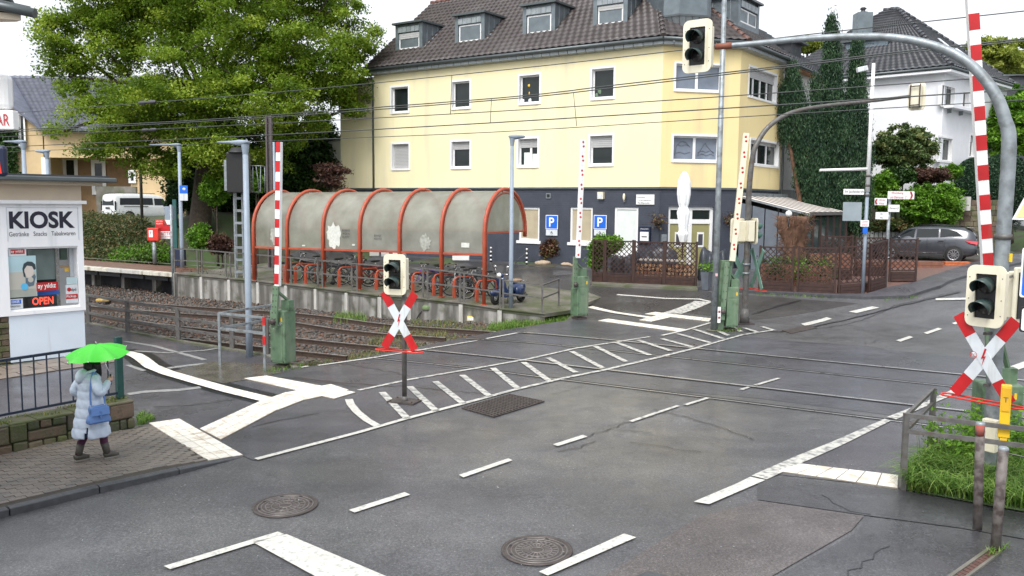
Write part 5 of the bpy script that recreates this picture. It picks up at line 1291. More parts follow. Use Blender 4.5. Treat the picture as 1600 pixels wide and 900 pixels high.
for tt in(.6,2.2):panel(MB(),fr,tt,tt+.06,hh[2]-.22,hh[2]-.001,0.001,.2).build('bracket',m_galv,WH_)
cc=fl.pt(LW,0)+fr.d*LW;apx=fl.pt(LW/2,0)+fr.d*(LW/2);
ov=.45;e0_=cornerpt(fl,0,fr,0,ov,zeH);
l_=fl.pt(LW+ov,zeH,ov);r__=fr.pt(LW+ov,zeH,ov);bk_=Vector((cc.x,cc.y,zeH))+(fl.d+fr.d)*ov
zap=zeH+4.35;a1_=Vector((apx.x,apx.y,zap))+fl.d*.6;a0_=Vector((apx.x,apx.y,zap))-fl.d*.2
tiled('tile_field',l_,e0_,a0_,a1_,m_tile_d,WH_,tw=.34,tl=.36);tri('tile_field',e0_,r__,a0_,m_tile_d,WH_)
MB().add([l_,a1_,a0_,r__,bk_],[(0,1,4),(1,2,4),(2,3,4)]).build('rear_roof',m_tile_d,WH_)
m=MB().prism([l_-Vector((0,0,.15)),e0_-Vector((0,0,.15)),r__-Vector((0,0,.15)),bk_-Vector((0,0,.15))],(0,0,-.12)).build('eaves',m_house_w,WH_)
for a,b in((l_,e0_),(e0_,r__)):MB().tube([a+(0,0,-.05) if False else a-Vector((0,0,.05)),b-Vector((0,0,.05))],.08,8).build('gutter',m_gutter,WH_)
YBs=YB;YB=WH_;ridge(e0_,a0_,mat=m_tile_d,r=.13);ridge(a1_,a0_,mat=m_tile_d,r=.13);ridge(r__,a0_,mat=m_tile_d);YB=YBs
for u0,u1,s0,s1 in((.40,.47,.25,.5),(.58,.66,.18,.4)):
 def rp_(u,s):b_=e0_.lerp(r__,u);return b_.lerp(a0_+(r__-e0_)*0,s)+Vector((0,0,.1))
 MB().prism([rp_(u0,s0),rp_(u1,s0),rp_(u1,s1),rp_(u0,s1)],(0,0,.06)).build('skylight',m_wsign,WH_)
 # zinc dormer left, chimney
qf=shiftface(fl,-1.6);qf.n=fl.n;h=Ht(qf,1321,1386,64,96)
dd=panel(MB(),fl,h[0],h[1],h[2]-.3,h[3],-4.0,-1.6).build('dormer',M('dormer_blue_grey',(.26,.33,.38),rough=.4,metal=.3,var=.1),WH_)
window(shiftface(fl,-1.47),h[1]-1.6,h[1]-.5,h[2]+.1,h[3]-.15,dd,mull=(.4,),surround=0);panel(MB(),fl,h[0]-.15,h[1]+.15,h[3],h[3]+.1,-4.2,-1.3).build('dormer_roof',m_gutter,dd)
m=MB()
for k in range(5):panel(m,fl,h[0]+.1+k*.42,h[0]+.125+k*.42,h[2]-.3,h[3],-1.6,-1.575)
m.build('standing_seams',m_zinc_l,dd)
cx_=W(1348,30,50.5);m=MB().box(cx_.x-.42,cx_.x+.42,50.1,50.9,zap-3,W(1348,21,50.5).z);ch_=m.build('chimney',m_zinc,WH_);MB().lathe([(.28,0),(.28,.06),(.12,.1),(.12,.22),(.2,.24),(.1,.34)],(cx_.x,50.5,W(1348,21,50.5).z),12).build('chimney_cap',m_inkb,ch_)
hs2=Ht(fr,1452,1463,192,201)
# small dark house edge far right
q=W(1570,140,56);DH=thing('slate_clad_house','dark slate clad upper storey of a house at the far right edge','house',(q.x,56,6))
MB().box(W(1560,140,56).x,W(1640,140,56).x,56,62,6,W(1560,119,56).z).build('upper_storey',m_tile_d,DH);MB().box(W(1535,150,56).x,W(1561,150,56).x,56.5,61,5.5,W(1535,134,56).z).build('lower_storey',m_tile_d,DH)
MB().box(W(1557,118,56).x,W(1645,118,56).x,55.8,62.2,W(1560,119,56).z,W(1560,118,56).z+.06).build('flat_roof',m_gutter,DH)
# tan house, far left
TH=thing('tan_house','tan rendered house with blue-grey tiled roof and recessed porch behind the kiosk','house',W(100,300,62))
YT=62.0
def tb(m,x0,x1,y0,y1,Ya,Yb,mi=0):a=W(x0,y1,Ya);b=W(x1,y0,Ya);return m.box(a.x,b.x,Ya,Yb,a.z,b.z,mi)
zE_=W(67,203,YT).z
a=W(-40,300,YT);bx=W(68,203,YT);
pk=W(5,120,YT)
MB().prism([Vector((a.x,YT,1.5)),Vector((bx.x,YT,1.5)),Vector((bx.x,YT,zE_)),Vector((W(22,165,YT).x,YT,W(22,166,YT).z)),Vector((a.x,YT,W(22,125,YT).z))],(0,8,0)).build('gable_wall',m_tan,TH)
zc0,zc1=W(70,246,YT).z,zE_
p0,p1=W(68,246,YT),W(290,246,YT)
MB().box(p0.x+.001,p1.x,YT,YT+8,zc0,zc1).build('upper_wall',m_tan,TH)
MB().box(p0.x+.001,p1.x,YT+2.5,YT+8,1.5,zc0-.001).build('porch_wall',M('render_tan_shaded',(.27,.17,.09),rough=.85),TH)  # tan render darkened: the shade of the porch recess is in its colour
MB().box(W(200,246,YT).x,W(270,246,YT).x,YT+.3,YT+2.5,1.5,zc0-.002).build('side_wall',m_tan,TH)
cxx=W(72,246,YT-.2);MB().box(W(67,246,YT).x,W(77,246,YT).x,YT-.25,YT+.15,1.5,zc0-.003).build('porch_column',m_wwhite,TH)
FT=Face((p1.x,YT+2.5),(-1,0));FT.n=Vector((0,-1,0))
for x0,x1,y0,y1 in((103,118,249,278),(148,162,254,300)):
 h=Ht(FT,x0,x1,y0,y1);o=shiftface(FT,.06);o.n=FT.n;window(o,*h,TH,surround=.2,depth=.02)
FG=Face((bx.x,YT),(-1,0));FG.n=Vector((0,-1,0));h=Ht(FG,33,40,180,228);o=shiftface(FG,.2);o.n=FG.n;window(o,*h,TH,surround=.1,depth=.1)
FS=Face((p1.x,YT+.3),(-1,0));FS.n=Vector((0,-1,0));h=Ht(FS,190,198,270,287);
h=Ht(FS,204,211,268,284);o=shiftface(FS,.1);o.n=FS.n;window(o,*h,TH,surround=.1,depth=.05)
R0,R1=W(66,203,YT-.6),W(290,205,YT-.6);T0,T1=W(-20,118,YT+4),W(290,138,YT+4)
tiled('tile_field',Vector((R0.x,YT-.6,R0.z)),Vector((R1.x,YT-.6,R0.z)),Vector((R1.x,YT+4,T0.z+.0)),Vector((W(19,120,YT+4).x,YT+4,T0.z)),m_tile_b,TH,tw=.42,tl=.42)
tri('tile_field',Vector((W(21,166,YT-.6).x,YT-.6,W(21,166,YT-.6).z)),Vector((R0.x+.1,YT-.6,R0.z)),Vector((W(19,120,YT+4).x+.1,YT+4,T0.z)),m_tile_b,TH) if False else None
# steep verge slope joining gable to roof
ga,gb,gc_=Vector((W(19,165,YT-.3).x,YT-.35,W(19,165,YT-.3).z)),Vector((R0.x,YT-.6,R0.z)),Vector((W(19,120,YT+4).x,YT+4,T0.z))
MB().prism([ga,gb,gc_],(0,0,-.15)).build('verge_roof',m_tile_b,TH)
MB().prism([Vector((W(19,165,YT-.3).x,YT-.35,W(19,165,YT-.3).z)),gc_,gc_-Vector((4,0,0)),Vector((a.x-2,YT-.35,W(10,150,YT).z))],(0,0,-.15)).build('left_roof',m_tile_b,TH)
MB().bar(Vector((R0.x,YT-.7,R0.z)),Vector((R1.x,YT-.7,R0.z)),.14,.14).build('gutter',m_gutter,TH)
m=MB().box(W(150,300,61).x,W(212,300,61).x,61,61.3,1.5,W(150,291,61).z);m.build('garden_wall_tan',m_slab,TH)
Zv=Vector((0,0,1))
def rot2(v,deg):a=R(deg);return Vector((v[0]*math.cos(a)-v[1]*math.sin(a),v[0]*math.sin(a)+v[1]*math.cos(a),0))
def facing(p,left):
 n0=Vector((-p[0],-p[1],0)).normalized();return rot2(n0,-left)
def rrect(w,h,r,n=5):
 pts=[]
 for cx,cy,a0 in((w/2-r,h/2-r,0),(-w/2+r,h/2-r,90),(-w/2+r,-h/2+r,180),(w/2-r,-h/2+r,270)):
  for k in range(n+1):a=R(a0+90*k/n);pts.append((cx+r*math.cos(a),cy+r*math.sin(a)))
 return pts
def plate(m,c,rt,n,pts,th,mi=0):
 m.prism([c+rt*a+Zv*b for a,b in pts],-n*th,mi);return m
 # level crossing light signals
def signal(c,n,label,w=.54,h=.88,back=True,group='level crossing light signals',hood=m_hood):
 rt=Vector((-n.y,n.x,0));t=thing('crossing_signal',label,'light signal',c-Zv*h/2,group=group)
 ww,hh=w*.27,h*.36
 # backboard as a frame with a dark window
 bm=bmesh.new();o_=rrect(w,h,w*.2);i_=rrect(ww*2,hh*2,.015)
 m=MB();no=len(o_)
 O=[c+rt*a+Zv*b for a,b in o_];I=[c+rt*a+Zv*b for a,b in i_];d=-n*.03
 m.add(O+I+[p+d for p in O]+[p+d for p in I],[(k,(k+1)%no,no+(k+1)%no,no+k) for k in range(no)]+[(2*no+k,3*no+k,3*no+(k+1)%no,2*no+(k+1)%no) for k in range(no)]+[(k,2*no+k,2*no+(k+1)%no,(k+1)%no) for k in range(no)]+[(no+k,no+(k+1)%no,3*no+(k+1)%no,3*no+k) for k in range(no)])
 m.build('backboard',m_cream,t,fix=True)
 bm.free()
 MB().obox(c-n*.05,rt*(ww+.012),n*.02,Zv*(hh+.012)).build('dark_panel',m_black,t)
 MB().obox(c-n*.17,rt*(ww+.05),n*.10,Zv*(hh+.03)).build('housing',m_cream,t,bevel=.02)
 for s_ in(1,-1):
  q=c+Zv*s_*hh*.48-n*.02
  MB().lathe([(0,.012),(.085,.006),(.09,0),(.115,0),(.115,-.03)],q,18,n).build('lens',m_lens,t)
  m=MB();k0=[];nseg=14;L=.27
  for ring,(rr,aa) in enumerate(((.125,0),(.14,1))):
   for j in range(nseg+1):
    a=R(-28+236*j/nseg);dd=rt*math.cos(a)*rr+Zv*math.sin(a)*rr
    lip=L*(.30+.70*max(0,math.sin(R(18+144*j/nseg)))) if aa else 0
    k0.append(q+dd+n*(lip)-Zv*(.05*(lip/L) if aa else 0))
  m.add(k0,[(j,j+1,nseg+1+j+1,nseg+1+j) for j in range(nseg)],0,True);ho=m.build('hood',hood,t)
  so_=ho.modifiers.new('thick','SOLIDIFY');so_.thickness=.008
 m=MB()
 for a,b in((-.42,.3),(.42,.3),(.42,-.05),(-.42,-.05),(.42,-.3),(-.42,-.33)):m.lathe([(0,.006),(.008,.006),(.008,0)],c+rt*a*w+Zv*b*h,6,n)
 tag(m.build('screws',m_galv_d,t),kind='stuff')
 return t
def andreas(c,n,label,H=1.3,Wd=.86,back=None,tilt=0,front=(m_wsign,m_redsign)):
 rt=Vector((-n.y,n.x,0));t=thing('warning_cross',label,'crossing sign',c-Zv*H/2,group='St Andrew warning crosses')
 half=math.hypot(H-.2,Wd-.12)/2+.02;bw=.085
 for s_,o_ in((1,0),(-1,.012)):
  d=(rt*s_*(Wd-.12)/2+Zv*(H-.2)/2).normalized();p=d.cross(n).normalized()
  cc=c+n*o_
  arm=MB().obox(cc,d*(half*.52),p*bw,n*.005);arm.build('white_arm',front[0],t)
  for e_ in(1,-1):MB().obox(cc+d*e_*(half*.76),d*(half*.24-.001),p*bw,n*.0052).build('red_end',front[1],t)
  if back:MB().obox(cc-n*.012,d*half,p*bw*1.02,n*.004).build('back',back,t)
 m=MB();z=[(.01,.14),(-.035,-.02),(.0,.0),(-.02,-.12),(.03,.03),(.0,.02),(.035,.13)]
 plate(m,c+n*.026,rt,n,z,.004);
 if not back:m.build('lightning_bolt',m_redsign,t)
 m=MB();hz=c-Zv*(H/2-.04)+n*.03;a_,b_=Wd/2+.13,.10;pts=[]
 for k in range(12):a=R(-90+180*k/11);pts.append(hz+rt*(a_-.1+.1*math.cos(a))+n*(b_*math.sin(a)-.02))
 for k in range(12):a=R(90+180*k/11);pts.append(hz+rt*(-a_+.1+.1*math.cos(a))+n*(b_*math.sin(a)-.02))
 m.tube(pts,.014,6,closed=True);m.build('guard_hoop',m_redsign2,t)
 return t
 # left signal post
b0=P(632,628,.01);nL=facing(b0,28);zt=Zat(b0,396)
t=thing('signal_post','grey steel post standing on a square foot plate in the hatched area','post',b0)
MB().tube([b0,Vector((b0.x,b0.y,zt))],.05,12).build('pole',m_galv_d,t)
pr=Vector((-nL.y,nL.x,0));MB().obox(b0+Zv*.015,pr*.3,nL*.2,Zv*.018).build('foot_plate',m_cast,t)
m=MB()
for a in(-.24,.24):
 for b in(-.15,.15):m.lathe([(.02,0),(.02,.03),(0,.03)],b0+pr*a+nL*b+Zv*.03,6)
m.build('bolt',m_rust,t);MB().tube([b0,b0+Zv*.12],[.075,.055],10).build('collar',m_galv_d,t)
pc=W(616.5,429,b0.y-.12);signal(pc,nL,'small cream framed light signal on the post in the hatched area',.50,.82)
m=MB().obox(pc-nL*.16+pr*.0,pr*.26,nL*.05,Zv*.40)
pcx=W(624,501,b0.y-.1);andreas(pcx,nL,'red and white warning cross on the post in the hatched area, below the small signal',1.30,.80)
# right gantry mast, with cross and signal
g0=P(1543,752,0);YG=g0.y
def tubepx(pts,rs,name,mat,parent,n=14):return MB().tube(pts,rs,n).build(name,mat,parent)
gz_=Zat(g0,235)
GA=thing('signal_gantry','large curved galvanised mast at the right whose arm reaches over the road to a signal','gantry',g0)
curve=[(1556.5,230),(1552,186),(1542,152),(1524,122),(1500,97),(1470,79),(1435,67),(1400,60),(1360,57),(1300,58),(1240,62),(1180,68),(1118,73)]
pts=[g0,Vector((g0.x,g0.y,g0.z+1.6)),Vector((g0.x,g0.y,Zat(g0,400)))];rs=[.10,.10,.10]
top_x=pix((g0.x,g0.y,Zat(g0,230)))[0]
for i,(x,y) in enumerate(curve):
 k=i/(len(curve)-1);Yk=YG+2.3*max(0,(1556-x))/440;pts.append(W(x+(top_x-1556.5)*(1-k)**1.4,y,Yk));rs.append(.10-.058*k**.7)
sp=smoothline(pts,4);rr_=[interp(i/4,[(j,r_) for j,r_ in enumerate(rs)]) for i in range(len(sp))]
MB().tube(sp,rr_,16).build('mast',m_galv,GA)
MB().tube([Vector((g0.x,g0.y,Zat(g0,374))),Vector((g0.x,g0.y,Zat(g0,366)))],.118,16).build('joint_collar',m_galv_d,GA)
e_=pts[-1];d_=(pts[-1]-pts[-2]).normalized();MB().tube([e_-d_*.0,e_-d_*.28],[.05,.055],12).build('rusty_joint',M('rust_red',(.22,.075,.045),rough=.7),GA)
m=MB().obox(Vector((g0.x,g0.y,Zat(g0,402)))+Vector((.07,-.1,0)),(.02,0,0),(0,.01,0),(0,0,.06));m.build('yellow_tag',m_yellow,GA)
sc_=W(1089,72,15.3);signal(sc_,facing(sc_,26),'cream framed light signal at the end of the big curved mast arm',.54,.90)
sr=W(1539,463,YG-.35);nR=facing(sr,26);signal(sr,nR,'large cream framed light signal at the right above the nearest warning cross',.54,.88)
cr_=W(1538,559,YG-.3);andreas(cr_,nR,'nearest red and white warning cross at the right with a round sticker',1.34,.90)
rt_=Vector((-nR.y,nR.x,0));s1=W(1523,554,YG-.34);st_t=thing('round_sticker','small round red and white sticker on the nearest warning cross','sticker',s1);MB().lathe([(0,.002),(.05,.002),(.05,0)],s1+nR*.03,16,nR).build('disc',m_wsign,st_t);MB().lathe([(.05,.003),(.042,.003),(.042,0),(.05,0)],s1+nR*.031,16,nR).build('ring',m_redsign,st_t)
text('letters','FC',m_redsign,st_t,s1+nR*.034,rt_,Zv,height=.045)
m=MB();
for y in(430,520,600):p=W(1550,y,YG);m.obox(p-nR*.0+Vector((-.02,0,0)),nR*.16,rt_*.03,Zv*.02)
m.build('mounting_brackets',m_galv_d,GA)
# barriers
def barrier(base,ytop,w,dpt,face_left,plate_px,boom,label,striped=None,dots=None,Yb=None,bw=.12,bd=.08,side=None,tail=None):
 t=thing('level_crossing_barrier',label,'barrier',base,group='level crossing barriers')
 zt=Zat(base,ytop);h=zt-base.z;n=facing(base,face_left);rt=Vector((-n.y,n.x,0))
 hs=MB().obox(base+Zv*(h/2+.06),rt*w/2,n*dpt/2,Zv*(h/2-.06)).build('housing',m_green,t,bevel=.025)
 MB().obox(base+Zv*.03,rt*w*.42,n*dpt*.42,Zv*.03).build('footing',m_cast,t)
 MB().obox(base+Zv*(h*.43)+n*(dpt/2+.006),rt*w*.36,n*.006,Zv*h*.30).build('door',m_green,hs,bevel=.006)
 MB().obox(base+Zv*(h*.78)+n*(dpt/2+.005),rt*w*.44,n*.004,Zv*h*.015).build('ledge',m_green,hs)
 MB().obox(base+Zv*(h*.85)+n*(dpt/2+.005)+rt*w*.3,rt*.02,n*.004,Zv*.05).build('yellow_label',m_yellow,hs)
 m=MB()
 for a in(-.4,.4):m.lathe([(.018,0),(.018,.012),(0,.012)],base+Zv*(h*.12)+n*(dpt/2+.004)+rt*w*a,6,n)
 m.build('bolt',m_cast,hs)
 # pivot plate and boom
 Yb=Yb or base.y-.1;(px0,py0),(px1,py1)=plate_px;a,b=W(px0,py0,Yb),W(px1,py1,Yb)
 MB().bar(a,b,.16,.07,up=n).build('pivot_plate',m_green,t,bevel=.01)
 m=MB();
 for k in range(7):
  for s_ in(-.045,.045):m.lathe([(.014,0),(.014,.01),(0,.01)],a.lerp(b,.08+.14*k)+rt*s_+n*.036,6,n)
 tag(m.build('rivets',m_cast,t),kind='stuff')
 MB().lathe([(.07,-.05),(.07,.12),(.045,.14),(0,.14)],a.lerp(b,.15),12,n).build('pivot',m_cast,t)
 c0,c1=a.lerp(b,.9)+Zv*0-n*.0,base+Zv*(h+.02)-n*.05+rt*w*.25
 MB().bar(b-Zv*.15-n*.05,c1+Zv*.22,.07,.05).build('strut',m_green,t);MB().obox(c1+Zv*.1,rt*.12,n*.10,Zv*.12).build('top_block',m_green,t)
 (bx0,by0),(bx1,by1)=boom;p0,p1=W(bx0,by0,Yb),W(bx1,by1,Yb);d=(p1-p0).normalized();L=(p1-p0).length;r2=d.cross(n).normalized()
 nn=r2.cross(d).normalized();nn=nn if nn.dot(n)>0 else-nn
 bo=MB().obox((p0+p1)/2,d*L/2,r2*bw/2,nn*bd/2).build('boom',m_wwhite if striped else side or m_wwhite,t,bevel=.006)
 if striped:
  for(ya,yb) in striped:
   fa,fb=(by0-ya)/(by0-by1),(by0-yb)/(by0-by1);fa,fb=max(.001,fa),min(fb,1.0)
   MB().obox(p0.lerp(p1,(fa+fb)/2)+nn*(.002),d*L*(fb-fa)/2,r2*(bw/2+.003),nn*(bd/2+.003)).build('red_band',m_redsign,bo) if not side else MB().obox(p0.lerp(p1,(fa+fb)/2)+nn*(bd/2+.002),d*L*(fb-fa)/2,r2*(bw/2-.001),nn*.002).build('red_band',m_redsign,bo)
 if dots:
  for y in dots:
   for dy in(0,6.5):
    f_=(by0-(y+dy))/(by0-by1)
    if 0<f_<1:MB().lathe([(0,.006),(.034,.004),(.036,0)],p0.lerp(p1,f_)+nn*bd/2+r2*.012*(1 if dy else-1),12,nn).build('reflector',m_redsign,bo)
 return t,n,rt
reds1=[(238,222),(268,251),(297,283),(326,312),(355,341),(384,369),(413,398),(444,427)]
t,n,rt=barrier(P(443,573),484,.44,.44,38,((428.5,512),(431.5,446)),((434,447),(436.5,222)),'green barrier box at the left with graffiti, carrying an upright red and white striped boom',striped=reds1,Yb=P(443,573).y-.33,bw=.13,bd=.10,side=True)
gr=P(443,573);text('graffiti','JCVP',m_wsign,t,gr+Zv*1.05+n*.232+rt*.02,(rt+Zv*.25).normalized(),Zv,width=.26)
t,n,rt=barrier(P(905,498),431,.44,.44,-32,((898,452),(899,401)),((903,403),(911,218)),'green barrier box at the ramp end of the bicycle platform with upright red-dotted boom',dots=[y for y in range(222,400,22)],Yb=P(905,498).y-.28,bw=.16,bd=.08)
# third barrier: tilted
b3_=P(1141,516);t,n,rt=barrier(b3_,448,.36,.42,-15,((1128,500),(1136,410)),((1144,408),(1166,208)),'green barrier box behind the tall mast with a leaning white red-dotted boom',dots=[y for y in range(214,400,24)],Yb=b3_.y-.2,bw=.17,bd=.09,side=m_cream)
MB().prism([W(1121,516,b3_.y-.1),W(1130,516,b3_.y-.1),W(1140,450,b3_.y-.1),W(1146,408,b3_.y-.1),W(1128,407,b3_.y-.1),W(1122,450,b3_.y-.1)],(0,.28,0)).build('side_plate',m_green,t,bevel=.01)
q=W(1123.5,492,b3_.y-.25);tl_=MB().obox(q,(.045,0,0),(0,.02,0),(0,0,.24)).build('boom_tail',m_wwhite,t)
for dz_ in(.1,-.08):MB().lathe([(0,.005),(.035,.004),(.036,0)],q+Vector((0,-.021,dz_)),12,(0,-1,0)).build('reflector',m_redsign,tl_)
# right barrier
b4=P(1552,706);reds4=[(44,19),(91,67),(138,114),(184,162),(231,207),(278,254),(325,301),(371,348),(418,394),(-3,-28),(-50,-75)]
t,n,rt=barrier(b4,597,.62,.5,-20,((1550,600),(1545,440)),((1543,422),(1513,-90)),'green barrier box behind the nearest warning cross, with tall red and white boom',striped=reds4,Yb=b4.y-.35,bw=.16,bd=.12,side=True)
p_=W(1533,560,b4.y-.5)
pc_=thing('small_control_box','beige narrow control box low on the mast behind the grey railing','control box',W(1547,702,YG-.05));MB().obox(W(1547,680,YG-.16),rt_*.10,nR*.06,Zv*.24).build('case',m_cream,pc_,bevel=.01)
# second gantry across the road
g2=P(1163,506);G2=thing('signal_gantry','thinner curved grey mast across the road whose arm carries a signal seen from behind','gantry',g2)
pts=[g2,Vector((g2.x,g2.y,Zat(g2,400))),Vector((g2.x,g2.y,Zat(g2,300)))]
for i,(x,y) in enumerate([(1176,245),(1184,222),(1200,199),(1225,181),(1255,171),(1300,164),(1360,158),(1424,150)]):pts.append(W(x,y,g2.y+1.2*max(0,x-1180)/240))
sp=smoothline(pts,4);k_=len(sp)-1;MB().tube(sp,[.10-.05*(i/k_) for i in range(k_+1)],12).build('mast',m_galv_d,G2)
MB().tube([g2,g2+Zv*.5],[.17,.11],12).build('base_cone',m_galv_d,G2);MB().obox(g2+Zv*.02,(.28,0,0),(0,.2,0),Zv*.02).build('foot_plate',m_cast,G2)
for y in(413,427):c_=Vector((g2.x,g2.y,Zat(g2,y)));MB().tube([c_-Zv*.03,c_+Zv*.03],.125,12).build('clamp',m_galv,G2)
sb=W(1433,151,g2.y+1.25);vb=-facing(sb,20);signal(sb,vb,'yellowed light signal seen from behind at the tip of the thinner mast arm',.52,.88)
ta=thing('signal_bracket','dark bracket frame holding the far signal seen from behind','bracket',sb-vb*.3);rb=Vector((-vb.y,vb.x,0))
m=MB()
for s_ in(-.2,.1):m.tube([sb-vb*.3+rb*s_+Zv*.36,sb-vb*.34+rb*s_+Zv*.3,sb-vb*.34+rb*s_-Zv*.3,sb-vb*.3+rb*s_-Zv*.38],.022,6)
m.tube([sb-vb*.34+rb*-.2+Zv*.3,sb-vb*.34+rb*.12+Zv*.3],.02,6).tube([sb-vb*.34+rb*-.2-Zv*.3,sb-vb*.34+rb*.12-Zv*.3],.02,6);m.build('frame',m_rust,ta)
nb=Vector((.93,.15,0)).normalized()
s5=W(1179,361,g2.y-.1);signal(s5,nb,'cream light signal on the far mast with two green hoods pointing right',.5,.82,hood=M('hood_green',(.05,.13,.10),rough=.4))
s6=W(1152,361,g2.y+.15);signal(s6,Vector((-.25,.97,0)).normalized(),'cream light signal on the far mast seen from behind, left of the pole',.5,.82)
m_gback=M('cross_back_green',(.13,.24,.19),rough=.5,var=.2,scale=5)
andreas(W(1183,420,g2.y-.1),nb,'warning cross on the far mast seen from its side, pale green back',1.4,.9,back=m_gback,front=(m_gback,m_gback));andreas(W(1157,420,g2.y+.2),Vector((-.45,.89,0)).normalized(),'warning cross behind the far mast, green back towards us',1.4,.9,back=m_gback,front=(m_gback,m_gback))
# tall mast
ms_=P(1115.5,517);MS=thing('tall_mast','tall straight galvanised mast rising out of the picture in front of the building corner','mast',ms_)
MB().tube([ms_,Vector((ms_.x,ms_.y,Zat(ms_,300))),Vector((ms_.x,ms_.y,Zat(ms_,-60)))],[.105,.085,.065],16).build('pole',m_galv,MS);MB().tube([ms_,ms_+Zv*.04],.22,14).build('base_ring',m_slab,MS)
MB().obox(Vector((ms_.x-.0,ms_.y-.1,Zat(ms_,429))),(.035,0,0),(0,.006,0),(0,0,.04)).build('sticker',M('pink_sticker',(.75,.4,.42)),MS)
# right foreground: railing, posts, yellow marker
A=P(1410,766);B=P(1453,712);E=P(1740,818);t=thing('corner_railing','grey square-section steel railing around the grass in the right foreground','railing',A)
for p,h in((A,1.14),(B,1.12),(E,1.12)):MB().obox(p+Zv*h/2,(.035,0,0),(0,.035,0),Zv*h/2).build('post',m_galv_d,t)
for z in(1.11,.88):MB().bar(A+Zv*z,B+Zv*z,.05,.05).build('rail',m_galv_d,t);MB().bar(A+Zv*z,E+Zv*z,.05,.06).build('rail',m_galv_d,t)
def old_post(b,tx,ty,r,lab,tilt=0):
 tp=W(tx,ty,b.y+tilt);t=thing('bollard',lab,'post',b);o=MB().tube([b,b.lerp(tp,.5),tp],r,14).build('pole',M('flaking_post_paint',(.17,.15,.14),rough=.6,var=.3,scale=7,dirt=((.035,.022,.02),.55,7),bump=.2),t)
 MB().lathe([(r*1.02,-.02),(r*1.02,.0),(r*.8,.015),(0,.02)],tp,14).build('cap',m_galv,t);return t,tp
t,tp=old_post(P(1527,828),1532,661,.056,'old flaking steel post with red rusty top in the right foreground');pb_=P(1527,828)
MB().tube([tp-Zv*.02,tp-Zv*.16],.0585,14).build('red_band',M('band_red',(.30,.06,.04),rough=.7,dirt=((.12,.1,.09),.6,9)),t)
t,tp=old_post(P(1555,861),1568,700,.058,'leaning flaking steel post nearest the bottom right corner')
ca=thing('barrier_wire','thin wire running right from the leaning post','wire',tp);MB().tube([tp-Zv*.05,tp+Vector((.35,-.05,-.12)),tp+Vector((.9,-.1,-.1))],.007,5).build('strand',m_galv_d,ca)
yb=P(1561,786);t=thing('gas_marker_post','yellow plastic marker post with hinged flap in the right foreground grass','marker post',yb);zt=Zat(yb,601);rY=Vector((.87,-.49,0))
nY=Vector((-.49,-.87,0));H=zt-yb.z
MB().obox(yb+Zv*H*.28,rY*.045,nY*.04,Zv*H*.28).build('lower_shaft',m_yellow,t,bevel=.01);MB().obox(yb+Zv*H*.61,rY*.075,nY*.055,Zv*H*.05).build('neck',m_yellow,t,bevel=.015);MB().obox(yb+Zv*H*.83,rY*.065,nY*.05,Zv*H*.17).build('upper_shaft',m_yellow,t,bevel=.015)
fl_=MB().obox(yb+Zv*H*.88+nY*.056,rY*.05,nY*.008,Zv*H*.10).build('flap',M('yellow_flap',(.72,.40,.02),rough=.45),t,bevel=.008);text('marking','T',m_inkb,fl_,yb+Zv*H*.88+nY*.066,rY,Zv,height=.07)
# signs cut by the right edge
rp_=P(1640,830);t=thing('sign_pole','grey sign pole just beyond the right edge of the picture','post',rp_);MB().tube([rp_,rp_+Zv*4.3],.04,10).build('pole',m_galv,t)
nS=facing(rp_,20);rS_=Vector((-nS.y,nS.x,0))
def signpx(x0,x1,y0,y1,Y,name,lab,cat,mats,r=.03,extra=None):
 c=(W(x0,y0,Y)+W(x1,y1,Y))/2;n=facing(c,0);rt=Vector((-n.y,n.x,0));w=(x1-x0)/F*Y*1.0/abs(math.cos(math.atan2(c.x,c.y)))*math.cos(math.atan2(c.x,c.y))**2*1.0;h=(y1-y0)/F*Y
 t=thing(name,lab,cat,c-Zv*h/2);plate(MB(),c,rt,n,rrect(w,h,r),.02).build('border',mats[0],t);plate(MB(),c+n*.004,rt,n,rrect(w-.04,h-.04,r),.004).build('face',mats[1],t);return t,c,n,rt,w,h
Ys=rp_.y-.2
signpx(1594,1690,388,467,Ys,'blue_sign','blue traffic sign with white border cut by the right edge','sign',(m_wwhite,m_blue))
signpx(1592,1680,481,522,Ys,'plate_sign','white supplementary plate with black border under the blue sign at the right edge','sign',(m_black,m_wwhite))
c=W(1625,325,Ys);n=facing(c,0);rt=Vector((-n.y,n.x,0));q=[W(1581,343,Ys),W(1672,346,Ys),W(1626,262,Ys)]
t=thing('triangle_sign','pale yellow triangular sign, only its lower left corner inside the right edge','sign',c);MB().prism([p for p in q],-n*.02).build('rim',m_wwhite,t);cc_=(q[0]+q[1]+q[2])/3;MB().prism([cc_+(p-cc_)*.86+n*.004 for p in q],-n*.006).build('face',M('pale_yellow',(.75,.62,.32),rough=.5),t)
sx=W(1583,460,YG+.9);t=thing('signal_box_back','cream back housing of a second light signal between the large signal and the blue sign','light signal',sx-Zv*.4)
MB().obox(sx+rt_*-.02,rt_*.07,nR*.12,Zv*.36).build('housing',m_cream,t,bevel=.015);MB().obox(sx+rt_*.11,rt_*.03,nR*.22,Zv*.44).build('backboard',m_cream,t,bevel=.02);MB().obox(sx+rt_*.15,rt_*.012,nR*.16,Zv*.36).build('dark_panel',m_black,t)
MB().tube([Vector((g0.x,g0.y,sx.z+.3)),sx+Zv*.3],.02,6).build('bracket_arm',m_galv_d,t)
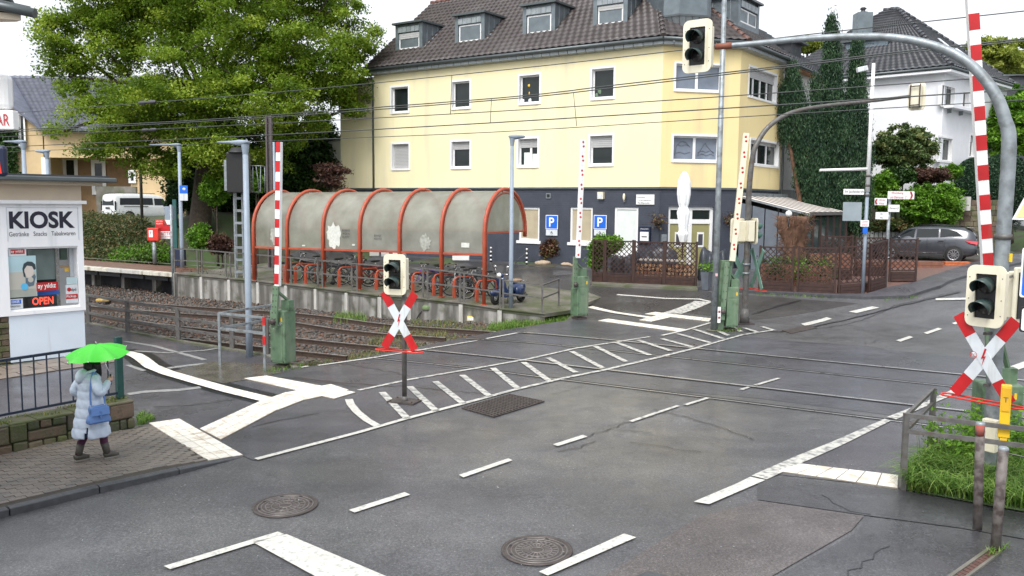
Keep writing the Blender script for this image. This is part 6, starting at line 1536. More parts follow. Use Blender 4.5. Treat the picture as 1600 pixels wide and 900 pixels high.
# kiosk
K0=P(137,553);fk=Face((K0.x,K0.y),(-.664,-.748));kside=Vector((-.748,.664,0))
KI=thing('kiosk','white kiosk with big black KIOSK lettering, shop window and pale blue base','kiosk',K0)
tl_k=fk.t(-60,500);kr=-fk.d
zK=lambda x,y:fk.z(fk.t(x,y),y)
zbase,zledge,ztopw,zroof=K0.z,zK(137,484),zK(137,319),zK(137,290)
wk=[fk.t(123,430),fk.t(14,430),zK(60,484),zK(60,386)]
wall_with_holes(fk,0,tl_k,zledge,ztopw,[wk],'front_wall',m_kiosk,KI,thick=.15)
def kbox(t0,t1,z0,z1,o0,o1,nm,mt,par=KI,bev=0):return panel(MB(),fk,t0,t1,z0,z1,o0,o1).build(nm,mt,par,bevel=bev)
kbox(.03,fk.t(16,520),zbase,zledge-.001,-2.9,-.04,'base',m_kiosk_b);
bs=fk.t(16,520);
for r_ in range(8):
 for c_ in range(4):
  t0_=bs+.01+c_*.34-(.15 if r_%2 else 0);z0_=zbase+r_*(zledge-zbase)/8
  kbox(max(bs+.005,t0_),t0_+.32,z0_+.01,z0_+(zledge-zbase)/8-.012,-.3,-.05+random.uniform(-.015,.015),'brick',m_stone[3] if(r_+c_)%2 else m_stone[1])
kbox(bs,tl_k,zbase,zledge-.003,-.4,-.09,'brick_backing',m_mortar)
MB().prism([fk.pt(.0,zbase,-.15),fk.pt(.0,zbase,-3),fk.pt(.0,zroof,-3),fk.pt(.0,zroof,-.15)],fk.d*.12).build('side_wall',m_kiosk,KI)
kbox(.13,tl_k,zbase,zroof,-3.0,-2.9,'rear_wall',m_kiosk);kbox(0.14,tl_k,zledge-.05,zledge,-2.88,-.16,'floor',m_galv_d)
kbox(-.08,tl_k,ztopw,ztopw+.09,-3.0,.12,'cornice',m_kiosk,bev=.01);kbox(fk.t(128,300),tl_k,ztopw+.09,zroof,-3.0,-.05,'upper_band',m_beige)
kbox(fk.t(152,290),tl_k,zroof,zroof+.08,-3.3,.32,'roof_soffit',m_beige);kbox(fk.t(169,290),tl_k,zroof+.08,zroof+.2,-3.5,.55,'roof_edge',m_gutter,bev=.03);kbox(fk.t(160,290),tl_k,zroof+.2,zroof+.25,-3.4,.42,'roof_felt',m_tile_d)
# raised sign panel frame
sp_=[fk.t(121,340),fk.t(11,340),zK(60,376),zK(60,325)]
for a,b,z0_,z1_ in((sp_[0],sp_[1],sp_[3],sp_[3]+.02),(sp_[0]-.02,sp_[0],sp_[2],sp_[3]+.02),(sp_[1],sp_[1]+.02,sp_[2],sp_[3]+.02)):kbox(a,b,z0_,z1_,.001,.012,'sign_moulding',m_wsign)
def ktext(s,x0,x1,y0,y1,mat,out=.004,bold=0,ctr=None,par=KI,nm='lettering'):
 a,b=fk.t(x0,(y0+y1)/2),fk.t(x1,(y0+y1)/2);xm=(x0+x1)/2;z0_,z1_=zK(xm,y1),zK(xm,y0)
 return text(nm,s,mat,par,fk.pt((a+b)/2,(z0_+z1_)/2,out),kr,Zv,width=abs(a-b),height=z1_-z0_,bold=bold)
ktext('KIOSK',14,116.5,330,357,m_ink,bold=.035);ktext('Getränke   Snacks   Tabakwaren',14,117.5,361.5,368.5,m_inkb,bold=.0)
# shop window with interior
kbox(wk[0],wk[1],wk[2],wk[2]+.045,-.10,-.05,'window_frame',m_kiosk);kbox(wk[0],wk[1],wk[3]-.045,wk[3],-.10,-.05,'window_frame',m_kiosk)
gl=bpy.data.materials.new('shop_glass');gl.use_nodes=True;N_=gl.node_tree.nodes;L_=gl.node_tree.links;tr0=N_.new('ShaderNodeBsdfTransparent');g_=N_.new('ShaderNodeBsdfGlossy');g_.inputs['Roughness'].default_value=.03;mx=N_.new('ShaderNodeMixShader');fr_=N_.new('ShaderNodeFresnel');fr_.inputs['IOR'].default_value=1.5
L_.new(fr_.outputs[0],mx.inputs[0]);L_.new(tr0.outputs[0],mx.inputs[1]);L_.new(g_.outputs[0],mx.inputs[2]);L_.new(mx.outputs[0],N_['Material Output'].inputs['Surface'])
MB().add([fk.pt(wk[0],wk[2],-.06),fk.pt(wk[1],wk[2],-.06),fk.pt(wk[1],wk[3],-.06),fk.pt(wk[0],wk[3],-.06)],[(0,1,2,3)]).build('window_glass',gl,KI)
def kin(x0,x1,y0,y1,out,nm,mt,th=.02,par=KI):
 ym,xm=(y0+y1)/2,(x0+x1)/2;o=shiftface(fk,out);o.n=fk.n;a,b=sorted((o.t(x0,ym),o.t(x1,ym)));z0_,z1_=Zat(o.pt((a+b)/2,0),y1),Zat(o.pt((a+b)/2,0),y0);return panel(MB(),o,a,b,z0_,z1_,-th,0).build(nm,mt,par),o,a,b,z0_,z1_
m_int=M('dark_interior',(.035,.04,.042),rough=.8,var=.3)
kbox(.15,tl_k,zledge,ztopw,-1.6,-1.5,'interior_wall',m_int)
kin(46,88,390,437,-.5,'grey_shutter',M('grey_shelf',(.20,.26,.25),rough=.6),.1);kin(88,93,386,480,-.45,'shelf_upright',M('perforated_strip',(.30,.30,.28),rough=.5,var=.5,scale=30));kin(109,117,386,432,-.35,'white_pipe',m_wsign,.08);kin(95,105,386,406,-.4,'green_bottle_display',M('bottle_green',(.02,.06,.035),rough=.2),.1)
kin(94,120,414,418,-.4,'counter_edge',M('counter_wood',(.4,.28,.15),rough=.5));kin(101,108,419,424,-.38,'yellow_box',m_yellow);
def sticker(x0,x1,y0,y1,mt,nm,lab,cat='poster',out=-.045):
 t=thing(nm,lab,cat,fk.pt(fk.t((x0+x1)/2,(y0+y1)/2),zK((x0+x1)/2,y1),out));r_=kin(x0,x1,y0,y1,out,'sheet',mt,.004,t);return t
t=sticker(13,41,386,400,m_wsign,'window_sticker','white sticker with small red nameplate at the upper left of the kiosk window','sticker');kin(16.5,38.5,389.5,397,-.043,'red_field',m_redsign,.003,t);ktext('ay yıldız',18,37,390.5,396,m_wwhite,-.040,.01,par=t)
m_sky=M('poster_sky',(.42,.60,.66),rough=.4,var=.08,scale=2);m_sand_=M('poster_sand',(.48,.47,.42),rough=.4,var=.08,scale=2);m_skin_p=M('poster_skin',(.62,.56,.52),rough=.4,var=.06);m_hair_p=M('poster_hair',(.03,.05,.06),rough=.4)
t=sticker(13,57,400,464,m_sky,'beach_poster','pale blue poster of a dark-haired person telephoning on a beach, in the kiosk window')
kin(13.3,56.7,425,463.6,-.0435,'sand',m_sand_,.002,t);kin(13.3,56.7,452,463.6,-.042,'lower_band',M('poster_band',(.36,.38,.34),rough=.4),.002,t)
def kpoly(pts,mt,out,nm,par):o=shiftface(fk,out);o.n=fk.n;MB().prism([o.pt(o.t(x,y),Zat(o.pt(o.t(x,y),0),y)) for x,y in pts],-fk.n*.002).build(nm,mt,par)
kpoly([(35,420),(37,412),(43,408.5),(50,409),(55,413),(56,420),(53,422),(50,416),(42,415),(38,421),(38,428),(36,427)],m_hair_p,-.040,'hair',t)
kpoly([(38,420),(42,414),(50,415),(53,421),(52,428),(47,434),(41,432),(38,428)],m_skin_p,-.041,'face',t);kpoly([(36,424),(38,424),(40,430),(40,434),(37,432)],m_hair_p,-.039,'telephone',t)
kpoly([(40,434),(47,435),(54,428),(56,432),(53,446),(46,448),(40,443)],M('poster_collar',(.10,.15,.20),rough=.4),-.0415,'collar',t)
kpoly([(48+4.3*math.cos(a),437+4.3*math.sin(a)) for a in[2*math.pi*k/14 for k in range(14)]],m_sand_,-.038,'badge',t);kpoly([(38.5+5.7*math.cos(a),448+5.7*math.sin(a)) for a in[2*math.pi*k/16 for k in range(16)]],M('poster_cyan',(.10,.45,.75),rough=.4),-.036,'blue_disc',t)
t=sticker(57,91,441,454,m_redsign,'red_sign','red nameplate with bold white lettering in the middle of the kiosk window','sign',-.044);ktext('ay yıldız',60,88.5,442.5,452.5,m_wwhite,-.041,.02,par=t)
kin(58,92,454.5,461,-.2,'blue_strip',m_blue,.02)
t=sticker(48,88,461,479,m_black,'open_sign','black sign with glowing red OPEN letters at the bottom of the kiosk window','sign',-.07);ktext('OPEN',52,85,464.5,476,M('open_glow',(.9,.05,.03),emit=((1,.06,.03),1.3)),-.066,.015,par=t)
t=sticker(103,122,445,473,m_wsign,'parcel_sticker','white and red parcel pick-up sticker at the lower right of the kiosk window','sticker');kin(103.2,121.8,459.5,467,-.043,'red_band',m_redsign,.003,t);ktext('dpd',112,120,450,456,m_inkb,-.042,.015,par=t);ktext('Pickup',105,120,461,466,m_wwhite,-.039,.01,par=t);kpoly([(105,450.5),(108,449),(111,450.5),(111,454),(108,456),(105,454)],m_redsign,-.041,'red_cube',t)
t=sticker(104,121,433,444,M('paper_blue_grey',(.45,.58,.62),rough=.5),'paper_note','pale blue paper note above the parcel sticker','note')
t=sticker(15,36,467,483,m_wsign,'blue_sticker','white and blue sticker at the lower left of the kiosk window','sticker');kin(17,33,468.5,475,-.043,'blue_field',m_blue,.003,t);ktext('LEKKER',18.5,31.5,469.8,473.6,m_wwhite,-.040,.01,par=t);ktext('bezahlen',17.5,33,476.8,480,m_inkb,-.040,0,par=t)
# flagstone apron and low mossy ledge in front of the kiosk
lz=MB();
for i in range(9):
 t0_,t1_=.0+i*.62,.0+i*.62+.6;panel(MB(),fk,t0_,t1_,zbase-.25,zbase-.02,-.04,.16+random.uniform(-.02,.02)).build('ledge_stone',m_stone[i%3],KI,bevel=.015)
m_flag=M('flagstone',(.21,.17,.14),rough=.45,var=.2,scale=4,dirt=((.12,.10,.08),.4,2));fs_=tag(thing('flagstone_apron',None,None,fk.pt(1.5,g(*fk.pt(1.5,0,.8)[:2]),.8)),kind='structure')
for i in range(7):
 for j in range(3):
  q=[fk.pt(-.1+i*.75+(.3 if j%2 else 0)+a,0,.2+j*.5+b) for a,b in((.01,.01),(.73,.01),(.73,.48),(.01,.48))];q=[on(p,.018) for p in q];MB().prism(q,(0,0,.012)).build('flagstone',m_flag,fs_)
  # stone wall with navy railing
wf0=P(-90,734,.08);wf1=P(212,666,.08);wd=(wf1-wf0);wd.z=0;WL=wd.length;wd.normalize();wn=Vector((-wd.y,wd.x,0));hw=.50
SW=thing('stone_retaining_wall','low mossy natural stone wall beside the brick pavement','wall',wf1)
def wz(p):return g(p.x,p.y)+.05
x=0
core=MB().prism([Vector((p.x,p.y,wz(p)-.1)) for p in(wf0+wn*.06,wf1+wn*.06-wd*.05,wf1+wn*.5-wd*.05,wf0+wn*.5)],(0,0,hw+.02));core.build('mortar_core',m_mortar,SW)
xs_=0;segs=[]
while xs_<WL-.05:
 sw=min(random.uniform(.45,.8),WL-xs_);sw=WL-xs_ if WL-xs_-sw<.2 else sw
 for(z0,z1) in random.choice([[(0,.2),(.2,.5)],[(0,.3),(.3,.5)],[(0,.16),(.16,.34),(.34,.5)],[(0,.24),(.24,.38),(.38,.5)]]):
  n_=random.choice((1,2,2,3));cuts=sorted([0,1]+[(k+random.uniform(-.2,.2))/n_ for k in range(1,n_)]);segs+=[(xs_+sw*a,sw*(b-a),z0,z1) for a,b in zip(cuts,cuts[1:])]
 xs_+=sw
for x,w_,z0,z1 in segs:
 if 1:
  p,q=wf0+wd*(x+.008),wf0+wd*(x+w_-.008);zz=wz(p);o_=random.uniform(-.02,.02);j=[random.uniform(-.012,.012) for _ in range(4)]
  vs=[Vector((p.x,p.y,zz+z0+.008+j[0]))-wn*o_,Vector((q.x,q.y,zz+z0+.008+j[1]))-wn*o_,Vector((q.x,q.y,zz+z1-.006+j[2]))-wn*o_,Vector((p.x,p.y,zz+z1-.006+j[3]))-wn*o_]
  MB().prism(vs,wn*.12).build('stone',random.choice(m_stone),SW,bevel=.028)
for k in range(2):
 p=wf1+wn*(.13+.2*k);MB().prism([Vector((p.x,p.y,wz(p)))-wd*.06,Vector((p.x,p.y,wz(p)))+wn*.18-wd*.06,Vector((p.x,p.y,wz(p)+hw))+wn*.18-wd*.06,Vector((p.x,p.y,wz(p)+hw))-wd*.06],wd*.07).build('stone',m_stone[2*k],SW,bevel=.015)
x=WL-.01
while x>.3:
 w_=random.uniform(.35,.7);p,q=wf0+wd*max(0,x-w_+.01),wf0+wd*x;zz=wz(p)+hw
 MB().prism([Vector((p.x,p.y,zz-.02))+wn*.0,Vector((q.x,q.y,zz-.02))+wn*.0,Vector((q.x,q.y,zz-.02))+wn*.5,Vector((p.x,p.y,zz-.02))+wn*.5],(0,0,.05)).build('cap_stone',m_stone[random.choice((0,2))],SW,bevel=.02);x-=w_
fe=wf1+wn*.3-wd*.12;NR=thing('navy_railing','navy blue railing with vertical bars and dark green end post on the stone wall','railing',Vector((fe.x,fe.y,wz(fe)+hw)))
zb_=lambda p:wz(p)+hw+.03
pe=Vector((fe.x,fe.y,zb_(fe)));MB().obox(pe+Zv*.56,wd*.055,wn*.055,Zv*.56).build('end_post',m_dgreen,NR,bevel=.006)
fs0=fe-wd*(WL-.1);a,b=Vector((fs0.x,fs0.y,zb_(fs0))),pe
MB().bar(a+Zv*1.0,b+Zv*1.0,.045,.045).build('top_rail',m_navy,NR);MB().bar(a+Zv*.1,b+Zv*.1,.04,.04).build('bottom_rail',m_navy,NR)
x=.21
while x<WL-.2:p=b.lerp(a,x/WL);MB().obox(p+Zv*.55,wd*.01,wn*.01,Zv*.45).build('bar',m_navy,NR);x+=.215
# building corner with hanging signs, top left
LB=thing('corner_pub','building at the top left of which only gutter, soffit and brown roof tiles show','building',(-7.5,5,0))
ez=W(30,24,8.4).z
MB().box(-13,-6.6,8.6,9.6,-.5,ez+.4).build('wall',m_beige,LB);MB().prism([W(-300,0,8.45),W(33,32,8.45),W(26,34,8.75),W(-300,40,8.75)],(0,0,.06)).build('soffit',m_beige,LB)
ge=W(55,21,8.4);MB().tube([ge,W(-10,7,8.4),W(-300,-55,8.4)],.045,10).build('gutter',m_gutter,LB)
MB().prism([W(-300,-62,8.42),W(48,15,8.42),W(40,15,8.6),W(-300,-62,8.6)],(0,0,.03)).build('roof_board',m_gutter,LB)
tiled('tile_field',W(-300,-66,8.45),W(26,9,8.45),W(-20,-80,9.2),W(-300,-140,9.2),M('roof_tile_dark_brown',(.06,.035,.028),rough=.5),LB)
def hsign(x1,y0,y1,Y,name,lab,mat,d=.2,w=.8,r=None):
 a=W(x1,y1,Y);b=W(x1,y0,Y);t=thing(name,lab,'hanging sign',a);MB().box(a.x-w,a.x,Y-d/2,Y+d/2,a.z,b.z).build('box',mat,t,bevel=r or.01)
 MB().tube([Vector((a.x-w*.5,Y,b.z-.05)),Vector((-6.35,Y,b.z-.05))],.025,6).build('bracket',m_inkb,t);return t,a,b
t,a,b=hsign(26,173,203,9.0,'bar_sign','white box sign with thin red letters at the left edge',m_wwhite,.10,.62);text('lettering','BAR',m_txtred,t,Vector((a.x-.135,8.945,(a.z+b.z)/2)),(1,0,0),Zv,width=.19,height=.115)
t,a,b=hsign(20,117,172,9.05,'round_sign','white rounded lantern sign with maroon edge above the white box sign',m_wwhite,.12,.5,.05);MB().obox(Vector((a.x-.27,8.98,(a.z+b.z)/2)),(.14,0,0),(0,.01,0),(0,0,(b.z-a.z)/2-.03)).build('maroon_field',M('maroon',(.25,.02,.04)),t)
t,a,b=hsign(12,227,276,9.0,'pharmacy_style_sign','dark navy rounded sign with glowing red shape low on the left edge',m_dkblue,.1,.4,.04);MB().prism([Vector((a.x-.24,8.944,a.z+.03)),Vector((a.x-.025,8.944,a.z+.03)),Vector((a.x-.05,8.944,a.z+.2)),Vector((a.x-.11,8.944,a.z+.2))],(0,.004,0)).build('red_shape',m_redsign2,t)
# overhead wires
def wire(pts,lab,r=.012,Ys=None,grp='overhead tram wires'):
 P3=[W(x,y,Y) for x,y,Y in pts];sp=smoothline(P3,4);o=MB().tube(sp,r,5).build('overhead_wire',M('wire',(.05,.055,.055),rough=.5) if 'wire' not in bpy.data.materials else bpy.data.materials['wire'])
 tag(o,lab,'wire',grp);return o
def trackY(x,k):
 mid=ctrl[k][2];best=None
 for p,q in zip(mid,mid[1:]):
  xp,xq=pix((p.x,p.y,1))[0],pix((q.x,q.y,1))[0]
  if p.y>1 and q.y>1 and min(xp,xq)<=x<=max(xp,xq) and xp!=xq:return p.y+(q.y-p.y)*(x-xp)/(xq-xp)
 return 18 if x>800 else 40
for lab,k,dy,pts in(('uppermost overhead wire, crossing the top of the curved mast arm',1,0,[(0,178),(400,147),(780,110),(1068,78),(1253,55),(1640,13)]),('thick dark overhead wire, second from the top',0,0,[(0,204),(233,192),(380,183),(780,153),(960,133),(1180,108),(1413,80),(1640,57)]),('thin twin wire running just under the thick second wire',0,.35,[(0,207),(380,186),(780,156),(960,137),(1180,111),(1413,83),(1640,60)]),('third overhead wire from the top on the yellow facade',1,0,[(0,214),(380,195),(760,175),(1200,146),(1640,114)]),('fourth overhead contact wire, ending droppers of the thick wire',0,0,[(0,230),(380,213),(767,192),(1200,165),(1640,137)]),('lowest overhead wire, level with the second storey windows',0,.35,[(0,238),(380,222),(760,207),(1200,180),(1640,154)])):
 wire([(x,y,trackY(min(1590,max(30,x)),k)+dy) for x,y in pts],lab,.016 if 'thick' in lab else.011)
for(x0,y0,x1,y1,k,dy,lab) in((706,118,704,179,1,0,'left thin vertical dropper on the yellow facade'),(768,154,766,192,0,0,'middle thin vertical dropper between thick wire and contact wire'),(896,144,901,197,0,.35,'right thin vertical dropper between the wires')):
 Y=trackY(x0,k)+dy;o=MB().tube([W(x0,y0,Y),W(x1,y1,Y)],.009,5).build('wire_dropper',bpy.data.materials['wire']);tag(o,lab,'wire dropper')
for x,y,k in((230,160,1),(233,203,0)):
 Y=trackY(x,k);p=W(x,y,Y);o=MB().lathe([(.02,-.35),(.06,-.3),(.06,-.1),(.03,0),(.06,.1),(.06,.3),(.02,.35)],p,8,(.9,-.4,.02)).build('wire_insulator',m_inkb);tag(o,'small dark insulator on the %s wire in front of the big tree'%('uppermost' if k else 'second'),'insulator')
 # catenary mast, lattice mast with signal
cb=W(422,300,38.5);cb.z=g(cb.x,cb.y)-.1;t=thing('catenary_mast','dark brown steel catenary mast behind the striped boom','mast',cb);zt=Zat(cb,181)
for s_ in(-.1,.1):MB().obox(cb+Vector((s_,0,(zt-cb.z)/2)),(.035,0,0),(0,.1,0),(0,0,(zt-cb.z)/2)).build('channel',M('mast_brown',(.09,.07,.075),rough=.7),t)
MB().obox(cb+Vector((0,.03,(zt-cb.z)/2)),(.065,0,0),(0,.01,0),(0,0,(zt-cb.z)/2-.01)).build('web',m_galv_d,t)
p_=W(429,300,37.5);p_.z=g(p_.x,p_.y);t=thing('thin_pole','thin pale blue pole right beside the brown catenary mast','pole',p_);MB().tube([p_,Vector((p_.x,p_.y,Zat(p_,222)))],.05,8).build('pole',m_lampb,t)
lm=P(376,434,0,plat);t=thing('signal_mast','grey lattice mast carrying a black signal box with a small service platform','signal mast',lm);zt=Zat(lm,258);LH=zt-lm.z
for a in(-.16,.16):
 for b in(-.1,.1):MB().obox(lm+Vector((a,b,LH/2)),(.03,0,0),(0,.03,0),(0,0,LH/2)).build('upright',m_galv,t)
n=9;m=MB()
for k in range(n):
 z=lm.z+LH*(k+.5)/n*.98
 MB().obox(Vector((lm.x,lm.y-.12,z)),(.13,0,0),(0,.012,0),(0,0,.05)).build('batten',m_galv,t)
bx_=W(373,270,lm.y-.35);MB().obox(bx_,(.42,0,0),(0,.2,0),(0,0,.78)).build('signal_screen',m_black,t,bevel=.03);MB().lathe([(0,.22),(.25,.2),(.4,0)],bx_+Vector((0,0,.78)),12,(0,0,1)).build('hood',m_black,t)
MB().obox(bx_+Vector((-.48,0,-.1)),(.05,0,0),(0,.15,0),(0,0,.6)).build('side_box',m_galv,t)
m=MB();q0,q1=W(388,258,lm.y),W(407,259,lm.y);q2,q3=W(407,300,lm.y),W(388,300,lm.y)
m.tube([W(347,259,lm.y),q1,q2,q3],.025,6).tube([W(395,259,lm.y),W(395,300,lm.y)],.02,6).tube([W(400,259,lm.y),W(405,300,lm.y)],.02,6).tube([q1+Vector((0,.6,0)),q2+Vector((0,.6,0))],.02,6).tube([q1,q1+Vector((0,.6,0))],.02,6);m.build('service_rail',m_galv,t)
lp=W(219,250,50);lp.z=g(lp.x,lp.y);t=thing('thin_pole','thin dark grey-green pole in front of the white van','pole',lp);MB().tube([lp,Vector((lp.x,lp.y,Zat(lp,150)))],.09,8).build('pole',m_galv_d,t)
ep=P(271,463,-.15,pl);t=thing('thin_pole','thin galvanised pole at the end of the train platform with a grey box on top','pole',ep);zt=Zat(ep,320);MB().tube([ep,Vector((ep.x,ep.y,zt))],.055,8).build('pole',m_galv,t);q=W(265,333,ep.y+.1);MB().obox(q,(.16,0,0),(0,.12,0),(0,0,.28)).build('box',m_lampb,t)
q=P(279,416,.82,pl);t=thing('dark_cabinet','dark blue cabinet at the foot of the platform lamp post behind the railing','cabinet',q);MB().obox(q+Zv*.4,(.3,0,0),(0,.15,0),Zv*.38).build('case',m_dkblue,t,bevel=.02);MB().obox(q+Vector((-.2,.25,1.5)),(.08,0,0),(0,.05,0),Zv*1.5).build('teal_post',M('teal',(.02,.09,.09)),t)
# red ticket boxes on the train platform
q=P(242,412,.82,pl);t=thing('ticket_machine','orange-red ticket validator box with white square on a grey post','ticket validator',q);zz=Zat(q,376);z2=Zat(q,356)
MB().tube([q,Vector((q.x,q.y,zz))],.09,10).build('post',m_galv,t);MB().obox(Vector((q.x,q.y,(zz+z2)/2)),(.26,0,0),(0,.15,0),(0,0,(z2-zz)/2)).build('box',m_redsign2,t,bevel=.02)
c=Vector((q.x-.08,q.y-.155,(zz+z2)/2+.03));MB().obox(c,(.09,0,0),(0,.004,0),(0,0,.16)).build('white_square',m_wwhite,t);text('letter_f','F',m_ink,t,c+Vector((.0,-.006,.03)),(1,0,0),Zv,height=.14)
def board(x0,x1,y0,y1,mat,lab,nm='notice_board',cut=None,words=None):
 Y=q.y+.3;a,b=W(x0,y1,Y),W(x1,y0,Y);t=thing(nm,lab,'notice board',a);MB().box(a.x,b.x,Y,Y+.04,a.z,b.z).build('board',mat,t)
 if cut:MB().prism([W(x,y,Y-.004) for x,y in cut],(0,.003,0)).build('white_field',m_wwhite,t)
 for k,w_ in enumerate(words or()):text('words',w_,m_wwhite if mat==m_redsign2 else m_txtred,t,Vector(((a.x+b.x)/2,Y-.006,b.z-(k+.7)*(b.z-a.z)/(len(words)+.4))),(1,0,0),Zv,width=(b.x-a.x)*.8)
board(243,255,343,352,m_redsign2,'red board with white words above the orange-red validator',words=('HALTEN','VERBOT'));board(243,268,352.5,361,m_redsign,'dark red board in the middle of the notice cluster');board(257,268,342,351.5,m_redsign,'red board with torn white triangle on the right of the cluster',cut=[(257.5,343),(267.5,343),(267.5,351),(261,350.8)]);board(250,268,361.5,373,m_wwhite,'white notice board with red text below the red boards',words=('BITTE','NICHT BETRETEN'))
# yellow track box and small pedestal
q=P(741,503,-.15,pl);t=thing('yellow_track_box','small yellow and white box beside the rails near the platform ramp','track box',q);MB().obox(q+Vector((0,.1,.11)),(.24,0,0),(0,.13,0),(0,0,.09)).build('case',m_yellow,t,bevel=.015);MB().obox(q+Vector((-.1,-.035,.11)),(.12,0,0),(0,.004,0),(0,0,.06)).build('white_label',m_wwhite,t)
MB().box(q.x-.24,q.x+.24,q.y,q.y+.22,q.z-.05,q.z+.02).build('feet',m_cast,t)
q=P(667,499,-.15,pl);t=thing('cable_pedestal','small dark cable pedestal with greenish lid beside the wall','pedestal',q)
for a in(-.08,.08):MB().tube([q+Vector((a,0,0)),q+Vector((a,0,.35))],.03,6).build('leg',m_cast,t)
MB().lathe([(.16,.35),(.17,.42),(.13,.5),(0,.51)],q,12).build('lid',M('lid_green',(.14,.20,.09),rough=.6),t);MB().tube([q+Vector((-.1,0,.35)),q+Vector((-.25,-.05,.2)),q+Vector((-.35,-.1,0))],.02,6).build('cable',m_rubber,t)
q=P(192+1800,400) if False else None
q=P(162,472,-.1,pl);o=MB().obox(q+Zv*.08,(.26,.0,0),(0,.12,0),(0,0,.05)).build('yellow_rail_magnet',M('faded_yellow',(.5,.33,.08),rough=.7,dirt=((.2,.14,.08),.5,6)),None,bevel=.02);tag(o,'flat yellow track device lying between the rails behind the kiosk','track device')
# terrace fences
def lattice(px0,px1,ytop,lab,planter=True,lat_h=None):
 a,b=P(*px0),P(*px1);a2=a;L=(Vector((b.x-a.x,b.y-a.y,0))).length;d=Vector((b.x-a.x,b.y-a.y,0)).normalized();n=Vector((d.y,-d.x,0));n=n if n.y<0 else-n
 z0=min(a.z,b.z);H=Zat(a,ytop)-a.z;t=thing('lattice_fence',lab,'lattice fence',a,group='dark brown terrace lattice panels');p=lambda u,z,o=0:Vector((a.x,a.y,0))+d*u+n*o+Zv*(a.z+(b.z-a.z)*u/L+z)
 for u in(.035,L-.035):MB().bar(p(u,.0,-.02),p(u,H+.04,-.02),.07,.07,up=n).build('post',m_wood,t)
 ph=.40
 if planter:
  for k in range(3):MB().prism([p(.08,.04+k*.12,.0),p(L-.08,.04+k*.12,.0),p(L-.08,.04+k*.12+.11,.0),p(.08,.04+k*.12+.11,.0)],n*.03).build('planter_board',m_wood,t)
  MB().prism([p(.08,.03,-.01),p(L-.08,.03,-.01),p(L-.08,ph-.05,-.01),p(.08,ph-.05,-.01)],-n*.32).build('planter_box',m_wood,t)
 MB().bar(p(.07,H-.02),p(L-.07,H-.02),.05,.05,up=n).build('top_rail',m_wood,t);MB().bar(p(.07,ph+.03),p(L-.07,ph+.03),.045,.05,up=n).build('bottom_rail',m_wood,t)
 m=MB();z0,z1,u0,u1=ph+.04,H-.04,.08,L-.08;st=.20
 def clip(c,s):
  pts=[]
  for z in(z0,z1):
   u=c+s*z
   if u0<=u<=u1:pts.append((u,z))
  for u in(u0,u1):
   z=(u-c)/s
   if z0<z<z1:pts.append((u,z))
  return pts[:2] if len(pts)>=2 else None
 for s,o in((1,.008),(-1,-.008)):
  c=-6.0
  while c<6+L:
   q=clip(c,s)
   if q and(abs(q[0][0]-q[1][0])>.02):m.bar(p(*q[0],o),p(*q[1],o),.032,.010,up=n)
   c+=st
 tag(m.build('lattice',m_wood,t),kind='stuff');return t
lattice((925,442),(944,443.5),375,'narrow end panel at the left of the first row of dark brown lattice fence')
lattice((944,443.5),(989,445),376,'second lattice panel from the left, its back touching the green hedge')
lattice((989,445),(1037,447.5),377,'middle lattice panel in front of the firewood')
lattice((1037,447.5),(1088,450),378,'lattice panel at the right end of the first row, before the closed parasol')
lattice((1184,456.5),(1239,459),385,'brown lattice panel right of the far signal mast, before the tree stump')
lattice((1244,459),(1305,462),386,'wide brown lattice panel with diagonal brace, middle of the right terrace')
lattice((1309,462),(1351,459),386,'angled lattice panel with low planter behind the street name post')
lattice((1357,459),(1384,450.5),382,'narrow steep lattice panel between the two sign posts')
lattice((1280,437),(1331,437.5),369,'rear lattice panel seen above the planter in the right terrace')
lattice((1388,441),(1432,441),374,'rightmost lattice panel, in front of the grey car')
lattice((1334,432),(1384,432),371,'rear lattice panel behind the two sign posts')
# terrace paving and terracotta-coloured low walls
sheet('terrace_paving',xy((1184,457),(1305,462.5),(1353,462),(1386,452),(1440,443),(1530,425),(1545,405),(1400,405),(1290,405),(1180,420)),M('brick_paving_red',(.17,.10,.085),rough=.4,var=.25,scale=10,bump=.3,bscale=30,dirt=((.10,.075,.07),.4,1.5)),g,.016,1.2)
sheet('pavement',xy((1088,453),(1180,459),(1300,465.5),(1352,468),(1420,466),(1470,450),(1540,425),(1600,412),(1640,400),(1640,388),(1545,405),(1432,444),(1386,453),(1353,463),(1305,463),(1184,458),(1090,450)),m_path,g,.10,1.2,skirt=.25,wall_mat=m_kerb)
sheet('pavement',xy((925,444),(1088,451),(1090,455),(925,447.5)),m_slab,g,.10,1.0,skirt=.2)
m_terra=M('terracotta_wall',(.19,.08,.05),rough=.7,var=.2,scale=5,bump=.2,dirt=((.16,.09,.06),.35,3))
def lowbox(x0,x1,yb,yt,dep,name,lab,cat,mat,off=0.0,rows=0):
 a,b=P(x0,yb),P(x1,yb);d=Vector((b.x-a.x,b.y-a.y,0));n=Vector((d.y,-d.x,0)).normalized();n=n if n.y<0 else-n;h=Zat(a,yt)-a.z
 t=thing(name,lab,cat,a);L=d.length;d.normalize()
 if rows:
  k=max(1,int(L/.5))
  for r_ in range(rows):
   for i in range(k):
    p=a+d*(L*i/k+(.0));z=a.z+h*r_/rows;MB().prism([Vector((p.x,p.y,z+.004)),Vector((p.x,p.y,z+.004))+d*(L/k-.01),Vector((p.x,p.y,z+h/rows-.006))+d*(L/k-.01),Vector((p.x,p.y,z+h/rows-.006))],-n*dep).build('block',mat,t)
 else:MB().prism([a,b,Vector((b.x,b.y,a.z+h)),Vector((a.x,a.y,a.z+h))],-n*dep).build('body',mat,t)
 return t,a,b,n,h
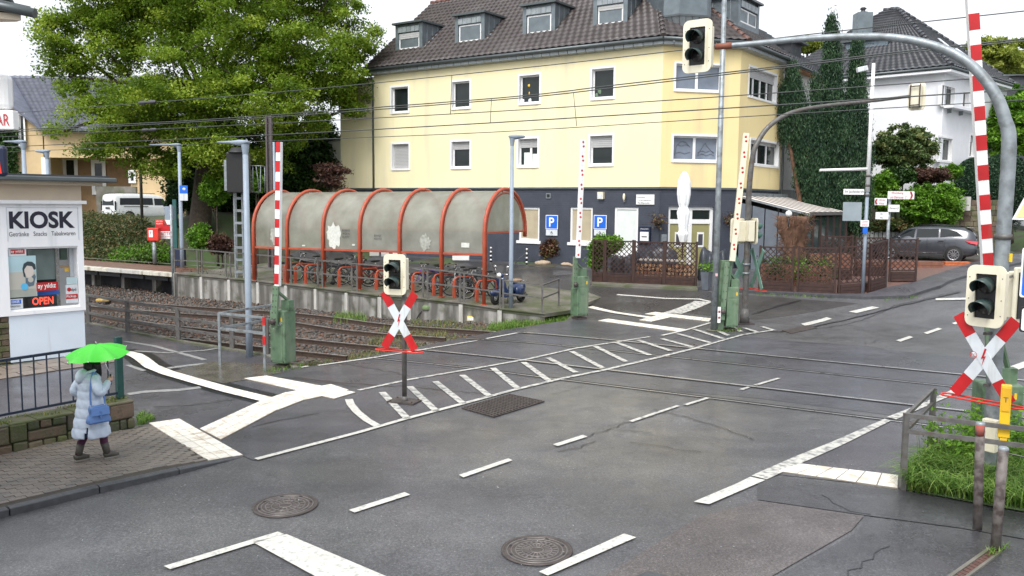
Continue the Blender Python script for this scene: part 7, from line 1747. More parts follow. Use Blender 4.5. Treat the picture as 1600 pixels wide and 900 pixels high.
t,a,b,n,h=lowbox(1188,1300,447,412,.5,'raised_bed','long terracotta coloured raised bed behind the right lattice panels','raised bed',m_terra,rows=3)
rb0,rb1,rbz=a,b,a.z+h
lowbox(1265,1330,425,396,.4,'raised_bed','shorter terracotta raised bed nearer the awning','raised bed',m_terra,rows=3)
lowbox(1340,1474,419,408,.35,'low_brick_wall','low reddish wall in front of the grey car','wall',m_terra,rows=2);lowbox(1477,1516,415,408.5,.3,'brick_edge','short row of bright orange bricks by the rear wheel of the grey car','brick edging',M('orange_brick',(.45,.13,.05),rough=.7,var=.2,scale=9),rows=2)
# firewood
a,b=P(992,440),P(1082,444);fw=thing('firewood_stack','stack of split firewood behind the lattice fence','firewood',a);d=(b-a);L=d.length;d.normalize();m_log=[M('log_end_%d'%i,c,rough=.8,var=.3,scale=20) for i,c in enumerate([(.36,.19,.10),(.26,.12,.07),(.42,.26,.15)])]
x=0;nn=Vector((d.y,-d.x,0)).normalized();nn=nn if nn.y<0 else-nn
while x<L:
 for r_ in range(4):
  rr=random.uniform(.055,.085);q=a+d*(x+random.uniform(-.02,.02))+Zv*(.2+r_*.15)+nn*(-.35+random.uniform(-.03,.03));MB().lathe([(0,.0),(rr,0),(rr,-.35)],q,7,nn,smooth=False).build('log',m_log[random.randrange(3)],fw)
 x+=.16
m=MB().bar(a+Zv*.86-nn*.5,b+Zv*.86-nn*.5,.5,.06);m.build('white_cover_board',M('pale_board',(.42,.38,.34),rough=.7),fw)
# tarpaulin-covered furniture
m_tarp=M('black_tarpaulin',(.035,.04,.052),rough=.38,var=.25,scale=3,bump=.6,bscale=5)
def tarp(x0,x1,yb,yt,dep,lab,seed,mat=m_tarp):
 a,b=P(x0,yb),P(x1,yb);zt=Zat(a,yt);w=(b-a).length;t=thing('covered_furniture',lab,'covered furniture',(a+b)/2);rr=random.Random(seed);V=[];nx,ny=22,12
 d=(b-a).normalized();n=Vector((-d.y,d.x,0))
 for j in range(ny+1):
  for i in range(nx+1):
   u,v=i/nx,j/ny;e=min(1,min(u,1-u)*7);ev=min(1,min(v,1-v)*5);top=min(e,ev)**.35
   z=a.z+(zt-a.z)*top*(.86+.14*math.sin(u*5+seed))+.05*math.sin(u*23+v*9)*top;p=a+d*(w*(.03+.94*u)+(.05*math.sin(v*14+u*3)))+n*dep*v+n*.05*math.sin(u*17+seed);V.append((p.x,p.y,max(a.z-.02,z)))
 MB().add(V,[(j*(nx+1)+i,j*(nx+1)+i+1,(j+1)*(nx+1)+i+1,(j+1)*(nx+1)+i) for j in range(ny) for i in range(nx)],0,True).build('cover',mat,t,subsurf=1);return t
tarp(1088,1137,438,382,1.3,'furniture wrapped in crinkled black tarpaulin right of the closed parasol',2);tarp(1000,1060,432,386,1.0,'dark covered furniture behind the firewood and lattice',5);tarp(950,1000,430,392,1.0,'dark covered furniture behind the left lattice panels',9)
# closed white parasol
q=P(1065,436);zt=Zat(q,268);t=thing('closed_parasol','tall closed white parasol tied in three places before the glass doors','parasol',q);H=zt-q.z
MB().tube([q,q+Zv*(H-.1)],.03,8).build('pole',m_wood,t)
z0=Zat(q,378)-q.z;prof=[(0,.11),(.12,.21),(.16,.15),(.30,.20),(.42,.24),(.50,.16),(.55,.20),(.68,.25),(.86,.23),(.96,.13),(1.0,.04)];V=[];n_=40;rings=[]
for k in range(41):
 u=k/40;r_=interp(u,[(a,b) for a,b in prof])*1.0
 for j in range(n_):a=2*math.pi*j/n_;rr=r_*(1+.10*math.sin(8*a+u*3)+.04*math.sin(13*a+u*9));V.append(q+Vector((rr*math.cos(a),rr*math.sin(a),z0+(H-z0)*u)))
MB().add(V,[(i*n_+j,i*n_+(j+1)%n_,(i+1)*n_+(j+1)%n_,(i+1)*n_+j) for i in range(40) for j in range(n_)],0,True).build('canopy',M('parasol_white',(.84,.85,.86),rough=.8,var=.03),t)
for u in(.16,.50):z=q.z+z0+(H-z0)*u;MB().lathe([(.155,-.03),(.165,0),(.155,.03)],(q.x,q.y,z),20).build('tie_strap',m_wsign,t)
# planter bucket
q=P(1104,453);t=thing('planter','tall tapered grey zinc planter at the corner of the terrace','planter',q);MB().lathe([(0,0),(.17,0),(.25,.68),(.27,.70),(.24,.70),(.22,.62),(0,.62)],q,4,(0,0,1),smooth=False).build('pot',M('planter_grey',(.11,.125,.15),rough=.5,var=.2),t);planter_q=q
# awning on the right face with its enclosure
za0,za1=f3.z(0,306),Zat(f3.pt(0,0,3.1),334);AW=thing('striped_awning','brown and white striped awning sloping from the yellow building over the terrace','awning',f3.pt(2.5,za1,1.5))
ns_=15;T0,T1=.05,t3+.6;m_aw=[M('awning_white',(.66,.62,.58),rough=.8),M('awning_brown',(.085,.065,.06),rough=.8)]
for i in range(ns_):
 a,b=T0+(T1-T0)*i/ns_,T0+(T1-T0)*(i+1)/ns_
 MB().prism([f3.pt(a,za0,.1),f3.pt(b,za0,.1),f3.pt(b,za1,3.1),f3.pt(a,za1,3.1)],(0,0,.02)).build('stripe',m_aw[i%2],AW)
MB().bar(f3.pt(T0,za1,3.12),f3.pt(T1,za1,3.12),.08,.14).build('front_bar',m_galv_d,AW);MB().bar(f3.pt(T0,za0+.06,.12),f3.pt(T1,za0+.06,.12),.2,.16).build('cassette',m_galv,AW)
for a in(T0,T1):MB().bar(f3.pt(a,za0-.05,.12),f3.pt(a,za1-.05,3.1),.05,.06).build('side_bar',m_galv,AW)
EN=thing('terrace_enclosure','dark wooden enclosure with glass panels under the striped awning','enclosure',f3.pt(2.5,ZB+.7,2.9))
for i in range(7):a=T0+(T1-T0)*i/6;MB().bar(f3.pt(a,ZB+.5,2.95),f3.pt(a,za1-.1,2.95),.1,.1).build('post',m_wood,EN)
for i in range(6):a,b=T0+(T1-T0)*i/6+.06,T0+(T1-T0)*(i+1)/6-.06;panel(MB(),f3,a,b,ZB+1.2,za1-.15,2.93,2.95).build('glass_panel',M('enclosure_glass',(.03,.05,.045),rough=.08) if 'enclosure_glass' not in bpy.data.materials else bpy.data.materials['enclosure_glass'],EN);panel(MB(),f3,a,b,ZB+.5,ZB+1.2,2.92,2.96).build('lower_board',m_wood,EN)
Fe=Face(tuple(f3.pt(T0+.02,0,0)[:2]),tuple(f3.n[:2]));
m_bl=M('weathered_blue_grey',(.12,.14,.17),rough=.6)
for k in range(5):a,b=.15+k*.56,.15+(k+1)*.56-.05;MB().prism([f3.pt(T0,ZB+.5,a),f3.pt(T0,ZB+.5,b),f3.pt(T0,za0-.25-(za0-za1)*b/3.1,b),f3.pt(T0,za0-.25-(za0-za1)*a/3.1,a)],f3.d*.05).build('side_panel',m_bl,EN)
# tree stump
sb_=P(1237,440);zt=Zat(sb_,338);t=thing('tree_stump','thick shaggy reddish tree stump behind the lattice with a globe lamp on top','tree stump',sb_);H=H_st=zt-sb_.z;V=[];n_=28;nk=22
rr=random.Random(4);jit=[[rr.uniform(-.16,.16) for _ in range(n_)] for _ in range(nk+1)]
for k in range(nk+1):
 u=k/nk;r_=.40+.06*math.sin(u*7+1)+.08*sm((u-.6)/.35)
 for j in range(n_):a=2*math.pi*j/n_;r2=r_*(1+.16*math.sin(3*a+u*6)+.12*math.sin(7*a-u*9)+.6*jit[k][j]);V.append(sb_+Vector((r2*math.cos(a),r2*math.sin(a),H*u)))
MB().add(V,[(i*n_+j,i*n_+(j+1)%n_,(i+1)*n_+(j+1)%n_,(i+1)*n_+j) for i in range(nk) for j in range(n_)]+[tuple(nk*n_+j for j in range(n_))],0,True).build('trunk',m_bark_r,t)
m=MB()
for k in range(380):
 a=rr.uniform(0,6.28);u=rr.uniform(.25,1.0);r_=.42+.2*sm((u-.6)/.35);p=sb_+Vector((r_*math.cos(a),r_*math.sin(a),H*u));q=p+Vector((math.cos(a)*rr.uniform(.05,.3),math.sin(a)*rr.uniform(.05,.3),rr.uniform(-.25,.25)));m.tube([p,q],[.014,.004],4,cap=False)
tag(m.build('bark_shreds',m_bark_r,t),kind='stuff')
gp=W(1232.5,334,sb_.y-.4);t=thing('globe_lamp','small white globe lamp on top of the tree stump','lamp',gp-Zv*.12);MB().ell(gp,(.12,.12,.12),16,10).build('globe',m_wwhite,t);MB().tube([gp-Zv*.5,gp-Zv*.1],.02,6).build('stem',m_inkb,t)
# sign posts
sp0=P(1347.5,460);t=thing('street_name_post','tall white and grey post with long horizontal arm and small camera on top','post',sp0);z1_,z2_=Zat(sp0,300),Zat(sp0,99)
MB().tube([sp0,Vector((sp0.x,sp0.y,z1_))],.06,10).build('lower_pole',m_lampb,t);MB().tube([Vector((sp0.x,sp0.y,z1_)),Vector((sp0.x,sp0.y,z2_))],[.075,.055],10).build('upper_pole',m_wwhite,t)
for y in(275,290,305):z=Zat(sp0,y);MB().tube([(sp0.x,sp0.y,z-.04),(sp0.x,sp0.y,z+.04)],.085,10).build('clamp',m_galv_d,t)
MB().tube([Vector((sp0.x,sp0.y,Zat(sp0,264))),W(1281,266,sp0.y-.2)],[.055,.045],8).build('arm',m_wwhite,t)
c=W(1347,108,sp0.y-.15);MB().obox(c,(.17,0,.04),(0,.09,0),(-.02,0,.08)).build('camera',m_wsign,t,bevel=.02)
def flat(x0,x1,y0,y1,Y,name,lab,mat,cat='sign',th=.03,words=(),wm=None,shape=None,r=.02):
 cc=(W(x0,y0,Y)+W(x1,y1,Y))/2;a,b=W(x0,y1,Y),W(x1,y0,Y);w,h=b.x-a.x,b.z-a.z;t=thing(name,lab,cat,cc-Zv*h/2);n=Vector((0,-1,0));rt=Vector((1,0,0))
 plate(MB(),cc,rt,n,rrect(w,h,r),th).build('board',mat,t)
 for k,(s_,fx,wd_,hh) in enumerate(words):text('lettering',s_,wm or m_ink,t,cc+n*.004+rt*w*fx+Zv*h*(.5-(k+.5)/len(words)),rt,Zv,width=w*wd_,height=h*hh)
 return t,cc,w,h
Ys=sp0.y-.12
t,*_=flat(1318,1350.5,295.5,304,Ys,'street_name_sign','white street name plate with black letters on the tall post',m_wwhite,words=(('Im Jaufelderch',.02,.9,.55),),wm=m_inkb)
flat(1316.5,1347,316,345,Ys,'traffic_sign','plain grey back of a square traffic sign on the tall post',M('sign_back_grey',(.30,.35,.38),rough=.45,metal=.2));flat(1344.5,1358,344,354,Ys-.03,'small_sign','small white notice with red border on the tall post',m_wwhite,words=(('LIEFER',0,.7,.2),('FREI',0,.6,.2)),wm=m_txtred);flat(1348,1356,355,364.5,Ys-.03,'small_blue_sign','small blue square plate under the white notice',m_blue)
dp=P(1383,449);t=thing('signpost','grey post carrying four white direction boards near the car','post',dp);MB().tube([dp,Vector((dp.x,dp.y,Zat(dp,299)))],.055,10).build('pole',m_galv,t)
Yd=dp.y-.1
def arrow(x,y,s_,t,Y,h=5.5):
 pts=[(x-2*s_,y-h),(x+.5*s_,y-h),(x+2.6*s_,y),(x+.5*s_,y+h),(x-2*s_,y+h),(x+.2*s_,y)];pts=pts if s_>0 else pts[::-1];MB().prism([W(a,b,Y-.02) for a,b in pts],(0,.003,0)).build('arrow',m_redsign,t)
t,cc,w,h=flat(1387,1429,299,311,Yd-.02,'direction_board','topmost direction board, long, white, with red arrow pointing right',m_wwhite,words=(('Weinberg',-.15,.45,.3),('am Dernauer  7',-.1,.6,.3)),wm=m_txtred);arrow(1424,305,1,t,Yd-.03)
t,cc,w,h=flat(1366.5,1386,309.5,320.5,Yd-.025,'direction_board','upper left direction board, short, white, with red arrow pointing left',m_wwhite,words=(('Ahrau',.1,.5,.25),('Mitte',.08,.4,.25)),wm=m_txtred);arrow(1369.5,315,-1,t,Yd-.035,4)
t,cc,w,h=flat(1388,1406,320,331,Yd-.02,'direction_board','third direction board down, short, white, right of the post',m_wwhite,words=(('Dernau 4,5',0,.8,.3),),wm=m_inkb)
t,cc,w,h=flat(1368,1388.5,331.5,342.5,Yd-.025,'direction_board','lowest direction board, short, white, left of the post',m_wwhite,words=(('Ahr',-.05,.2,.25),('Au',-.05,.2,.25)),wm=m_inkb)
# bollards and bent rack by the dark wall, boulders
for x,y0,y1,lab in((767,384,409,'slim black and white banded post left of the ground floor window'),(823,386,413,'slim black and white banded post right below the ground floor window')):
 q=P(x,y1);h=Zat(q,y0)-q.z;t=thing('banded_bollard',lab,'bollard',q);MB().tube([q,q+Zv*h],.045,8).build('core',m_black,t)
 for k in range(4):MB().tube([q+Zv*h*(k+.3)/4,q+Zv*h*(k+.7)/4],.047,8).build('white_band',m_wwhite,t)
for x,y,r_,lab in((848,413,.38,'largest pale boulder under the red shrub'),(884,415,.24,'pale boulder right of the red shrub'),(893,417,.15,'smallest pale boulder next to the barrier box')):
 q=P(x,y);m=MB();m.ell(q+Zv*.06,(r_,r_*.5,r_*.32),14,8);rr=random.Random(int(x));m.v=[(a+rr.uniform(-.03,.03),b+rr.uniform(-.03,.03),c_+rr.uniform(-.02,.02)) for a,b,c_ in m.v];o=m.build('boulder',M('sandstone_boulder',(.42,.33,.24),rough=.8,var=.2,bump=.3));tag(o,lab,'boulder')
q=P(835,411);t=thing('bent_rack','thin bent dark metal rack against the dark wall','rack',q);MB().tube([W(805,412,q.y),W(812,403,q.y),W(828,391,q.y+.2),W(838,391,q.y),W(841,402,q.y),W(839,411,q.y)],.02,6).build('frame',m_inkb,t)
# stone wall and picket fence near the car
a,b=W(1489,372,44.6),W(1530,372,44.2);SWR=thing('stone_garden_wall','tall grey-brown stone garden wall behind the grey car','wall',a);zt=W(1505,313,44.4).z;zb_=g(a.x,a.y-1.2)-.2;d=(b-a).normalized();L=(b-a).length+1.2;nrow=11
MB().prism([Vector((a.x,a.y+.05,zb_)),Vector((a.x,a.y+.05,zb_))+d*L,Vector((a.x,a.y+.05,zt))+d*L,Vector((a.x,a.y+.05,zt))],(0,.4,0)).build('mortar_core',m_mortar,SWR)
for r_ in range(nrow):
 x=0;h=(zt-zb_)/nrow
 while x<L:
  w_=random.uniform(.18,.42);p=Vector((a.x,a.y-random.uniform(0,.04),zb_+r_*h))+d*x;MB().prism([p+Zv*.01,p+Zv*.01+d*(w_-.02),p+Zv*(h-.012)+d*(w_-.02),p+Zv*(h-.012)],(0,.15,0)).build('stone',random.choice(m_stone),SWR);x+=w_
a=W(1492,318,43.9);MB().obox(a+Vector((.25,.5,.0)),(.55,0,0),(0,.5,0),(0,0,.35)).build('corner_block',m_conc_l,SWR)
a,b=W(1340,376,42.6),W(1432,374,42.6);PF_=thing('board_fence','low weathered grey board fence behind the terrace and car','fence',a);n=int((b.x-a.x)/.2)
for i in range(n):x=a.x+(b.x-a.x)*i/n;z=W(1380,362,42.6).z+random.uniform(-.03,.03);MB().box(x,x+.17,42.6+random.uniform(0,.02),42.63,z-1.6,z).build('board',M('grey_board',(.30,.31,.30),rough=.8,var=.25) if 'grey_board' not in bpy.data.materials else bpy.data.materials['grey_board'],PF_)
q=W(1576,386,40);t=thing('marker_post','small white marker post on the verge at the far right','marker post',q);z_=P(1576,374);MB().obox(z_+Zv*.25,(.09,0,0),(0,.05,0),(0,0,.3)).build('post',m_wwhite,t);MB().obox(z_+Zv*.35+Vector((0,-.052,0)),(.04,0,0),(0,.003,0),(0,0,.06)).build('black_mark',m_black,t)
# vehicles
def loft_body(stations,subs=1):
 """stations: list of (x, [(y,z)...]) half outlines from bottom centre to top centre; returns MB of the mirrored body"""
 m=MB();V=[];k=len(stations[0][1]);
 for x,pr in stations:
  ring=[(x+q[2] if len(q)>2 else x,q[0],q[1]) for q in pr]+[(x+q[2] if len(q)>2 else x,-q[0],q[1]) for q in pr[::-1][1:-1]];V+=ring
 n=2*k-2;fs=[(i*n+j,i*n+(j+1)%n,(i+1)*n+(j+1)%n,(i+1)*n+j) for i in range(len(stations)-1) for j in range(n)]
 fs.append(tuple(range(n))[::-1]);fs.append(tuple((len(stations)-1)*n+j for j in range(n)));m.add(V,fs,0,True);return m
def wheel(t,x,y,r,mat_rim,nm='wheel'):
 s_=1 if y>0 else-1
 w=MB().lathe([(r*.62,-.11),(r*.93,-.11),(r,-.07),(r,.07),(r*.93,.11),(r*.62,.11)],(x,y,r),28,(0,s_,0)).build('wheel',m_rubber,t,local=True)
 rm=MB().lathe([(0,.03),(r*.2,.035)],(x,y+s_*.085,r),20,(0,s_,0));rm.lathe([(r*.56,.04),(r*.64,.075),(r*.67,.07)],(x,y+s_*.06,r),28,(0,s_,0))
 for k in range(10):
  a=2*math.pi*k/10;d=Vector((math.cos(a),0,math.sin(a)));p=Vector((-math.sin(a),0,math.cos(a)));rm.obox(Vector((x,y+s_*.118,r))+d*r*.36,d*r*.26,p*r*.05,Vector((0,.012,0)))
 rm.build('rim',mat_rim,w,local=True);MB().lathe([(0,.0),(r*.62,0)],(x,y+s_*.098,r),24,(0,s_,0)).build('brake_disc',m_black,w,local=True);return w
def side_glass(t,pts,yf,mat,nm,th=.01):
 out_=[]
 for s_ in(1,-1):
  q=[Vector((x,s_*(yf(x,z)+.006),z)) for x,z in pts];m=MB();m.add(q+[p-Vector((0,s_*.02,0)) for p in q],[tuple(range(len(q))) if s_<0 else tuple(range(len(q)))[::-1]]+[(i,(i+1)%len(q),len(q)+(i+1)%len(q),len(q)+i) for i in range(len(q))]);out_.append(m.build(nm,mat,t,local=True,fix=True))
 return out_
 # SUV
m_car=M('car_paint_grey',(.055,.06,.072),rough=.24,metal=.45,var=.04,coat=.6,rvar=.03);m_cg=M('car_glass',(.010,.014,.016),rough=.08,spec=.25,rvar=.02);m_plastic=M('black_plastic',(.02,.02,.022),rough=.5);m_tail=M('tail_light',(.65,.04,.06),rough=.15,rvar=.03,coat=.6);m_rim=M('rim_silver',(.35,.36,.38),rough=.3,metal=.8)
def suv(loc,rz,label):
 t=thing('parked_car',label,'car',loc,rz);S=[]
 tb=[(-2.30,.42,.78,.86,.60,1.02,.58,.90),(-2.24,.34,.84,.90,.68,1.10,.62,1.28),(-2.05,.27,.90,.92,.78,1.14,.66,1.50),(-1.75,.24,.92,.93,.85,1.13,.68,1.60),(-1.2,.22,.93,.935,.88,1.10,.68,1.655),(-.5,.21,.93,.935,.89,1.06,.67,1.675),(.2,.21,.93,.935,.89,1.03,.66,1.66),(.65,.21,.93,.93,.88,1.02,.62,1.56),(1.05,.22,.92,.92,.86,1.02,.62,1.28),(1.35,.23,.91,.91,.83,1.00,.55,1.05),(1.9,.25,.88,.88,.76,.92,.45,.96),(2.2,.30,.80,.82,.66,.80,.35,.83),(2.32,.40,.70,.72,.55,.66,.28,.70)]
 for x,zb,w1,w2,w3,zbelt,wr,zt in tb:S.append((x,[(0,zb),(w1*.85,zb),(w1,zb+.12),(w2,(zb+zbelt)/2),(w3+.03 if x>-2.2 else w3,zbelt-.06),(w3,zbelt),(wr,zt-.06),(wr*.8,zt),(0,zt+.01)]))
 loft_body(S).build('body',m_car,t,local=True,subsurf=2)
 def yf(x,z):
  belt=interp(x,[(q[0],q[5]) for q in tb]);top=interp(x,[(q[0],q[7]) for q in tb]);w3=interp(x,[(q[0],q[4]) for q in tb]);wr=interp(x,[(q[0],q[6]) for q in tb]);f_=min(1,max(0,(z-belt)/max(.05,top-.06-belt)));return w3+(wr-w3)*f_-.012+.05*math.sin(math.pi*f_)*.5
 side_glass(t,[(1.08,1.08),(.32,1.10),(.30,1.50),(.55,1.48),(.82,1.32)],yf,m_cg,'front_window');side_glass(t,[(.24,1.10),(-.72,1.14),(-.70,1.54),(.22,1.51)],yf,m_cg,'rear_window');side_glass(t,[(-.78,1.14),(-1.72,1.21),(-1.45,1.42),(-1.1,1.52),(-.77,1.54)],yf,m_cg,'quarter_window')
 MB().add([(-2.29,.60,1.12),(-2.29,-.60,1.12),(-2.02,-.55,1.53),(-2.02,.55,1.53)],[(0,1,2,3)]).build('rear_window_pane',m_cg,t,local=True);MB().obox((-1.98,0,1.60),(.16,0,.02),(0,.55,0),(0,0,.018)).build('roof_spoiler',m_car,t,local=True,bevel=.01)
 for s_ in(1,-1):
  MB().add([(-2.335,s_*.50,.98),(-2.30,s_*.84,1.0),(-2.02,s_*.935,1.04),(-1.80,s_*.945,1.02),(-2.05,s_*.955,.90),(-2.31,s_*.86,.86),(-2.34,s_*.52,.89)],[(0,1,2,3,4,5,6)]).build('tail_light',m_tail,t,local=True)
  for xw in(-1.38,1.35):
   wheel(t,xw,s_*.86,.36,m_rim);pts=[(xw+math.cos(a)*.44,s_*.935,.36+math.sin(a)*.43) for a in[R(k) for k in range(-8,190,11)]]
   m=MB();p2=[(xw+math.cos(a)*.37,s_*.94,.36+math.sin(a)*.37) for a in[R(k) for k in range(-8,190,11)]];k=len(pts);m.add([Vector(p)+Vector((0,s_*.012,0)) for p in pts]+[Vector(p)+Vector((0,s_*.012,0)) for p in p2],[(i,i+1,k+i+1,k+i) for i in range(k-1)]);m.build('arch_trim',m_plastic,t,local=True)
   MB().lathe([(.3,0),(.41,0)],(xw,s_*.945,.37),26,(0,s_,0)).build('wheel_well',m_black,t,local=True)
  MB().obox((0,s_*.935,.30),(.95,0,0),(0,.02,0),(0,0,.07)).build('side_skirt',m_plastic,t,local=True,bevel=.01);MB().obox((.1,s_*.955,.42),(.8,0,0),(0,.006,0),(0,0,.012)).build('chrome_strip',m_chrome,t,local=True)
  for x in(.15,-.8):MB().obox((x-.02,s_*.955,.98),(.11,0,0),(0,.012,0),(0,0,.018)).build('door_handle',m_car,t,local=True)
  MB().obox((-.25+.0,s_*.945,.72),(.004,0,0),(0,.006,0),(0,0,.34)).obox((-1.0,s_*.94,.88),(.004,0,0),(0,.006,0),(0,0,.2)).build('door_gap',m_black,t,local=True)
  MB().tube([(-1.6,s_*.56,1.66),(-.6,s_*.6,1.71),(.2,s_*.58,1.69)],.018,6).build('roof_rail',m_black,t,local=True);MB().ell((.95,s_*1.0,1.12),(.1,.1,.07)).build('wing_mirror',m_car,t,local=True)
 MB().obox((-2.30,0,.52),(.03,0,0),(0,.78,0),(0,0,.12)).build('rear_bumper',m_plastic,t,local=True,bevel=.02);MB().obox((-2.345,0,.80),(.006,0,0),(0,.26,0),(0,0,.055)).build('number_plate',m_wwhite,t,local=True)
 for s_ in(1,-1):MB().lathe([(.045,0),(.04,-.06)],(-2.34,s_*.6,.42),10,(-1,0,0)).build('exhaust',m_chrome,t,local=True)
 return t
hd=Vector((-.84,.54));rw=W(1491,410,39.6);cx,cy=rw.x+hd.x*1.38-hd.y*.0,rw.y+hd.y*1.38;cy+=.8
cpos=Vector((cx+.45,cy,0));zc=CAMZ-(411-325)/F*39.6;suv((cpos.x,cpos.y,zc),math.atan2(hd.y,hd.x),'dark grey metallic compact SUV parked facing left behind the low red wall')
# ground pad of the drive
sheet('drive',[(cpos.x+a,cpos.y+b) for a,b in((-5,-1.6),(4,-1.6),(4,2.4),(-5,2.4))],M('drive_paving',(.13,.11,.10),rough=.5,var=.2,scale=4),lambda X,Y:zc-.01,0,2,skirt=.8)
m_van=M('van_paint_white',(.72,.74,.76),rough=.3,var=.03,coat=.4)
def van(loc,rz,label):
 t=thing('parked_van',label,'van',loc,rz);tb=[(-2.5,.35,.86,.88,.82,1.1,.72,1.72),(-2.44,.28,.92,.94,.90,1.1,.80,1.88),(-2.2,.25,.94,.96,.93,1.1,.82,1.95),(-.5,.24,.95,.97,.94,1.1,.82,1.97),(.9,.24,.95,.97,.94,1.08,.80,1.93),(1.3,.24,.95,.96,.93,1.06,.76,1.72),(1.75,.25,.93,.94,.88,1.04,.68,1.22),(2.2,.28,.86,.88,.78,.92,.55,1.0),(2.45,.35,.74,.76,.62,.74,.4,.80)]
 S=[(x,[(0,zb),(w1*.85,zb),(w1,zb+.12),(w2,(zb+zbelt)/2),(w3+.01,zbelt-.06),(w3,zbelt),(wr,zt-.08),(wr*.85,zt),(0,zt+.02)]) for x,zb,w1,w2,w3,zbelt,wr,zt in tb]
 loft_body(S).build('body',m_van,t,local=True,subsurf=2)
 def yf(x,z):w3,wr=interp(x,[(q[0],q[4]) for q in tb]),interp(x,[(q[0],q[6]) for q in tb]);return w3+(wr-w3)*min(1,max(0,(z-1.1)/.78))+.004
 side_glass(t,[(.3,1.18),(-.45,1.18),(-.45,1.66),(.3,1.66)],yf,m_cg,'sliding_door_window');side_glass(t,[(-.55,1.18),(-2.15,1.18),(-2.1,1.64),(-.55,1.66)],yf,m_cg,'rear_side_window');side_glass(t,[(1.45,1.14),(.42,1.16),(.42,1.64),(1.12,1.62)],yf,m_cg,'front_window')
 MB().add([(-2.515,.72,1.15),(-2.515,-.72,1.15),(-2.47,-.66,1.68),(-2.47,.66,1.68)],[(0,1,2,3)]).build('rear_window_pane',m_cg,t,local=True)
 for s_ in(1,-1):
  for xw in(-1.5,1.5):wheel(t,xw,s_*.89,.34,m_rim);MB().lathe([(.28,0),(.40,0)],(xw,s_*.975,.36),24,(0,s_,0)).build('wheel_well',m_black,t,local=True)
  MB().obox((-2.46,s_*.88,1.12),(.03,0,0),(0,.06,0),(0,0,.3)).build('tail_light',m_cg,t,local=True,bevel=.01);MB().obox((-1.0,s_*.965,1.08),(.9,0,0),(0,.01,0),(0,0,.02)).build('slide_rail',m_plastic,t,local=True);MB().tube([(-2.1,s_*.7,1.99),(.6,s_*.7,1.98)],.02,6).build('roof_rail',m_black,t,local=True)
 MB().obox((-2.53,0,.95),(.006,0,0),(0,.26,0),(0,0,.06)).build('number_plate',m_inkb,t,local=True);MB().obox((-2.5,0,.45),(.05,0,0),(0,.86,0),(0,0,.13)).build('rear_bumper',m_van,t,local=True,bevel=.03);return t
hv=Vector((.587,.808));lv=Vector((-.808,.587));c_=W(181,340,59);vp=Vector((c_.x,c_.y))+hv*2.5+lv*.95;van((vp.x,vp.y,W(181,346,59).z-.05),math.atan2(hv.y,hv.x),'white passenger van parked on the bank below the tan house, rear towards the left')
sheet('upper_lane',[(vp.x-9,vp.y-3.5),(vp.x+7,vp.y-3.5),(vp.x+7,vp.y+4),(vp.x-9,vp.y+4)],m_park,lambda X,Y:W(181,346,59).z-.06,0,3,skirt=1.0)
c_=W(1565,372,60)
# blue motor scooter
fw_,rw_=P(771,476.5,0,plat),P(817,470.5,0,plat);d=Vector((fw_.x-rw_.x,fw_.y-rw_.y,0));wb=d.length;rz=math.atan2(d.y,d.x);mid_p=(fw_+rw_)/2
m_sb=M('scooter_blue',(.012,.032,.11),rough=.22,coat=.7,var=.05,rvar=.03);m_seat=M('seat_tan',(.33,.22,.14),rough=.6)
t=thing('motor_scooter','dark blue motor scooter with tan seat parked beside the last shelter arch','motor scooter',mid_p,rz);h_=min(.68,wb/2)
def L_(m,*a,**k):return m.build(*a,local=True,**k)
for x in(-h_,h_):
 w=L_(MB().lathe([(.13,-.05),(.2,-.055),(.235,-.025),(.235,.025),(.2,.055),(.13,.05)],(x,0,.235),24,(0,1,0)),'wheel',m_rubber,t);L_(MB().lathe([(0,-.03),(.14,-.04),(.14,.04),(0,.03)],(x,0,.235),18,(0,1,0)),'rim',m_chrome,w)
L_(MB().ell((-.45,0,.52),(.42,.21,.22),18,12).ell((-.42,.17,.42),(.26,.09,.19)).ell((-.42,-.17,.42),(.26,.09,.19)),'rear_body',m_sb,t)
L_(MB().ell((-.32,0,.76),(.40,.15,.065),18,8),'seat',m_seat,t)
shield=[];
for k in range(9):
 u=k/8;x=.30+.22*u**.7-.02;z=.32+.58*u;
 for j in range(9):a=(j-4)/4;shield.append((x-.10*a*a*(1-.3*u)+.05*(1-u),a*(.25-.06*u),z))
o=L_(MB().add([(x+.02,y,z) for x,y,z in shield],[(i*9+j,i*9+j+1,(i+1)*9+j+1,(i+1)*9+j) for i in range(8) for j in range(8)],0,True),'leg_shield',m_sb,t);sd=o.modifiers.new('thick','SOLIDIFY');sd.thickness=.035
L_(MB().obox((.02,0,.27),(.36,0,0),(0,.2,0),(0,0,.04)),'footboard',m_sb,t,bevel=.02)
L_(MB().ell((h_,0,.40),(.27,.10,.14),16,10),'front_mudguard',m_sb,t)
L_(MB().tube([(h_,.05,.24),(.52,.04,.5),(.44,0,.95)],.03,8),'fork',m_chrome,t)
L_(MB().ell((.42,0,.98),(.10,.12,.08),14,8),'headset',m_sb,t);L_(MB().lathe([(0,.07),(.07,.06),(.085,.0),(.07,-.03)],(.49,0,.99),16,(1,0,0)),'headlight',m_wwhite,t)
hb_=L_(MB().tube([(.30,.36,1.02),(.38,.2,1.02),(.4,0,1.0),(.38,-.2,1.02),(.30,-.36,1.02)],.018,8),'handlebar',m_chrome,t);L_(MB().tube([(.30,.36,1.02),(.35,.25,1.02)],.026,8).tube([(.30,-.36,1.02),(.35,-.25,1.02)],.026,8),'grips',m_rubber,hb_)
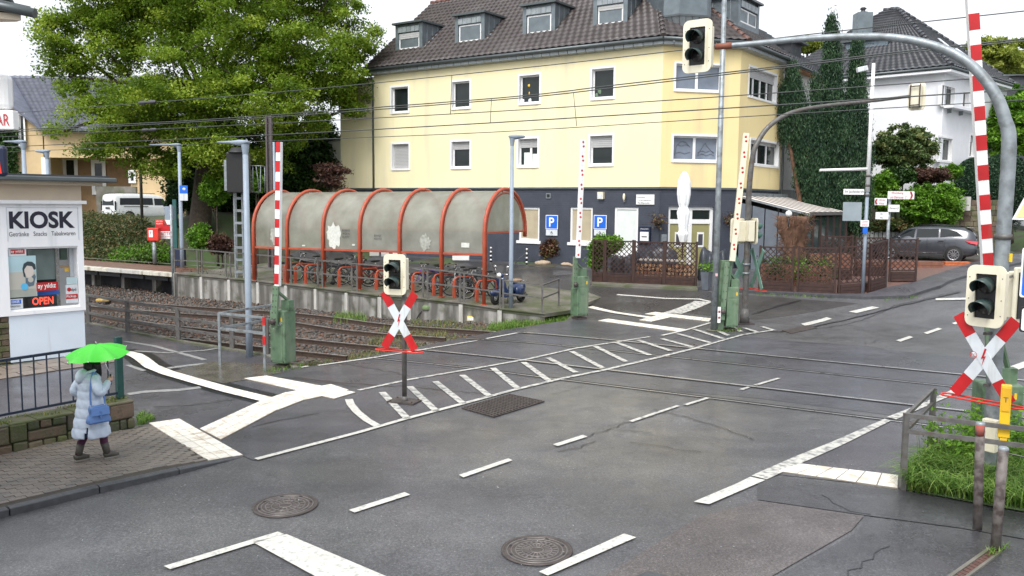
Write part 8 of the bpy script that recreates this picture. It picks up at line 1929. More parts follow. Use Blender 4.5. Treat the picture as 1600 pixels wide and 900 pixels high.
for s_ in(1,-1):L_(MB().tube([(.38,.22*s_,1.03),(.40,.27*s_,1.22)],.008,5),'mirror_stalk',m_chrome,t);L_(MB().lathe([(0,.012),(.065,.01),(.07,0),(.05,-.02),(0,-.03)],(.40,.28*s_,1.26),14,(-1,0,.1)),'mirror',m_chrome,t)
o=L_(MB().add([(.50,-.16,1.05),(.50,.16,1.05),(.42,.14,1.36),(.42,-.14,1.36)],[(0,1,2,3)]),'windscreen',gl,t)
L_(MB().lathe([(0,-.1),(.12,-.1),(.12,.0),(0,.02)],(-.5,.16,.28),14,(0,1,0)),'engine',m_galv,t);L_(MB().tube([(-.3,.2,.2),(-.75,.2,.26)],.045,8),'exhaust',m_galv_d,t);L_(MB().tube([(-.85,.1,.72),(-.98,0,.74),(-.85,-.1,.72),(-.6,-.12,.72)],.012,6),'luggage_rack',m_chrome,t)
L_(MB().tube([(-.1,.1,.25),(-.12,.16,.0)],.012,5).tube([(-.1,-.1,.25),(-.12,-.16,.0)],.012,5),'stand',m_galv_d,t)
# vegetation
def leaf_quads(Cn,size,rng,up=.35,aspect=.55,droop=0.0):
 n=len(Cn);a=rng.normal(size=(n,3));a[:,2]=np.abs(a[:,2])+up;a/=np.linalg.norm(a,axis=1,keepdims=True)
 b=rng.normal(size=(n,3));b[:,2]-=droop;b-=a*(a*b).sum(1,keepdims=True);b/=np.linalg.norm(b,axis=1,keepdims=True);c=np.cross(a,b)
 s=(size*rng.uniform(.6,1.3,n))[:,None];f=s*aspect
 V=np.stack([Cn-b*s,Cn-c*f+a*s*.15,Cn+b*s,Cn+c*f+a*s*.15],1).reshape(-1,3)
 Q=np.arange(4*n).reshape(-1,4);return V,Q
def clumps(lumps,per_m3=None,n=400,rng=None,shell=.45):
 """clump centres spread through ellipsoid lumps (x,y,z,rx,ry,rz), denser towards the outside"""
 vol=np.array([l[3]*l[4]*l[5] for l in lumps]);pr=vol**.75;pr/=pr.sum();idx=rng.choice(len(lumps),n,p=pr);L=np.array(lumps)[idx]
 d=rng.normal(size=(n,3));d/=np.linalg.norm(d,axis=1,keepdims=True);r=rng.uniform(0,1,n)**shell
 return L[:,:3]+d*r[:,None]*L[:,3:6]
def foliage(name,lumps,mat,parent,n=300,per=90,cr=.5,leaf=.12,seed=1,flat=.6,shell=.4,up=.35,aspect=.55,tvar=.22,kind=None):
 rng=np.random.default_rng(seed);Cc=clumps(lumps,n=n,rng=rng,shell=shell);sc=rng.uniform(.55,1.25,n)
 off=rng.normal(size=(n,per,3));off/=np.linalg.norm(off,axis=2,keepdims=True);off=off*(rng.uniform(0,1,(n,per,1))**.45)*np.array([1,1,flat])*cr*(.72+.25*np.sin(off[:,:,:1]*5)*np.cos(off[:,:,1:2]*6));P_=(Cc[:,None,:]+off*sc[:,None,None]).reshape(-1,3)
 tone=np.clip(np.repeat(rng.normal(.5,tvar,n),per)+rng.normal(0,.13,n*per),0,1)
 V,Q=leaf_quads(P_,leaf,rng,up=up,aspect=aspect);o=npmesh(name,V,Q,mat,parent,tone=np.repeat(tone,4))
 if kind:o['kind']=kind
 return o,Cc
def LP(x,y,Y,rx,ry=None,rd=None):
 p=W(x,y,Y);k=Y/F;ry=ry or rx;return(p.x,p.y,p.z,rx*k,(rd if rd is not None else rx*k),ry*k)
def limb(a,b,r0,r1,rng,mat,parent,name='limb',bend=.12,n=6):
 a,b=Vector(a),Vector(b);L=(b-a).length;pts=[]
 j1=Vector(rng.normal(size=3).tolist())*L*bend
 for k in range(n+1):u=k/n;pts.append(a.lerp(b,u)+j1*math.sin(math.pi*u)*.6+Vector((0,0,L*.06*math.sin(math.pi*u))))
 return MB().tube(pts,[r0+(r1-r0)*(k/n) for k in range(n+1)],7)
def tree(name,label,base,lumps,mat,cat='tree',trunk_r=.3,n=300,per=90,cr=.5,leaf=.12,seed=1,group=None,bark=None,trunk_to=None,nbr=40,**kw):
 rng=np.random.default_rng(seed+100);t=thing(name,label,cat,base,group=group);top=Vector(trunk_to) if trunk_to is not None else Vector((lumps[0][0],lumps[0][1],lumps[0][2]))
 fo,Cc=foliage('crown',lumps,mat,t,n=n,per=per,cr=cr,leaf=leaf,seed=seed,**kw)
 m=MB();b=Vector(base);pts=[b-Zv*.3,b+Zv*.15,b.lerp(top,.35),b.lerp(top,.7),top];m.tube(pts,[trunk_r*1.5,trunk_r*1.15,trunk_r*.9,trunk_r*.7,trunk_r*.45],12);m.build('trunk',bark or m_bark,t)
 if nbr:
  m=MB()
  for l in lumps:
   s=b.lerp(top,rng.uniform(.5,.95));e=Vector(l[:3]);m2=limb(s,e,trunk_r*.35,trunk_r*.12,rng,None,None);b0=len(m.v);m.v+=m2.v;m.f+=[tuple(b0+i for i in f) for f in m2.f];m.m+=m2.m;m.sm+=m2.sm
   for k in range(nbr//len(lumps)+1):
    c_=Cc[rng.integers(0,len(Cc))];
    if np.linalg.norm(c_-np.array(l[:3]))<max(l[3:6])*1.3:m3=limb(e,c_,trunk_r*.11,.012,rng,None,None);b0=len(m.v);m.v+=m3.v;m.f+=[tuple(b0+i for i in f) for f in m3.f];m.m+=m3.m;m.sm+=m3.sm
  m.build('branches',bark or m_bark,t)
 return t
 # the big beech
tb_=W(312,335,45);tb_.z=min(tb_.z,g(tb_.x,tb_.y));lum=[LP(*a) for a in((300,140,43,105,80),(150,60,44,80,70),(245,20,45,105,80),(360,40,43.5,110,90),(470,50,44,95,90),(548,62,45,48,55),(108,120,43.5,40,45),(205,175,42.5,75,60),(410,150,42.5,95,70),(500,130,44,80,62),(190,225,43,58,35),(455,205,44,62,38),(335,225,42,65,32),(300,-85,46,170,90),(450,-50,46,120,80),(170,-30,45,90,60),(95,60,44,32,50),(555,165,45.2,34,22),(150,165,43,42,30),(100,205,43,16,18),(262,262,43.2,42,34),(350,268,43.4,26,18),(150,222,43.2,34,30),(205,262,43.4,26,22),(420,248,43.6,34,18))]
tree('beech_tree','huge broad fresh green tree overhanging the platform behind the shelter',tb_,lum,m_leaf_tree,trunk_r=.50,n=1550,per=200,cr=1.0,leaf=.080,seed=3,nbr=300,trunk_to=W(330,120,44.5),shell=.42,flat=.62,tvar=.25)
# dark trees behind the trunk
for i,(x,y0,y1,rx,Y,lab,mt) in enumerate([(372,205,330,46,49,'dark evergreen behind the black signal box',m_leaf_dark),(455,205,312,44,48.5,'dark evergreen left of the copper maple',m_leaf_dark),(296,225,322,26,50,'dark evergreen between the white van and the trunk of the big tree',m_leaf_dark),(505,195,300,28,49.5,'dark evergreen just behind the white glazed veranda',m_leaf_dark)]):
 b=W(x,y1,Y);b.z=g(b.x,b.y);c=[LP(x,(y0+y1)/2,Y,rx,(y1-y0)/2+10),LP(x-rx*.5,y1-30,Y-.3,rx*.6,30),LP(x+rx*.5,y1-30,Y-.3,rx*.6,30)]
 tree('evergreen_tree',lab,b,c,mt,n=330,per=80,cr=.8,leaf=.11,seed=20+i,nbr=6,trunk_r=.15,group='dark evergreens behind the big tree')
for i,(x,y,rx,ry,Y,mt,nm,lab,n) in enumerate([(313,372,20,26,40.5,m_leaf_bright,'shrub','small bright green shrub behind the platform railing, left of the lattice mast',90),(347,382,22,20,40.5,m_leaf_brown,'shrub','brownish low hedge plant right of the bright green shrub',80),(338,296,26,30,43,m_leaf_bright,'shrub','fresh green leafy shrub on the slope below the black signal box',110),(400,285,20,26,42.5,m_leaf_bright,'shrub','fresh green leafy shrub right of the lattice mast',80),(276,318,18,22,46,m_leaf_dark,'shrub','dark shrub right of the white van at the foot of the big tree',90),(60,235,10,40,58,m_leaf_dark,'shrub','x',0),(865,386,21,18,0,m_leaf_red,'shrub','round reddish shrub under the left parking sign',130),(948,383,24,17,0,m_leaf_bright,'hedge_plant','clipped fresh green hedge behind the left lattice panels',170),(932,405,9,18,0,m_leaf_bright,'hedge_plant','lower left end of the green hedge beside the barrier box',60),(1413,233,53,46,43.8,m_leaf_laurel,'laurel_bush','large grey-green laurel bush in front of the white house',560),(1402,276,34,16,43.3,m_leaf_dark,'hedge_plant','dark green left half of the hedge below the laurel bush',170),(1452,275,34,14,43.2,m_leaf_brown,'hedge_plant','copper coloured right half of the hedge below the laurel bush',150),(1382,300,24,42,43,m_leaf_bright,'shrub','upright light green shrub between the tall white post and the round bush',200),(1456,320,54,44,42.4,m_leaf_bright,'shrub','big round bright green bush behind the grey car',560),(1488,268,16,14,43.3,m_leaf_bright,'shrub','small green shrub at the right end of the copper hedge',60),(1395,352,46,12,42.9,m_leaf_ivy,'hedge_plant','mixed ivy hedge above the grey board fence',150)]):
 if n==0:continue
 if Y==0:p=P(x,{865:412,948:436,932:436}[x]);Y=p.y
 c=W(x,y,Y);b=Vector((c.x,c.y,min(g(c.x,c.y),c.z-ry*Y/F*.8)));k=Y/F
 rr_=[(c.x,c.y,c.z,rx*k*.85,rx*k*.7,ry*k*.85),(c.x-rx*k*.4,c.y,c.z-.1,rx*k*.5,rx*k*.4,ry*k*.6),(c.x+rx*k*.4,c.y-.1,c.z+.05,rx*k*.5,rx*k*.4,ry*k*.6)]
 tree(nm,lab,b,rr_,mt,cat='shrub' if 'hedge' not in nm else 'hedge',n=n,per=60,cr=.34,leaf=.062 if Y<41 else.075,seed=40+i,nbr=14,trunk_r=.05,shell=.5)
tree('copper_maple','thin copper-leaved maple before the white glazed veranda',(lambda q:Vector((q.x,q.y,g(q.x,q.y))))(W(517,300,43)),[LP(517,276,43,24,24),LP(505,262,43,14,10),LP(533,268,43,13,10)],m_leaf_brown,n=110,per=26,cr=.5,leaf=.09,seed=70,nbr=50,trunk_r=.06,shell=.6,flat=.3,aspect=.3)
# conifers
def conifer(label,cols,Y,seed,base_px,n=600):
 q=W(*base_px,Y);b=Vector((q.x,q.y,g(q.x,q.y)));t=thing('conifer',label,'conifer',b,group='tall conifers by the terrace');rng=np.random.default_rng(seed);PP=[];TT=[]
 for(x,yt,yb,w,lean,wt) in cols:
  k=Y/F;nn_=int(n*wt)
  for _ in range(nn_):
   u=rng.uniform(0,1)**.85;y=yt+(yb-yt)*u;prof=w*min(1,.06+1.5*u**.95)*(1 if u<.8 else 1-(u-.8)*.9);a=rng.uniform(0,2*math.pi);r=prof*rng.uniform(.35,1)**.5*(1+.22*math.sin(a*3+y*.11));c=W(x+lean*(1-u)+r*math.cos(a),y,Y);c.y+=r*k*math.sin(a)
   m_=95;o=rng.normal(size=(m_,3))*np.array([.12,.12,.22]);PP.append(np.array(c)+o);TT.append(np.clip(rng.normal(.5,.24)+rng.normal(0,.1,m_),0,1))
 Pn=np.vstack(PP);n_=len(Pn);a=rng.normal(size=(n_,3));a[:,2]*=.35;a/=np.linalg.norm(a,axis=1,keepdims=True);bb=np.array([0,0,1.])+rng.normal(size=(n_,3))*.35;bb/=np.linalg.norm(bb,axis=1,keepdims=True);c_=np.cross(a,bb);s=rng.uniform(.035,.085,n_)[:,None]
 V=np.stack([Pn-bb*s,Pn-c_*s*.33,Pn+bb*s*1.2,Pn+c_*s*.33],1).reshape(-1,3);npmesh('crown',V,np.arange(4*n_).reshape(-1,4),m_leaf_con,t,tone=np.repeat(np.concatenate(TT),4))
 m=MB()
 for(x,yt,yb,w,lean,wt) in cols:m.tube([b-Zv*.2,b.lerp(W(x,yb,Y),.5)+Vector((.1,0,0)),W(x,yb-10,Y),W(x+lean,yt+10,Y)],[.14,.11,.08,.02],7)
 m.build('trunk',m_bark_r,t);return t
conifer('slender leaning dark conifer with forked tips against the yellow wall corner',[(1272,105,322,18,-36,.9),(1230,136,215,6,-5,.2),(1280,120,330,7,-6,.3)],40.3,5,(1265,345),520)
conifer('tallest dark conifer with pointed top left of the tall white post',[(1304,30,352,22,-5,1.1),(1338,68,350,18,1,.9),(1321,150,360,31,0,.6)],40.8,6,(1308,372),640)
# background greenery right
for i,(x,y,rx,ry,Y,mt,lab,n,lf) in enumerate([(1545,92,62,34,80,m_leaf_yel,'yellow-green tree on the skyline at the far right',260,.2),(1486,100,24,14,82,m_leaf_yel,'small yellow-green treetop beside the white house roof',80,.2),(1588,190,46,62,50,m_leaf_bright,'fresh green tree at the right edge behind the curved mast',420,.11),(1262,70,20,8,78,m_leaf_yel,'small yellow-green treetop over the grey roof',70,.2),(1610,90,40,40,84,m_leaf_yel,'yellow-green tree half outside the right edge',160,.2)]):
 c=W(x,y,Y);k=Y/F;b=Vector((c.x,c.y,min(g(min(c.x,60),Y),c.z-ry*k)));tree('background_tree',lab,b,[(c.x,c.y,c.z,rx*k*.8,rx*k*.7,ry*k*.85),(c.x-rx*k*.5,c.y,c.z-ry*k*.3,rx*k*.5,rx*k*.4,ry*k*.6),(c.x+rx*k*.5,c.y,c.z-ry*k*.2,rx*k*.5,rx*k*.4,ry*k*.6)],mt,n=n,per=70,cr=.9 if Y>60 else.6,leaf=lf,seed=90+i,nbr=16,trunk_r=.2,shell=.55)
def topiary(x,y,rx,ry,Y,lab,seed):
 c=W(x,y,Y);k=Y/F;rng=np.random.default_rng(seed);t=thing('topiary',lab,'topiary',Vector((c.x,c.y,c.z-ry*k)),group='dark clipped yew domes');n=30000;d=rng.normal(size=(n,3));d/=np.linalg.norm(d,axis=1,keepdims=True);d[:,2]=np.where(d[:,2]<-.1,-d[:,2]*rng.uniform(-1,1,n),d[:,2]);r=rng.uniform(.93,1.02,n)+.02*np.sin(d[:,0]*19)*np.cos(d[:,2]*15)
 sup=np.abs(d)**.75*np.sign(d);Pn=np.array(c)[None]+sup*r[:,None]*np.array([rx*k,rx*k,ry*k])
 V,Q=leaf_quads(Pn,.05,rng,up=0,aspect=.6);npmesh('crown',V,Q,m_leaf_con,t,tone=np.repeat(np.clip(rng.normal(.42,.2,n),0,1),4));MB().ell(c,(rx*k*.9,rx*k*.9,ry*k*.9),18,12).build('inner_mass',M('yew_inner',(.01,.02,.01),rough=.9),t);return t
topiary(1524,300,29,52,46.5,'smaller dark clipped yew dome left of the red and white boom',1);topiary(1565,305,34,62,47,'larger dark clipped yew dome behind the curved mast',2)
# ivy bank and creeper (nobody could count it)
def scatter_px(poly_px,n,rng,surf=g,off=0.0):
 q=[P(x,y,0,surf) for x,y in poly_px];pts=[(p.x,p.y) for p in q];x0,x1,y0,y1=min(p[0] for p in pts),max(p[0] for p in pts),min(p[1] for p in pts),max(p[1] for p in pts);o=[];tr=0
 while len(o)<n and tr<n*40:
  tr+=1;x,y=rng.uniform(x0,x1),rng.uniform(y0,y1)
  if inpoly(x,y,pts):o.append((x,y,surf(x,y)+off))
 return np.array(o)
rng=np.random.default_rng(77)
iv=scatter_px([(120,412),(232,412),(262,395),(225,375),(232,356),(205,346),(120,342)],900,rng);per=46
Pn=(iv[:,None,:]+rng.normal(size=(len(iv),per,3))*np.array([.28,.28,.16])+np.array([0,0,.14])).reshape(-1,3);V,Q=leaf_quads(Pn,.07,rng,up=.2);tag(npmesh('ivy',V,Q,m_leaf_ivy,tone=np.repeat(np.clip(np.repeat(rng.normal(.5,.25,len(iv)),per)+rng.normal(0,.15,len(Pn)),0,1),4)),'thick ivy and brambles covering the bank between train platform and van','ivy',kind='stuff')
iv=scatter_px([(175,418),(262,416),(262,402),(195,400)],60,rng);Pn=(iv[:,None,:]+rng.normal(size=(len(iv),60,3))*np.array([.25,.25,.14])+np.array([0,0,.3])).reshape(-1,3);V,Q=leaf_quads(Pn,.06,rng,up=.2);tag(npmesh('ground_cover',V,Q,m_leaf_bright,tone=np.repeat(np.clip(rng.normal(.4,.2,len(Pn)),0,1),4)),'fresh green ground cover at the foot of the ivy bank','ground cover',kind='stuff')
cr1=W(12,235,61.6);Pn=np.array([W(rng.uniform(-20,27),rng.uniform(196,280),61.7) for _ in range(2600)])+rng.normal(size=(2600,3))*.12;V,Q=leaf_quads(Pn,.14,rng,up=0);cp_=thing('climbing_plant','dark green creeper on the left gable of the tan house','climbing plant',cr1);npmesh('leaves',V,Q,m_leaf_dark,cp_,tone=np.repeat(rng.uniform(.2,.9,2600),4))
# small plants in pots and beds
def tuft(name,label,c,r,n,leaf,mat,seed,cat='plant',flat=.8):
 rng=np.random.default_rng(seed);t=thing(name,label,cat,c);Pn=np.array(c)+rng.normal(size=(n,3))*np.array([r,r,r*flat])*.5;V,Q=leaf_quads(Pn,leaf,rng,up=.2);npmesh('leaves',V,Q,mat,t,tone=np.repeat(rng.uniform(0,1,n),4));MB().tube([Vector(c)-Zv*r*.8,Vector(c)],.015,5).build('stem',m_bark,t);return t
tuft('potted_plant','small green plant growing out of the grey zinc planter',planter_q+Zv*.88,.34,160,.055,m_leaf_bright,1)
for x,y,f_,lab in((1031,345,b1,'trailing plant in the basket left of the white door'),(1137,342,b2f,'trailing plant in the basket right of the white door')):tt=f_.t(x,y);tuft('trailing_plant',lab,f_.pt(tt,f_.z(tt,y),.2),.38,200,.05,m_leaf_red,int(x))
for i in range(6):p=rb0.lerp(rb1,.08+.16*i);p.z=rbz+.15;tuft('bed_plant',['spiky green plant at the left end of the raised bed','second green plant in the raised bed from the left','green plant in the raised bed behind the gap between two panels','fourth green plant in the raised bed from the left','fifth green plant in the raised bed from the left','green plant at the right end of the raised bed'][i],p+Vector((0,.25,-.1)),.30,150,.05,m_leaf_bright if i%2 else m_leaf_dark,200+i)
for i in range(3):p=sb_+Vector((-.9+.9*i,-.9,.5));tuft('bed_plant',['dry twiggy plant left of the tree stump','leafy plant in front of the tree stump','leafy plant right of the tree stump'][i],p,.5,200,.06,(m_leaf_dark,m_leaf_bright,m_leaf_dark)[i],220+i)
tuft('stump_ivy','ivy and dry twigs sprouting from the top of the tree stump',Vector((sb_.x+.3,sb_.y-.1,sb_.z+H_st-.1)),.45,160,.045,m_leaf_ivy,231,flat=.5)
# grass
def blades(name,pts,h0,h1,w,bend,mat,rng,label,seg=4,lean_dir=None,cat='grass'):
 n=len(pts);ang=rng.uniform(0,2*math.pi,n);h=rng.uniform(h0,h1,n);bd=rng.uniform(.4,1.2,n)*bend*h;dx,dy=np.cos(ang),np.sin(ang)
 if lean_dir is not None:dx=dx*.6+lean_dir[0];dy=dy*.6+lean_dir[1]
 px_,py_=-np.sin(ang),np.cos(ang);V=np.zeros((n,(seg+1)*2,3));
 for k in range(seg+1):
  u=k/seg;ww=w*(1-u**1.6)*.5+.0005;zz=h*(u-.35*bend*u*u*u);off=bd*u*u
  for s_,c_ in((0,-1),(1,1)):V[:,2*k+s_,0]=pts[:,0]+dx*off+px_*ww*c_;V[:,2*k+s_,1]=pts[:,1]+dy*off+py_*ww*c_;V[:,2*k+s_,2]=pts[:,2]+zz
 Qb=np.array([(2*k,2*k+1,2*k+3,2*k+2) for k in range(seg)]);Q=(Qb[None]+(np.arange(n)*(seg+1)*2)[:,None,None]).reshape(-1,4);tone=np.repeat(np.clip(rng.normal(.5,.25,n),0,1),(seg+1)*2)
 return tag(npmesh(name,V.reshape(-1,3),Q,mat,tone=tone,smooth=True),label,cat,kind='stuff')
gp_=scatter_px([(1418,768),(1414,745),(1445,722),(1500,706),(1560,700),(1640,696),(1680,700),(1680,818),(1600,800),(1540,790),(1500,782)],6200,rng);gp_[:,2]+=0
# a low mound of earth under the long grass
sheet('verge_soil',xy((1416,768),(1412,745),(1443,721),(1500,703),(1560,697),(1690,692),(1700,822),(1600,802),(1540,792),(1500,784)),m_ground,g,.03,.5)
nzz=np.sin(gp_[:,0]*4.1)*np.cos(gp_[:,1]*3.3)
blades('long_grass',gp_[nzz>-.55],.34,.66,.019,1.35,m_grassm,rng,'lush long grass hanging over behind the corner railing',seg=6,lean_dir=(-.3,-.5))
blades('long_grass',gp_[::3],.16,.36,.015,1.0,m_grassm,rng,'shorter grass between the long blades behind the corner railing',seg=4)
dry=scatter_px([(1418,768),(1470,760),(1500,775),(1440,772)],260,rng);blades('dry_grass',dry,.12,.3,.011,1.1,m_grassdry,rng,'dry orange-brown grass at the foot of the corner railing',seg=4,lean_dir=(-.2,-.6))
wd_=scatter_px([(1440,722),(1470,712),(1520,704),(1640,700),(1640,740),(1500,745)],90,rng);Pn=(wd_[:,None,:]+rng.normal(size=(len(wd_),26,3))*np.array([.06,.06,.2])+np.array([0,0,.42])).reshape(-1,3);V,Q=leaf_quads(Pn,.045,rng,up=.5,aspect=.5);tag(npmesh('weeds',V,Q,m_leaf_bright,tone=np.repeat(rng.uniform(.2,1,len(Pn)),4)),'broad-leaved weeds at the back of the long grass','weeds',kind='stuff')
st_w=scatter_px([(1432,724),(1500,706),(1500,720),(1440,730)],40,rng);blades('weed_stalks',st_w,.5,.85,.012,.25,m_grassdry,rng,'thin tall weed stalks at the left of the verge',seg=3)
tg=scatter_px([(600,503),(660,494),(780,499),(886,494),(884,502),(790,515),(727,527),(640,544),(560,558),(470,573),(472,562),(560,545)],5200,rng,surf=pl,off=-.19)
def railfree(p):return True
nz2=np.sin(tg[:,0]*2.3+1)*np.cos(tg[:,1]*2.9)+.5*np.sin(tg[:,0]*6.1)*np.sin(tg[:,1]*5.2);tg=tg[nz2>-.05]
blades('track_grass',tg,.10,.30,.011,.7,m_grassdry,rng,'tufts of grass growing along the rails near the crossing',seg=3)
tg2=scatter_px([(520,499),(575,500),(572,488),(522,486)],420,rng,surf=pl,off=-.19);blades('track_grass',tg2,.2,.42,.012,.6,m_grassm,rng,'taller tuft of fresh grass against the concrete platform wall',seg=3)
tg3=scatter_px([(760,512),(886,500),(900,492),(860,494),(770,502)],2200,rng,surf=pl,off=-.15);blades('track_grass',tg3,.12,.32,.011,.7,m_grassm,rng,'strip of fresh grass between the ramp wall and the crossing',seg=3)
tg4=np.vstack([scatter_px(q,n_,rng) for q,n_ in(([(214,668),(232,662),(243,655),(222,645),(214,650)],380),([(410,582),(425,585),(465,577),(480,573),(460,570)],160),([(1118,520),(1155,519),(1158,514),(1122,514)],150),([(1545,860),(1575,858),(1560,870),(1540,872)],70),([(1380,468),(1440,463),(1440,466),(1382,471)],60),([(1175,459),(1300,465),(1300,467),(1175,461)],160),([(770,480),(850,488),(850,491),(770,483)],90))]);blades('kerb_weeds',tg4,.05,.16,.011,.8,m_grassm,rng,'small weeds along kerbs, posts and the end of the stone wall',seg=3)
wt=[];
for _ in range(1500):u=rng.uniform(0,WL);v=rng.uniform(.08,.5);p=wf0+wd*u+wn*v;wt.append((p.x,p.y,wz(p)+hw+.02)) if math.sin(u*3.1)+math.sin(u*7.7+v*9)>-.2 else None
blades('wall_moss',np.array(wt),.02,.09,.012,.8,m_grassdry,rng,'moss and short grass on top of the stone wall',seg=2)
# fallen leaves and litter
lf=np.vstack([scatter_px([(470,545),(600,505),(760,508),(727,522),(560,552)],500,rng,surf=pl,off=-.15),scatter_px([(280,424),(400,436),(395,428),(280,418)],150,rng,surf=plat,off=.01)]);V,Q=leaf_quads(lf,.035,rng,up=1.5);tag(npmesh('fallen_leaves',V,Q,m_leaf_brown,tone=np.repeat(rng.uniform(0,1,len(lf)),4)),'brown fallen leaves between the rails and on the platform','fallen leaves',kind='stuff')
lt=scatter_px([(20,820),(400,720),(900,640),(1500,700),(1500,880),(300,890)],170,rng,off=.026);V,Q=leaf_quads(lt,.009,rng,up=4);tag(npmesh('litter',V,Q,m_wsign),'tiny pale specks of litter on the road','litter',kind='stuff')
# person with umbrella
pf_a,pf_b=P(131,722,.1),P(160,717,.1);HP=(pf_a+pf_b)/2;HP.z=g(HP.x,HP.y)+pav_off(HP.x,HP.y);hdg=math.atan2(pf_b.y-pf_a.y,pf_b.x-pf_a.x);hdg=R(48)
m_skin=M('skin',(.55,.33,.24),rough=.55,var=.05);m_coat=M('quilted_coat',(.47,.55,.67),rough=.42,var=.05,scale=5,bump=.25,bscale=16);m_hair=M('black_hair',(.010,.008,.010),rough=.38,var=.3,scale=30);m_tights=M('purple_tights',(.065,.012,.045),rough=.8);m_boot=M('boot_grey_brown',(.065,.06,.052),rough=.65,var=.15);m_sole=M('boot_sole',(.2,.19,.17),rough=.7);m_bag=M('blue_bag_leather',(.08,.17,.40),rough=.45,var=.1,bump=.15);m_navyl=M('coat_lining',(.02,.035,.08),rough=.7)
PE=thing('person','person in long pale blue quilted coat with dark hair and grey boots under green umbrella','person',HP,hdg)
def LB_(m,nm,mt,par=PE,**k):return m.build(nm,mt,par,local=True,**k)
# continuous body
J={};E_=[];Vb=[];Rb=[]
def jt(n,p,r,par=None):
 J[n]=len(Vb);Vb.append(p);Rb.append(r)
 if par:E_.append((J[par],J[n]))
jt('pelvis',(0,0,.88),.12);jt('waist',(0,0,1.02),.11,'pelvis');jt('chest',(.0,0,1.24),.12,'waist');jt('neckb',(0,0,1.38),.065,'chest');jt('neck',(.015,0,1.45),.048,'neckb');jt('head',(.03,0,1.53),.078,'neck');jt('crown',(.025,0,1.60),.070,'head')
for s_,n,fx in((1,'l',-.19),(-1,'r',.19)):
 jt('hip'+n,(0,.085*s_,.82),.085,'pelvis');jt('kn'+n,(fx*.45+.05,.085*s_,.46),.052,'hip'+n);jt('ca'+n,(fx*.75,.085*s_,.28),.048,'kn'+n);jt('an'+n,(fx,.085*s_,.09),.036,'ca'+n);jt('to'+n,(fx+.13,.09*s_,.04),.03,'an'+n)
jt('shl',(0,.16,1.34),.055,'chest');jt('ell',(-.13,.25,1.10),.042,'shl');jt('wrl',(.06,.215,.97),.028,'ell');jt('hal',(.12,.20,.95),.026,'wrl')
jt('shr',(0,-.16,1.34),.055,'chest');jt('elr',(.02,-.28,1.10),.042,'shr');jt('wrr',(.20,-.17,1.24),.027,'elr');jt('par',(.235,-.145,1.285),.026,'wrr')
for i,(dz,ln) in enumerate(((.032,.9),(.012,1),(-.008,.95),(-.026,.8))):
 jt('f%da'%i,(.262,-.152,1.285+dz),.0095,'par');jt('f%db'%i,(.292,-.128,1.288+dz),.0085,'f%da'%i);jt('f%dc'%i,(.282,-.098*ln-.004,1.286+dz),.0075,'f%db'%i);jt('f%dd'%i,(.258,-.096,1.285+dz),.007,'f%dc'%i)
jt('tha',(.240,-.118,1.296),.011,'par');jt('thb',(.262,-.100,1.325),.009,'tha');jt('thc',(.276,-.108,1.345),.008,'thb')
me=bpy.data.meshes.new('body');me.from_pydata(Vb,E_,[]);bo=bpy.data.objects.new('body',me);COL.objects.link(bo);bo.parent=PE;me.materials.append(m_skin)
sk=bo.modifiers.new('skin','SKIN');sk.use_smooth_shade=True
for v,r_ in zip(me.skin_vertices[0].data,Rb):v.radius=(r_,r_)
me.skin_vertices[0].data[0].use_root=True;bo.modifiers.new('sub','SUBSURF').render_levels=2
# face
hc=Vector((.045,0,1.545));hd_=LB_(MB().ell(hc,(.092,.076,.112),20,14),'face',m_skin)
LB_(MB().ell(hc+Vector((.092,0,-.012)),(.020,.013,.024),10,8),'nose',m_skin,hd_);LB_(MB().ell(hc+Vector((.080,0,-.055)),(.014,.026,.008),10,6),'mouth',M('lips',(.42,.12,.11),rough=.5),hd_)
for s_ in(1,-1):LB_(MB().ell(hc+Vector((.078,.030*s_,.012)),(.012,.013,.009),10,6),'eye',m_wwhite,hd_);LB_(MB().ell(hc+Vector((.088,.030*s_,.012)),(.004,.006,.006),8,6),'iris',m_black,hd_);LB_(MB().ell(hc+Vector((0,.076*s_,0)),(.022,.010,.032),10,6),'ear',m_skin,hd_)
# hair
rr=random.Random(2);m=MB();m.ell(hc+Vector((-.022,0,.022)),(.100,.094,.112),22,14);m.ell(hc+Vector((-.05,0,-.07)),(.07,.088,.13),18,12)
for k in range(70):
 a=R(rr.uniform(60,300));p0=hc+Vector((math.cos(a)*.085-.02,math.sin(a)*.088,rr.uniform(-.02,.06)));q=p0+Vector((rr.uniform(-.02,.03),rr.uniform(-.015,.015)-.01,-rr.uniform(.12,.22)));m.tube([p0,(p0+q)/2+Vector((rr.uniform(-.012,.012),rr.uniform(-.012,.012),0)),q],[.010,.011,.003],5)
for k in range(16):y=rr.uniform(-.098,-.06);x=rr.uniform(.0,.075);m.tube([hc+Vector((x,y*.9,.03)),hc+Vector((x+.01,y,-.06)),hc+Vector((x+.02,y+.01,-.17)),hc+Vector((x+.015,y+.02,-.24))],[.012,.014,.012,.004],5)
LB_(m,'hair',m_hair)
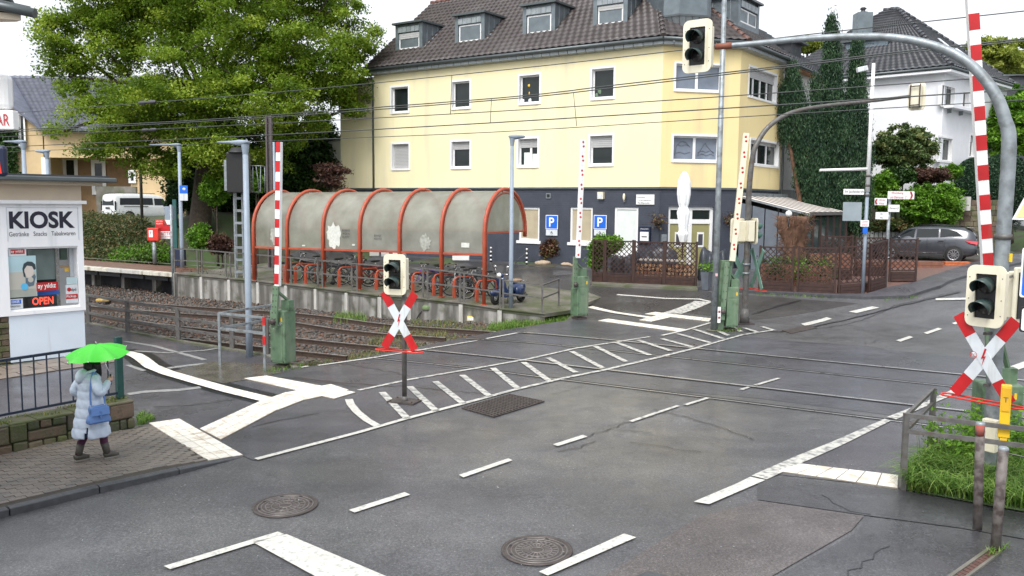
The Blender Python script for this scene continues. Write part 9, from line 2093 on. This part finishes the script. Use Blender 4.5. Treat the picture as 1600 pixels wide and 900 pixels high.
# coat
NA=64;zs_=np.linspace(.40,1.43,74);seams=[.40,.55,.71,.86,1.0,1.13,1.26,1.40]
pa=[(.40,.285),(.55,.272),(.75,.255),(.9,.235),(1.02,.215),(1.12,.208),(1.25,.215),(1.33,.205),(1.39,.15),(1.43,.085)];pb=[(.40,.255),(.55,.235),(.75,.205),(.9,.18),(1.02,.165),(1.12,.16),(1.25,.16),(1.33,.145),(1.39,.11),(1.43,.08)]
def puff(z):
 for a,b in zip(seams,seams[1:]):
  if a<=z<=b:u=(z-a)/(b-a);return abs(math.sin(math.pi*u))**.5
 return 0
V=[]
for z in zs_:
 a_,b_=interp(z,pa),interp(z,pb);pf_=puff(z)
 for j in range(NA):
  th=2*math.pi*j/NA;f_=1+.055*pf_+.016*pf_*math.sin(th*9+z*31)+.018*pf_*math.sin(th*17-z*13);stride=.05*max(0,(.75-z)/.35)*math.cos(th)*.9
  V.append((b_*f_*math.cos(th)+stride*.4-.01,a_*f_*math.sin(th),z+.006*math.sin(th*7)*(z<.42)))
fs=[];slit=R(232)
for i in range(len(zs_)-1):
 for j in range(NA):
  th=2*math.pi*(j+.5)/NA;wdt=max(0,(.62-zs_[i])/.22)*.13
  if abs(th-slit)<wdt:continue
  fs.append((i*NA+j,i*NA+(j+1)%NA,(i+1)*NA+(j+1)%NA,(i+1)*NA+j))
co=LB_(MB().add(V,fs,0,True),'coat',m_coat);so2=co.modifiers.new('thick','SOLIDIFY');so2.thickness=.02
V2=[(x*.86,y*.86,z+.02) for x,y,z in V];LB_(MB().add(V2,[(i*NA+j,i*NA+(j+1)%NA,(i+1)*NA+(j+1)%NA,(i+1)*NA+j) for i in range(30) for j in range(NA)],0,True),'lining',m_navyl,co)
def sleeve(pts,rs,nm):
 sp=smoothline([Vector(p) for p in pts],10);n=len(sp);r2=[interp(i/10,[(k,r_) for k,r_ in enumerate(rs)])*(1+.09*abs(math.sin(math.pi*i/9.0))**.6) for i in range(n)];LB_(MB().tube(sp,r2,18),nm,m_coat,co)
sleeve([(0,.13,1.34),(-.05,.215,1.25),(-.135,.262,1.10),(-.04,.25,1.01),(.07,.215,.965)],[.072,.074,.068,.060,.050],'sleeve');sleeve([(0,-.13,1.34),(.0,-.225,1.24),(.03,-.275,1.12),(.13,-.225,1.18),(.205,-.168,1.245)],[.072,.076,.070,.060,.043],'sleeve')
for s_,th in((1,0),):pass
V=[];
for i in range(15):
 for j in range(20):u,v=i/14*math.pi,2*math.pi*j/20;V.append((-.125+.085*math.sin(u)*math.cos(v)+.03*math.cos(u),.125*math.sin(u)*math.sin(v)*(1-.25*math.cos(u)*-1),1.355+.115*math.cos(u)))
LB_(MB().add(V,[(i*20+j,(i+1)*20+j,(i+1)*20+(j+1)%20,i*20+(j+1)%20) for i in range(14) for j in range(20)],0,True),'hood',m_coat,co);LB_(MB().tube([(.09*math.cos(a)-.02,.115*math.sin(a),1.43+.02*math.cos(a)) for a in[2*math.pi*k/24 for k in range(24)]],.028,10,closed=True),'collar',m_coat,co)
# tights and boots
for s_,fx,yaw in((1,-.19,8),(-1,.19,-14)):
 y=.085*s_;LB_(MB().tube([(fx*.45+.05,y,.46),(fx*.75,y,.28),(fx,y,.10)],[.062,.060,.048],14),'tights',m_tights)
 bt=MB();bt.tube([(fx*.76,y,.27),(fx*.87,y,.19),(fx,y,.07)],[.060,.057,.050],16);b=LB_(bt,'boot',m_boot)
 ry=R(yaw*.4);d=Vector((math.cos(ry),math.sin(ry),0));pts=[Vector((fx,y,.06))-d*.055,Vector((fx,y,.075)),Vector((fx,y,.07))+d*.06,Vector((fx,y,.05))+d*.12,Vector((fx,y,.04))+d*.165];LB_(MB().tube(pts,[.042,.055,.048,.042,.026],14),'boot_foot',m_boot,b)
 pr_=Vector((-d.y,d.x,0));ol=[(-.06,-.028),(-.06,.028),(-.02,.042),(.06,.046),(.13,.042),(.175,.02),(.175,-.02),(.13,-.042),(.06,-.046),(-.02,-.042)];LB_(MB().prism([Vector((fx,y,.0))+d*a+pr_*b2 for a,b2 in ol],(0,0,.028)),'sole',m_sole,b,bevel=.004)
 # handbag
BG=thing('handbag','blue slouchy handbag hanging from the shoulder of the person in the pale coat','handbag',HP,hdg);bc=Vector((-.02,-.315,.80));V=[]
for i in range(13):
 u=i/12;z=bc.z-.13+.26*u;wv=.175-.05*u+.01*math.sin(u*9);dv=.085-.045*u
 for j in range(24):th=2*math.pi*j/24;cx_=math.copysign(abs(math.cos(th))**.6,math.cos(th));sy_=math.copysign(abs(math.sin(th))**.6,math.sin(th));V.append((bc.x+wv*cx_*(1+.03*math.sin(th*5+u*7)),bc.y+dv*sy_,z+.008*math.sin(th*3)))
LB_(MB().add(V,[(i*24+j,i*24+(j+1)%24,(i+1)*24+(j+1)%24,(i+1)*24+j) for i in range(12) for j in range(24)]+[tuple(range(24))[::-1],tuple(12*24+j for j in range(24))],0,True),'bag_body',m_bag,BG)
LB_(MB().obox(bc+Vector((.0,-.078,.05)),(.14,0,0),(0,.008,.0),(0,.012,.06)),'front_flap',m_bag,BG,bevel=.006);LB_(MB().obox(bc+Vector((0,-.092,.0)),(.012,0,0),(0,.004,0),(0,0,.06)),'clasp_strap',m_bag,BG)
sp=smoothline([Vector(p) for p in((-.12,-.30,.93),(-.11,-.265,1.10),(-.07,-.215,1.30),(.0,-.155,1.425),(.06,-.215,1.28),(.09,-.27,1.08),(.09,-.305,.93))],5);m=MB()
for p,q in zip(sp,sp[1:]):m.bar(p,q,.028,.008,up=(0,-1,.2))
LB_(m,'strap',m_bag,BG)
for x in(-.12,.09):LB_(MB().lathe([(.016,-.004),(.022,0),(.016,.004)],(x,-.305,.925),12,(0,1,0)),'ring',m_chrome,BG)
# umbrella
UM=thing('umbrella','bright lime green umbrella held over the person in the pale coat','umbrella',HP,hdg);c0=Matrix.Rotation(-hdg,3,'Z')@(W(153,556,HP.y-.0)-HP)
m_umb=M('lime_umbrella',(.08,.66,.05),rough=.45,var=.06);b_u=m_umb.node_tree.nodes['Principled BSDF'];tl2=m_umb.node_tree.nodes.new('ShaderNodeBsdfTranslucent');tl2.inputs['Color'].default_value=(.12,.9,.08,1);mxu=m_umb.node_tree.nodes.new('ShaderNodeMixShader');mxu.inputs[0].default_value=.2;m_umb.node_tree.links.new(b_u.outputs[0],mxu.inputs[1]);m_umb.node_tree.links.new(tl2.outputs[0],mxu.inputs[2]);m_umb.node_tree.links.new(mxu.outputs[0],m_umb.node_tree.nodes['Material Output'].inputs['Surface'])
Rm=Matrix.Rotation(-hdg,3,'Z');wv1,wv2=Rm@Vector((.985,.17,0)).normalized(),Rm@Vector((-.17,.985,0)).normalized();axis=(Rm@Vector((-.04,-.12,1))).normalized();u1=(wv1-axis*wv1.dot(axis)).normalized();u2=axis.cross(u1)
RU,HU,nr,npn=.48,.15,10,8;V=[]
def cpt(u,th):
 k=(th/(2*math.pi)*npn)%1;sc_=1-.16*u*math.sin(math.pi*k);r=RU*u*sc_;hgt=HU*(1-u**2.1)-.035*u*math.sin(math.pi*k)+.012*math.sin(3*th)*u;return c0+axis*(.03+hgt)+u1*math.cos(th)*r+u2*math.sin(th)*r
NT=96
for i in range(nr+1):
 for j in range(NT):V.append(cpt(i/nr,2*math.pi*j/NT))
cn=LB_(MB().add(V,[(i*NT+j,(i+1)*NT+j,(i+1)*NT+(j+1)%NT,i*NT+(j+1)%NT) for i in range(nr) for j in range(NT)],0,True),'canopy',m_umb,UM)
hnd=Vector((.268,-.118,1.285));ap=c0+axis*(HU+.03)
LB_(MB().tube([hnd-Zv*.07,hnd+Zv*.06,ap],[.007,.006,.005],8),'shaft',m_chrome,UM);LB_(MB().tube([hnd-Zv*.10,hnd+Zv*.07],.013,10),'handle',m_black,UM);LB_(MB().tube([ap-axis*.01,ap+axis*.05],[.008,.004],8),'tip',m_chrome,UM)
for k in range(npn):
 th=2*math.pi*k/npn;pts=[cpt(u/6,th)-axis*.008 for u in range(7)];rb_=LB_(MB().tube(pts,.0035,5),'rib',m_galv,UM);LB_(MB().ell(cpt(1.0,th),(.008,.008,.008),8,6),'rib_tip',m_wwhite,rb_);mid2=ap.lerp(hnd,.35);LB_(MB().tube([mid2,cpt(.5,th)-axis*.01],.0025,4),'stretcher',m_galv,UM)
import re,math
